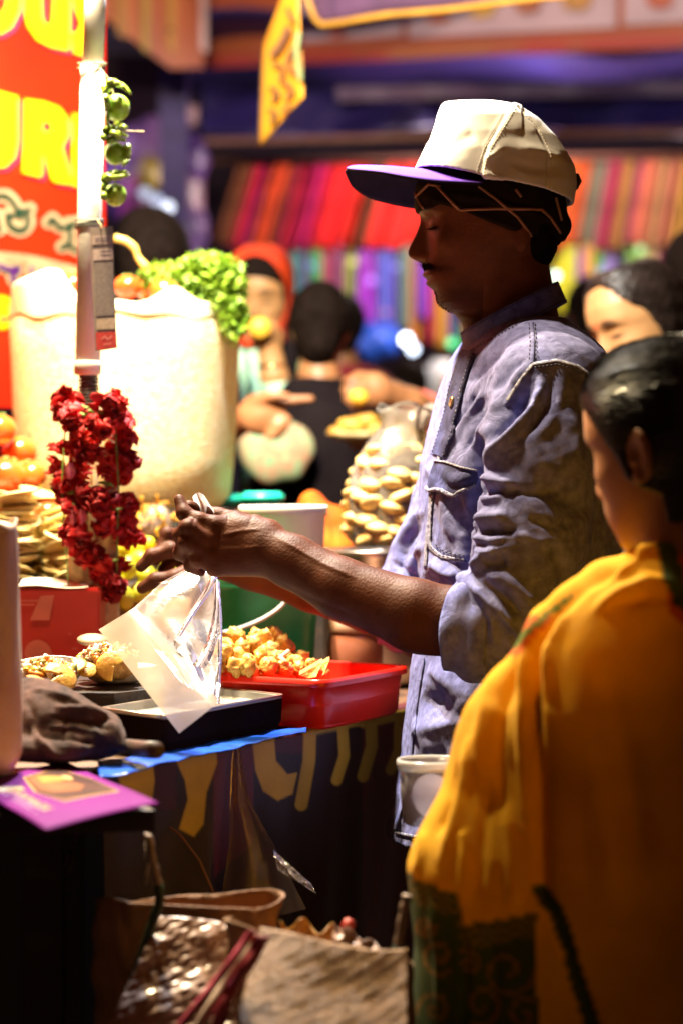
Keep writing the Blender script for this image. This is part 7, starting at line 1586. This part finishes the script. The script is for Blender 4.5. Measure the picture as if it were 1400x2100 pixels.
# dark haired man at left whose hand points right
ML = pose(305, 545, 4.9, 100, pitch=0, sc=1.02)
PT = hand_sdf((478, 868, 4.55), (536, 850, 4.5), [([(560, 826, 4.5), (600, 820, 4.5), (640, 818, 4.5)], .0115), ([(565, 845, 4.5), (590, 862, 4.49), (570, 872, 4.48)], .0115), ([(560, 862, 4.5), (582, 880, 4.49), (562, 888, 4.48)], .011), ([(550, 878, 4.5), (570, 893, 4.49), (550, 898, 4.48)], .010), ([(520, 822, 4.49), (560, 812, 4.47), (590, 812, 4.47)], .012)], rw=.030, pr=(.046, .024, .042), arm=([(330, 1010, 4.8), (420, 930, 4.6), (478, 868, 4.55)], [.045, .038, .030]))
person('man with short dark hair behind the basket pointing with one finger', ML, M['skin_mid'], M['navy'], sh=.22, h=.005, hands=[(*bounds([(330, 1010, 4.8), (640, 800, 4.5)], .06), .0055, PT)], sleeves=[([P(420, 720, 4.9), P(400, 850, 4.85), P(400, 930, 4.65), P(440, 905, 4.58)], [.06, .055, .052, .045])], hair_fn=round_hair(ML))
# customer in pink: arm from the right with snack and leaf plate
MP = pose(1010, 650, 5.2, 235, pitch=15, sc=.95)
h1 = hand_sdf((800, 812, 4.75), (765, 800, 4.72), [([(750, 780, 4.71), (722, 780, 4.70), (706, 800, 4.70)], .0115), ([(745, 795, 4.70), (716, 800, 4.69), (712, 822, 4.69)], .0115), ([(748, 812, 4.70), (722, 822, 4.69), (728, 838, 4.69)], .011), ([(770, 778, 4.74), (735, 770, 4.73), (708, 782, 4.72)], .012), ([(752, 828, 4.70), (736, 838, 4.69)], .010)], rw=.028, pr=(.040, .022, .038), arm=([(900, 870, 4.85), (840, 830, 4.78), (800, 812, 4.75)], [.04, .034, .03]))
h2 = hand_sdf((800, 930, 4.70), (760, 905, 4.66), [([(745, 895, 4.65), (715, 892, 4.62)], .011), ([(748, 905, 4.65), (718, 904, 4.62)], .011), ([(752, 916, 4.65), (724, 916, 4.63)], .010), ([(758, 890, 4.66), (740, 872, 4.63)], .011)], rw=.028, pr=(.038, .03, .018), arm=([(930, 1010, 4.9), (860, 970, 4.78), (800, 930, 4.70)], [.04, .034, .03]))
wP = person('customer in a pink sleeve picking food from a small leaf plate behind the vendor', MP, M['skin_mid'], M['pink'], sh=.20, h=.005, clothes_name='blouse', hands=[(*bounds([(690, 760, 4.7), (910, 890, 4.85)], .05), .005, h1), (*bounds([(690, 860, 4.65), (940, 1020, 4.9)], .05), .005, h2)],
            sleeves=[([P(960, 800, 5.15), P(940, 900, 5.0), P(880, 860, 4.83), P(815, 822, 4.76)], [.06, .058, .052, .042])])
lp = thing('leaf_plate', P(730, 905, 4.62), 'small leaf plate of yellow food held behind the clear bag of shells', 'plate')
MB().lathe(P(730, 895, 4.60), [(.02, -.012), (.040, -.004), (.056, .006), (.054, .008), (.036, 0), (.005, -.006)], 30, wob=lambda a, t: 1 + .08 * math.sin(a * 5)).build('dish', mat('leaf_dish', (.72, .58, .30), (.5, .34, .14), rough=.6, vs=40), lp)
for i, (x, y, r, lb) in enumerate([(720, 872, .022, 'pale puffed piece on the small leaf plate'), (752, 862, .018, 'yellow piece at the right of the leaf plate'), (694, 886, .016, 'yellow piece hanging over the left rim of the leaf plate'), (768, 878, .016, 'small yellow piece by the hand on the leaf plate')]):
    MB().ell(P(x, y, 4.58), (r * 1.3, r, r * .75), 16, 10, fn=lambda p: 1 + .1 * math.sin(p.x * 8) * math.cos(p.z * 6)).build('snack_piece', M['crust'], label=lb, cat='snack')
MB().ell(P(736, 815, 4.66), (.020, .016, .016), 16, 10).build('golden_snack', bpy.data.materials['golden_snack'], label='golden piece of food pinched by the hand in the pink sleeve', cat='snack')
# more heads in the crowd
MR = pose(700, 668, 6.9, 90, sc=.82); person('person in wine red shawl with their back turned, behind the black haired man', MR, M['skin_mid'], M['wine'], h=.006, sh=.22, clothes_name='shawl', hair_fn=round_hair(MR))
MC = pose(838, 795, 7.6, 90, sc=.74); person('child with black hair seen between the pink sleeve and the vendor', MC, M['skin_mid'], M['navy'], h=.006, sh=.15, hair_fn=round_hair(MC))
MD = pose(1212, 640, 7.0, 88, sc=.9); person('dark haired person in brown behind the vendor’s shoulder'.replace('’', "'"), MD, M['skin_dark'], weave('brown_cloth', (.06, .02, .015), (.04, .015, .01)), h=.006, sh=.20, hair_fn=round_hair(MD))
ME_ = pose(1440, 575, 5.0, 95, sc=1.0); person('dark haired person at the right edge behind the smiling woman', ME_, M['skin_dark'], M['navy'], h=.006, sh=.22, hair_fn=round_hair(ME_))

# ============================================================ STALLS ACROSS THE WAY
def cloth_panel(name, top, bot, d, m, lab, cat, group=None, folds=3, th=.004, depth=.02, lean=0.0):
    (xa, ya, xb, yb), (xc, yc, xd, yd) = top, bot
    ph = random.uniform(0, 6)
    def fn(u, v):
        x = (xa + (xb - xa) * u) * (1 - v) + (xc + (xd - xc) * u) * v; y = (ya + (yb - ya) * u) * (1 - v) + (yc + (yd - yc) * u) * v
        return P(x, y, d + lean * v) + Vector((0, depth * math.sin(u * folds * PI * 2 + ph) * (.4 + .6 * v), 0))
    return MB().sheet(fn, 24, 12, th).build(name, m, label=lab, cat=cat, group=group)
stall2 = thing('market_stall', (0.3, 9.0, 0), 'far stall with blue tarpaulin awning and rows of hanging cloth', 'stall')
bp_ = mat('stall_back', (.03, .012, .03), (.015, .007, .015), rough=.9, vs=2)
MB().box((0.6, 10.4, 1.7), (9.0, .05, 3.4)).build('back_wall', bp_, stall2, smooth=False)
tarp = mat('blue_tarp', (.020, .012, .11), (.011, .007, .06), rough=.5, vs=3, bump=.2, bs=12)
MB().sheet(lambda u, v: Vector((-.62 + 4.2 * u, 8.0 + 2.4 * v, 2.74 + .0 + .10 * v - .10 * math.sin(PI * v) + .03 * math.sin(u * 11 + v * 2) + .02 * math.sin(u * 31))), 60, 20, .004).build('awning', tarp, stall2)
MB().sheet(lambda u, v: P(415 + 1100 * u, 150 + 120 * v + 12 * math.sin(u * 9) + 22 * (1 - v) * (u < 2), 8.35 + .05 * math.sin(u * 26 + v * 2) - .15 * v), 80, 10, .004).build('tarp_valance', tarp, stall2)
MB().sheet(lambda u, v: P(690 + 800 * u, 178 + 30 * v - 14 * u, 8.12 + .03 * math.sin(u * 18)), 50, 6, .004).build('pale_fold', mat('pale_tarp', (.11, .06, .13), (.06, .035, .09), rough=.6, vs=5), stall2)
for (x0, y0, x1, y1, d, r) in ((420, 291, 1420, 268, 8.0, .013), (420, 330, 1420, 318, 8.9, .011)): MB().tube([P(x0, y0, d), P(x1, y1, d)], r, 8).build('rail', mat('rail_brown%d' % y0, (.25, .11, .08), rough=.5), stall2)
for x in (-0.60, 1.5, 3.2): MB().box((x, 8.4, 1.4), (.10, .10, 2.8)).build('post', mat('post_violet%.0f' % (x * 10), (.045, .02, .16), (.03, .015, .10), rough=.6), stall2, smooth=False)
MB().box((.8, 9.6, .55), (4.0, .9, 1.1), bev=.01).build('counter', M['dark_wood'], stall2, smooth=False)
# orange board over the awning with pictures of cups
brd = thing('banner_board', P(900, 130, 8.0), 'long brown orange board with pictures of cups above the far stall', 'banner')
bpl = Plane(P(200, 140, 8.6), P(1480, 95, 7.7), P(200, -200, 8.6))
def bq(poly, off): return MB().prism([bpl.at(x, y, off) for x, y in poly], tuple(-bpl.n * .01))
bq([(362, 142), (1500, 92), (1500, -260), (362, -260)], 0).build('board', mat('board_orange', (.36, .075, .02), (.26, .045, .02), rough=.5, vs=1.5), brd, smooth=False)
M['cream_board'] = mat('cream_board', (.46, .32, .38), (.36, .24, .30), rough=.5, vs=3)
for poly in ([(612, -40), (822, -40), (822, 72), (618, 86)], [(836, -40), (1262, -40), (1262, 56), (836, 78)], [(1278, -40), (1500, -40), (1500, 40), (1278, 52)]): bq(poly, .014).build('picture_panel', M['cream_board'], brd, smooth=False)
for i, (x, y, w_, c) in enumerate([(690, 50, 42, (.42, .05, .02)), (895, 20, 60, (.50, .10, .03)), (985, 8, 66, (.55, .30, .04)), (1080, 0, 60, (.38, .10, .04)), (1180, -6, 66, (.48, .22, .05)), (1350, -10, 60, (.5, .1, .05))]):
    bq([(x - w_ * .55, y - 40), (x + w_ * .55, y - 40), (x + w_ * .42, y + 16), (x + w_ * .2, y + 26), (x - w_ * .2, y + 27), (x - w_ * .42, y + 17)], .028).build('cup_picture', mat('cup%d' % i, c, rough=.5, vs=8), brd, smooth=False)
bq([(362, 142), (1500, 92), (1500, 62), (362, 118)], .03).build('lower_band', mat('band_red', (.34, .03, .02), (.28, .08, .03), rough=.5, vs=2, lo=.45, hi=.55), brd, smooth=False)
ob2 = thing('orange_hoarding', P(300, 0, 7.4), 'slanting orange brown hoarding with faint yellow stripes beyond the pole', 'hoarding')
opn = Plane(P(220, 0, 7.2), P(400, 0, 7.8), P(220, 200, 7.2))
MB().prism([opn.at(*q) for q in [(195, -260), (418, -260), (418, 138), (350, 140), (285, 92), (195, 20)]], (0, .02, 0)).build('panel', mat('hoard_orange', (.42, .12, .02), (.24, .04, .02), rough=.5, vs=4, aniso=(1, 1, .12)), ob2, smooth=False)
for k, (x, w_, c) in enumerate([(300, 16, (.40, .24, .03)), (352, 16, (.42, .20, .02)), (250, 18, (.36, .16, .02)), (418, 14, (.60, .42, .42))]):
    MB().prism([opn.at(x - w_ / 2, -240, .004), opn.at(x + w_ / 2, -240, .004), opn.at(x + w_ / 2, 110 - (30 if x < 300 else 0), .004), opn.at(x - w_ / 2, 100 - (30 if x < 300 else 0), .004)], (0, .006, 0)).build('stripe', mat('stripe%d' % k, c, rough=.6, vs=14, aniso=(1, 1, .4)), ob2, smooth=False)
MB().sheet(lambda u, v: Vector((-1.9 + 1.35 * u, 7.6 + 1.2 * v, 2.62 + .15 * (1 - u) + .1 * v + .02 * math.sin(u * 9))), 20, 8, .01).build('dark_awning', mat('dark_awning', (.02, .008, .012), rough=.8), label='dark sloping awning under the orange hoarding at upper left', cat='awning')
# dark pennant with yellow edge across the top, and the yellow hanging pennant
fl = thing('dark_canopy_flap', P(800, 0, 5.0), 'dark purple canopy flap with a yellow hem at the top of the photo', 'canopy')
FLP = Plane(P(620, 0, 5.0), P(1100, -10, 4.6), P(640, 60, 5.0))
def crvy(x): return np.interp(x, [600, 640, 655, 700, 800, 900, 1000, 1100, 1180], [-110, 30, 55, 50, 32, 20, 8, 0, -6])
MB().sheet(lambda u, v: FLP.at(605 + 560 * u, float(crvy(605 + 560 * u)) * v + (-260) * (1 - v)) + Vector((0, .015 * math.sin(u * 8 + v * 3), 0)), 60, 10, .004).build('cloth', mat('flap_purple', (.085, .035, .085), (.05, .02, .05), rough=.7, vs=6), fl)
MB().tube([FLP.at(605 + 560 * u / 40, float(crvy(605 + 560 * u / 40))) + Vector((0, .015 * math.sin(u / 40 * 8 + 3) - .006, 0)) for u in range(41)], .007, 8).build('yellow_hem', mat('hem_yellow', (.42, .20, .02), rough=.6), fl)
pn = thing('yellow_pennant', P(580, 0, 4.6), 'hanging yellow paper pennant with brown marks, pointed at the bottom', 'pennant')
PPL = Plane(P(530, 100, 4.72), P(624, 100, 4.50), P(530, 300, 4.72))
def pen(u, v):
    xl = np.interp(v, [0, .28, 1], [600, 538, 531]); xr = np.interp(v, [0, 1], [610, 624]); yl = np.interp(v, [0, .28, 1], [-60, 100, 303]); yr = np.interp(v, [0, 1], [-60, 200])
    return PPL.at(xl + (xr - xl) * u, yl + (yr - yl) * u) + Vector((0, .006 * math.sin(v * 6), 0))
MB().sheet(pen, 12, 30, .002).build('paper', mat('pennant_yellow', (.46, .25, .012), (.36, .12, .012), rough=.5, vs=9, lo=.3, hi=.7), pn)
mb = MB()
for pts, w_ in (([(590, 60), (575, 90), (560, 110)], 14), ([(560, 130), (580, 140), (575, 165)], 7), ([(600, 100), (590, 130), (606, 150)], 8), ([(556, 180), (570, 190), (560, 205)], 8), ([(582, 170), (600, 185), (588, 200)], 7), ([(552, 225), (566, 232), (556, 250)], 7), ([(596, 215), (580, 228)], 6), ([(590, 20), (600, 40)], 9)): flat_stroke(mb, PPL, pts, w_, .012)
mb.build('brown_mark', mat('mark_brown', (.16, .07, .03), rough=.6), pn, smooth=False, kind='stuff')
mb = MB(); flat_stroke(mb, PPL, [(612, 70), (608, 110), (616, 160)], 10, .012); mb.build('green_mark', mat('mark_green', (.25, .34, .14), rough=.6), pn, smooth=False)
MB().tube([P(600, -60, 4.6), P(598, -200, 4.6)], .002, 6).build('string', M['twine'], pn)
# hanging cloths
def dye(n, c, c2=None): return weave('dye_' + n, c, c2 or tuple(x * .6 for x in c), scale=300, vs=9)
HC = [(490, 520, 'brown', (.22, .07, .03)), (518, 545, 'crimson pink', (.78, .03, .10)), (544, 562, 'violet', (.14, .03, .36)), (560, 596, 'orange red', (.80, .09, .03)), (594, 612, 'dark brown', (.09, .02, .02)), (610, 650, 'rose pink', (.80, .035, .10)), (648, 676, 'magenta', (.62, .02, .16)), (674, 735, 'bright red', (.90, .03, .035)), (734, 778, 'scarlet', (.88, .05, .03)), (772, 792, 'olive brown', (.16, .06, .03)), (790, 870, 'vivid red', (.90, .035, .03)),
      (868, 930, 'red', (.8, .04, .03)), (1150, 1185, 'orange', (.72, .16, .03)), (1183, 1212, 'rust', (.55, .10, .03)), (1210, 1252, 'grey green', (.20, .19, .13)), (1250, 1276, 'wine', (.40, .05, .10)), (1274, 1300, 'old gold', (.55, .30, .08)), (1298, 1322, 'plum', (.30, .04, .16)), (1320, 1346, 'coral', (.70, .20, .12)), (1344, 1370, 'sand', (.62, .34, .16)), (1368, 1400, 'salmon', (.66, .22, .16)), (1398, 1430, 'gold', (.6, .34, .08))]
for i, (a, b, n, c) in enumerate(HC):
    sl = -48 if a < 1000 else -34; y1 = 505 + random.uniform(-8, 14)
    cloth_panel('hanging_cloth', (a, 336 - (a - 500) * .02, b + 3, 336 - (b - 500) * .02), (a + sl, y1, b + sl + 3, y1 + 4), 9.0 + .02 * (i % 3), dye(n.replace(' ', '_') + str(i), c), '%s cloth hanging %s in the far stall' % (n, 'left of the white cap' if a < 700 else ('behind the cap visor' if a < 1000 else 'right of the white cap')), 'cloth', 'cloths hanging in the far stall', folds=2)
# shiny ribbons and bangles below
RB = [(604, 'teal', (.02, .30, .32)), (628, 'violet', (.28, .04, .55)), (650, 'green', (.04, .50, .12)), (674, 'pink', (.75, .06, .25)), (698, 'plum', (.30, .03, .20)), (718, 'lime', (.42, .62, .03)), (742, 'purple', (.45, .02, .75)), (762, 'bright violet', (.50, .02, .85)), (786, 'blue', (.10, .14, .80)), (808, 'indigo', (.16, .08, .62)), (828, 'grey teal', (.12, .24, .22)), (848, 'orange', (.80, .28, .04)), (868, 'purple blue', (.22, .04, .70)), (888, 'red pink', (.75, .05, .12)), (906, 'gold', (.75, .40, .05)),
      (930, 'deep blue', (.08, .04, .45)), (950, 'leaf green', (.05, .40, .10)), (1148, 'yellow', (.74, .70, .02)), (1166, 'lemon', (.70, .74, .04)), (1184, 'bright purple', (.26, .02, .66)), (1204, 'peach', (.72, .40, .10)), (1228, 'fresh green', (.10, .58, .04)), (1250, 'lilac', (.34, .26, .70)), (1276, 'navy', (.04, .03, .12)), (1296, 'moss', (.16, .36, .05)), (1318, 'pale lime', (.50, .70, .12)), (1338, 'sand', (.55, .42, .20)), (1360, 'magenta', (.55, .04, .30)), (1384, 'plum red', (.35, .03, .10))]
for i, (x, n, c) in enumerate(RB):
    y1 = 690 + random.uniform(-40, 30) if x < 1000 else 640; w_ = 23
    m = mat('ribbon%d' % i, c, tuple(q * .6 for q in c), rough=.3, vs=14, aniso=(1, 1, .3), spec=.8)
    cloth_panel('ribbon', (x - w_ / 2, 500, x + w_ / 2, 500), (x - w_ / 2 - 2, y1, x + w_ / 2 - 2, y1 + 4), 9.04 + .03 * (i % 2), m, 'shiny %s ribbon bundle %s' % (n, 'left of the vendor below the red cloths' if x < 1000 else 'right of the vendor below the hanging cloths'), 'ribbon', 'ribbons in the far stall', folds=2, depth=.012)
MB().ell(P(768, 700, 8.9), (.10, .08, .075), 24, 14, fn=lambda p: 1 + .1 * math.sin(p.x * 6 + p.z * 4)).build('blue_bundle', mat('blue_bundle', (.03, .12, .80), rough=.4, vs=8), label='bright blue bundle on the far stall left of the vendor', cat='bundle')
MB().box(P(905, 790, 8.3), (.11, .06, .18), bev=.02).build('white_bag', mat('white_bag', (.70, .74, .80), rough=.5), label='white bag beside the vendor\'s collar in the far stall', cat='bag')
for i, (x, y, d, rx, rz, c) in enumerate([(300, 330, 8.6, .12, .16, (.22, .10, .30)), (360, 400, 8.6, .11, .14, (.30, .16, .26)), (300, 420, 8.5, .10, .12, (.34, .05, .24)), (340, 300, 8.7, .10, .08, (.42, .30, .12)), (265, 380, 8.6, .10, .15, (.14, .06, .28)), (385, 470, 8.6, .08, .12, (.18, .10, .30)), (255, 300, 8.8, .07, .06, (.5, .36, .34)), (375, 235, 8.8, .06, .05, (.42, .26, .28)), (310, 360, 8.4, .05, .07, (.48, .34, .06)), (400, 330, 8.6, .05, .1, (.12, .05, .26))]):
    MB().ell(P(x, y, d), (rx, .08, rz), 20, 12, fn=lambda p: 1 + .12 * math.sin(p.x * 5 + i) * math.cos(p.z * 6)).build('hanging_bag', mat('bag_tint%d' % i, c, tuple(q * .4 for q in c), rough=.4, vs=9), label=['violet', 'mauve', 'magenta', 'tan', 'indigo', 'slate purple', 'pale rose', 'dusty pink', 'yellow', 'dark blue'][i] + ' bag hanging in the left stall between pole and blue awning', cat='bag', group='bags hanging in the left far stall')
# small bright lights far off
LED = [(832, 696, 8.2, (.85, .9, 1.0), 9, .019), (846, 716, 8.2, (.7, .8, 1.0), 6, .017), (925, 703, 8.4, (.15, .9, .35), 2.6, .016), (1138, 566, 8.8, (.75, 1, .8), 6, .014), (723, 536, 8.8, (.85, .8, .2), 1.4, .016), (760, 575, 8.8, (.6, .25, 1.0), 1.6, .016), (345, 425, 8.0, (.8, .85, 1.0), 2.4, .020), (322, 410, 8.0, (.7, .75, 1.0), 1.2, .02), (298, 396, 8.0, (.7, .75, 1.0), 1.0, .02), (1312, 512, 8.8, (.6, .95, .4), 1.6, .016), (1230, 556, 8.8, (.6, .6, 1), 1.0, .014), (812, 548, 8.8, (.4, .4, 1), 1.2, .012), (790, 640, 8.8, (.9, .4, .8), .9, .012), (640, 545, 8.8, (.3, .6, 1), .9, .014)]
NM = ['large white', 'bluish white', 'green', 'greenish white', 'yellow', 'violet', 'brightest pale', 'faint upper', 'faintest', 'lime', 'lilac', 'blue', 'pink', 'sky blue']
PL_ = ['left of the vendor\'s collar', 'just under the larger one by the collar', 'close left of the vendor\'s collar', 'behind the vendor\'s nape', 'among ribbons left of his nose', 'among ribbons left of his mouth', 'in the left stall above the dark haired man', 'next to the bright one in the left stall', 'third of the row in the left stall', 'above the smiling woman', 'above left of the smiling woman', 'beside the vendor\'s nose', 'below the ribbons', 'above the black haired man']
for i, (x, y, d, c, e, r) in enumerate(LED): MB().ell(P(x, y, d), r, 12, 8).build('small_light', glow('led%d' % i, c, e), label='small %s light %s' % (NM[i], PL_[i]), cat='light', group='small lights in the market')
for i, (p, e, c) in enumerate(FAR_LAMPS):
    t = thing('stall_lamp', p, ['bulb under the far awning hidden by the cap', 'bulb in front of the far banner left', 'bulb under the far awning at right', 'violet bulb in the left far stall', 'bulb in front of the far banner right'][i], 'lamp'); p = Vector(p)
    MB().ell(p, (.03, .03, .04)).build('bulb', glow('far_glow%d' % i, c, 30), t); MB().tube([p + Vector((0, 0, .035)), p + Vector((0, 0, .10))], .016, 10).build('socket', M['black_plastic'], t)
    l = bpy.data.lights.new('lamp_light', 'POINT'); l.energy = e; l.color = c; l.shadow_soft_size = .05; o = bpy.data.objects.new('lamp_light', l); COL.objects.link(o); o.parent = t; o.location = (0, 0, -.06)
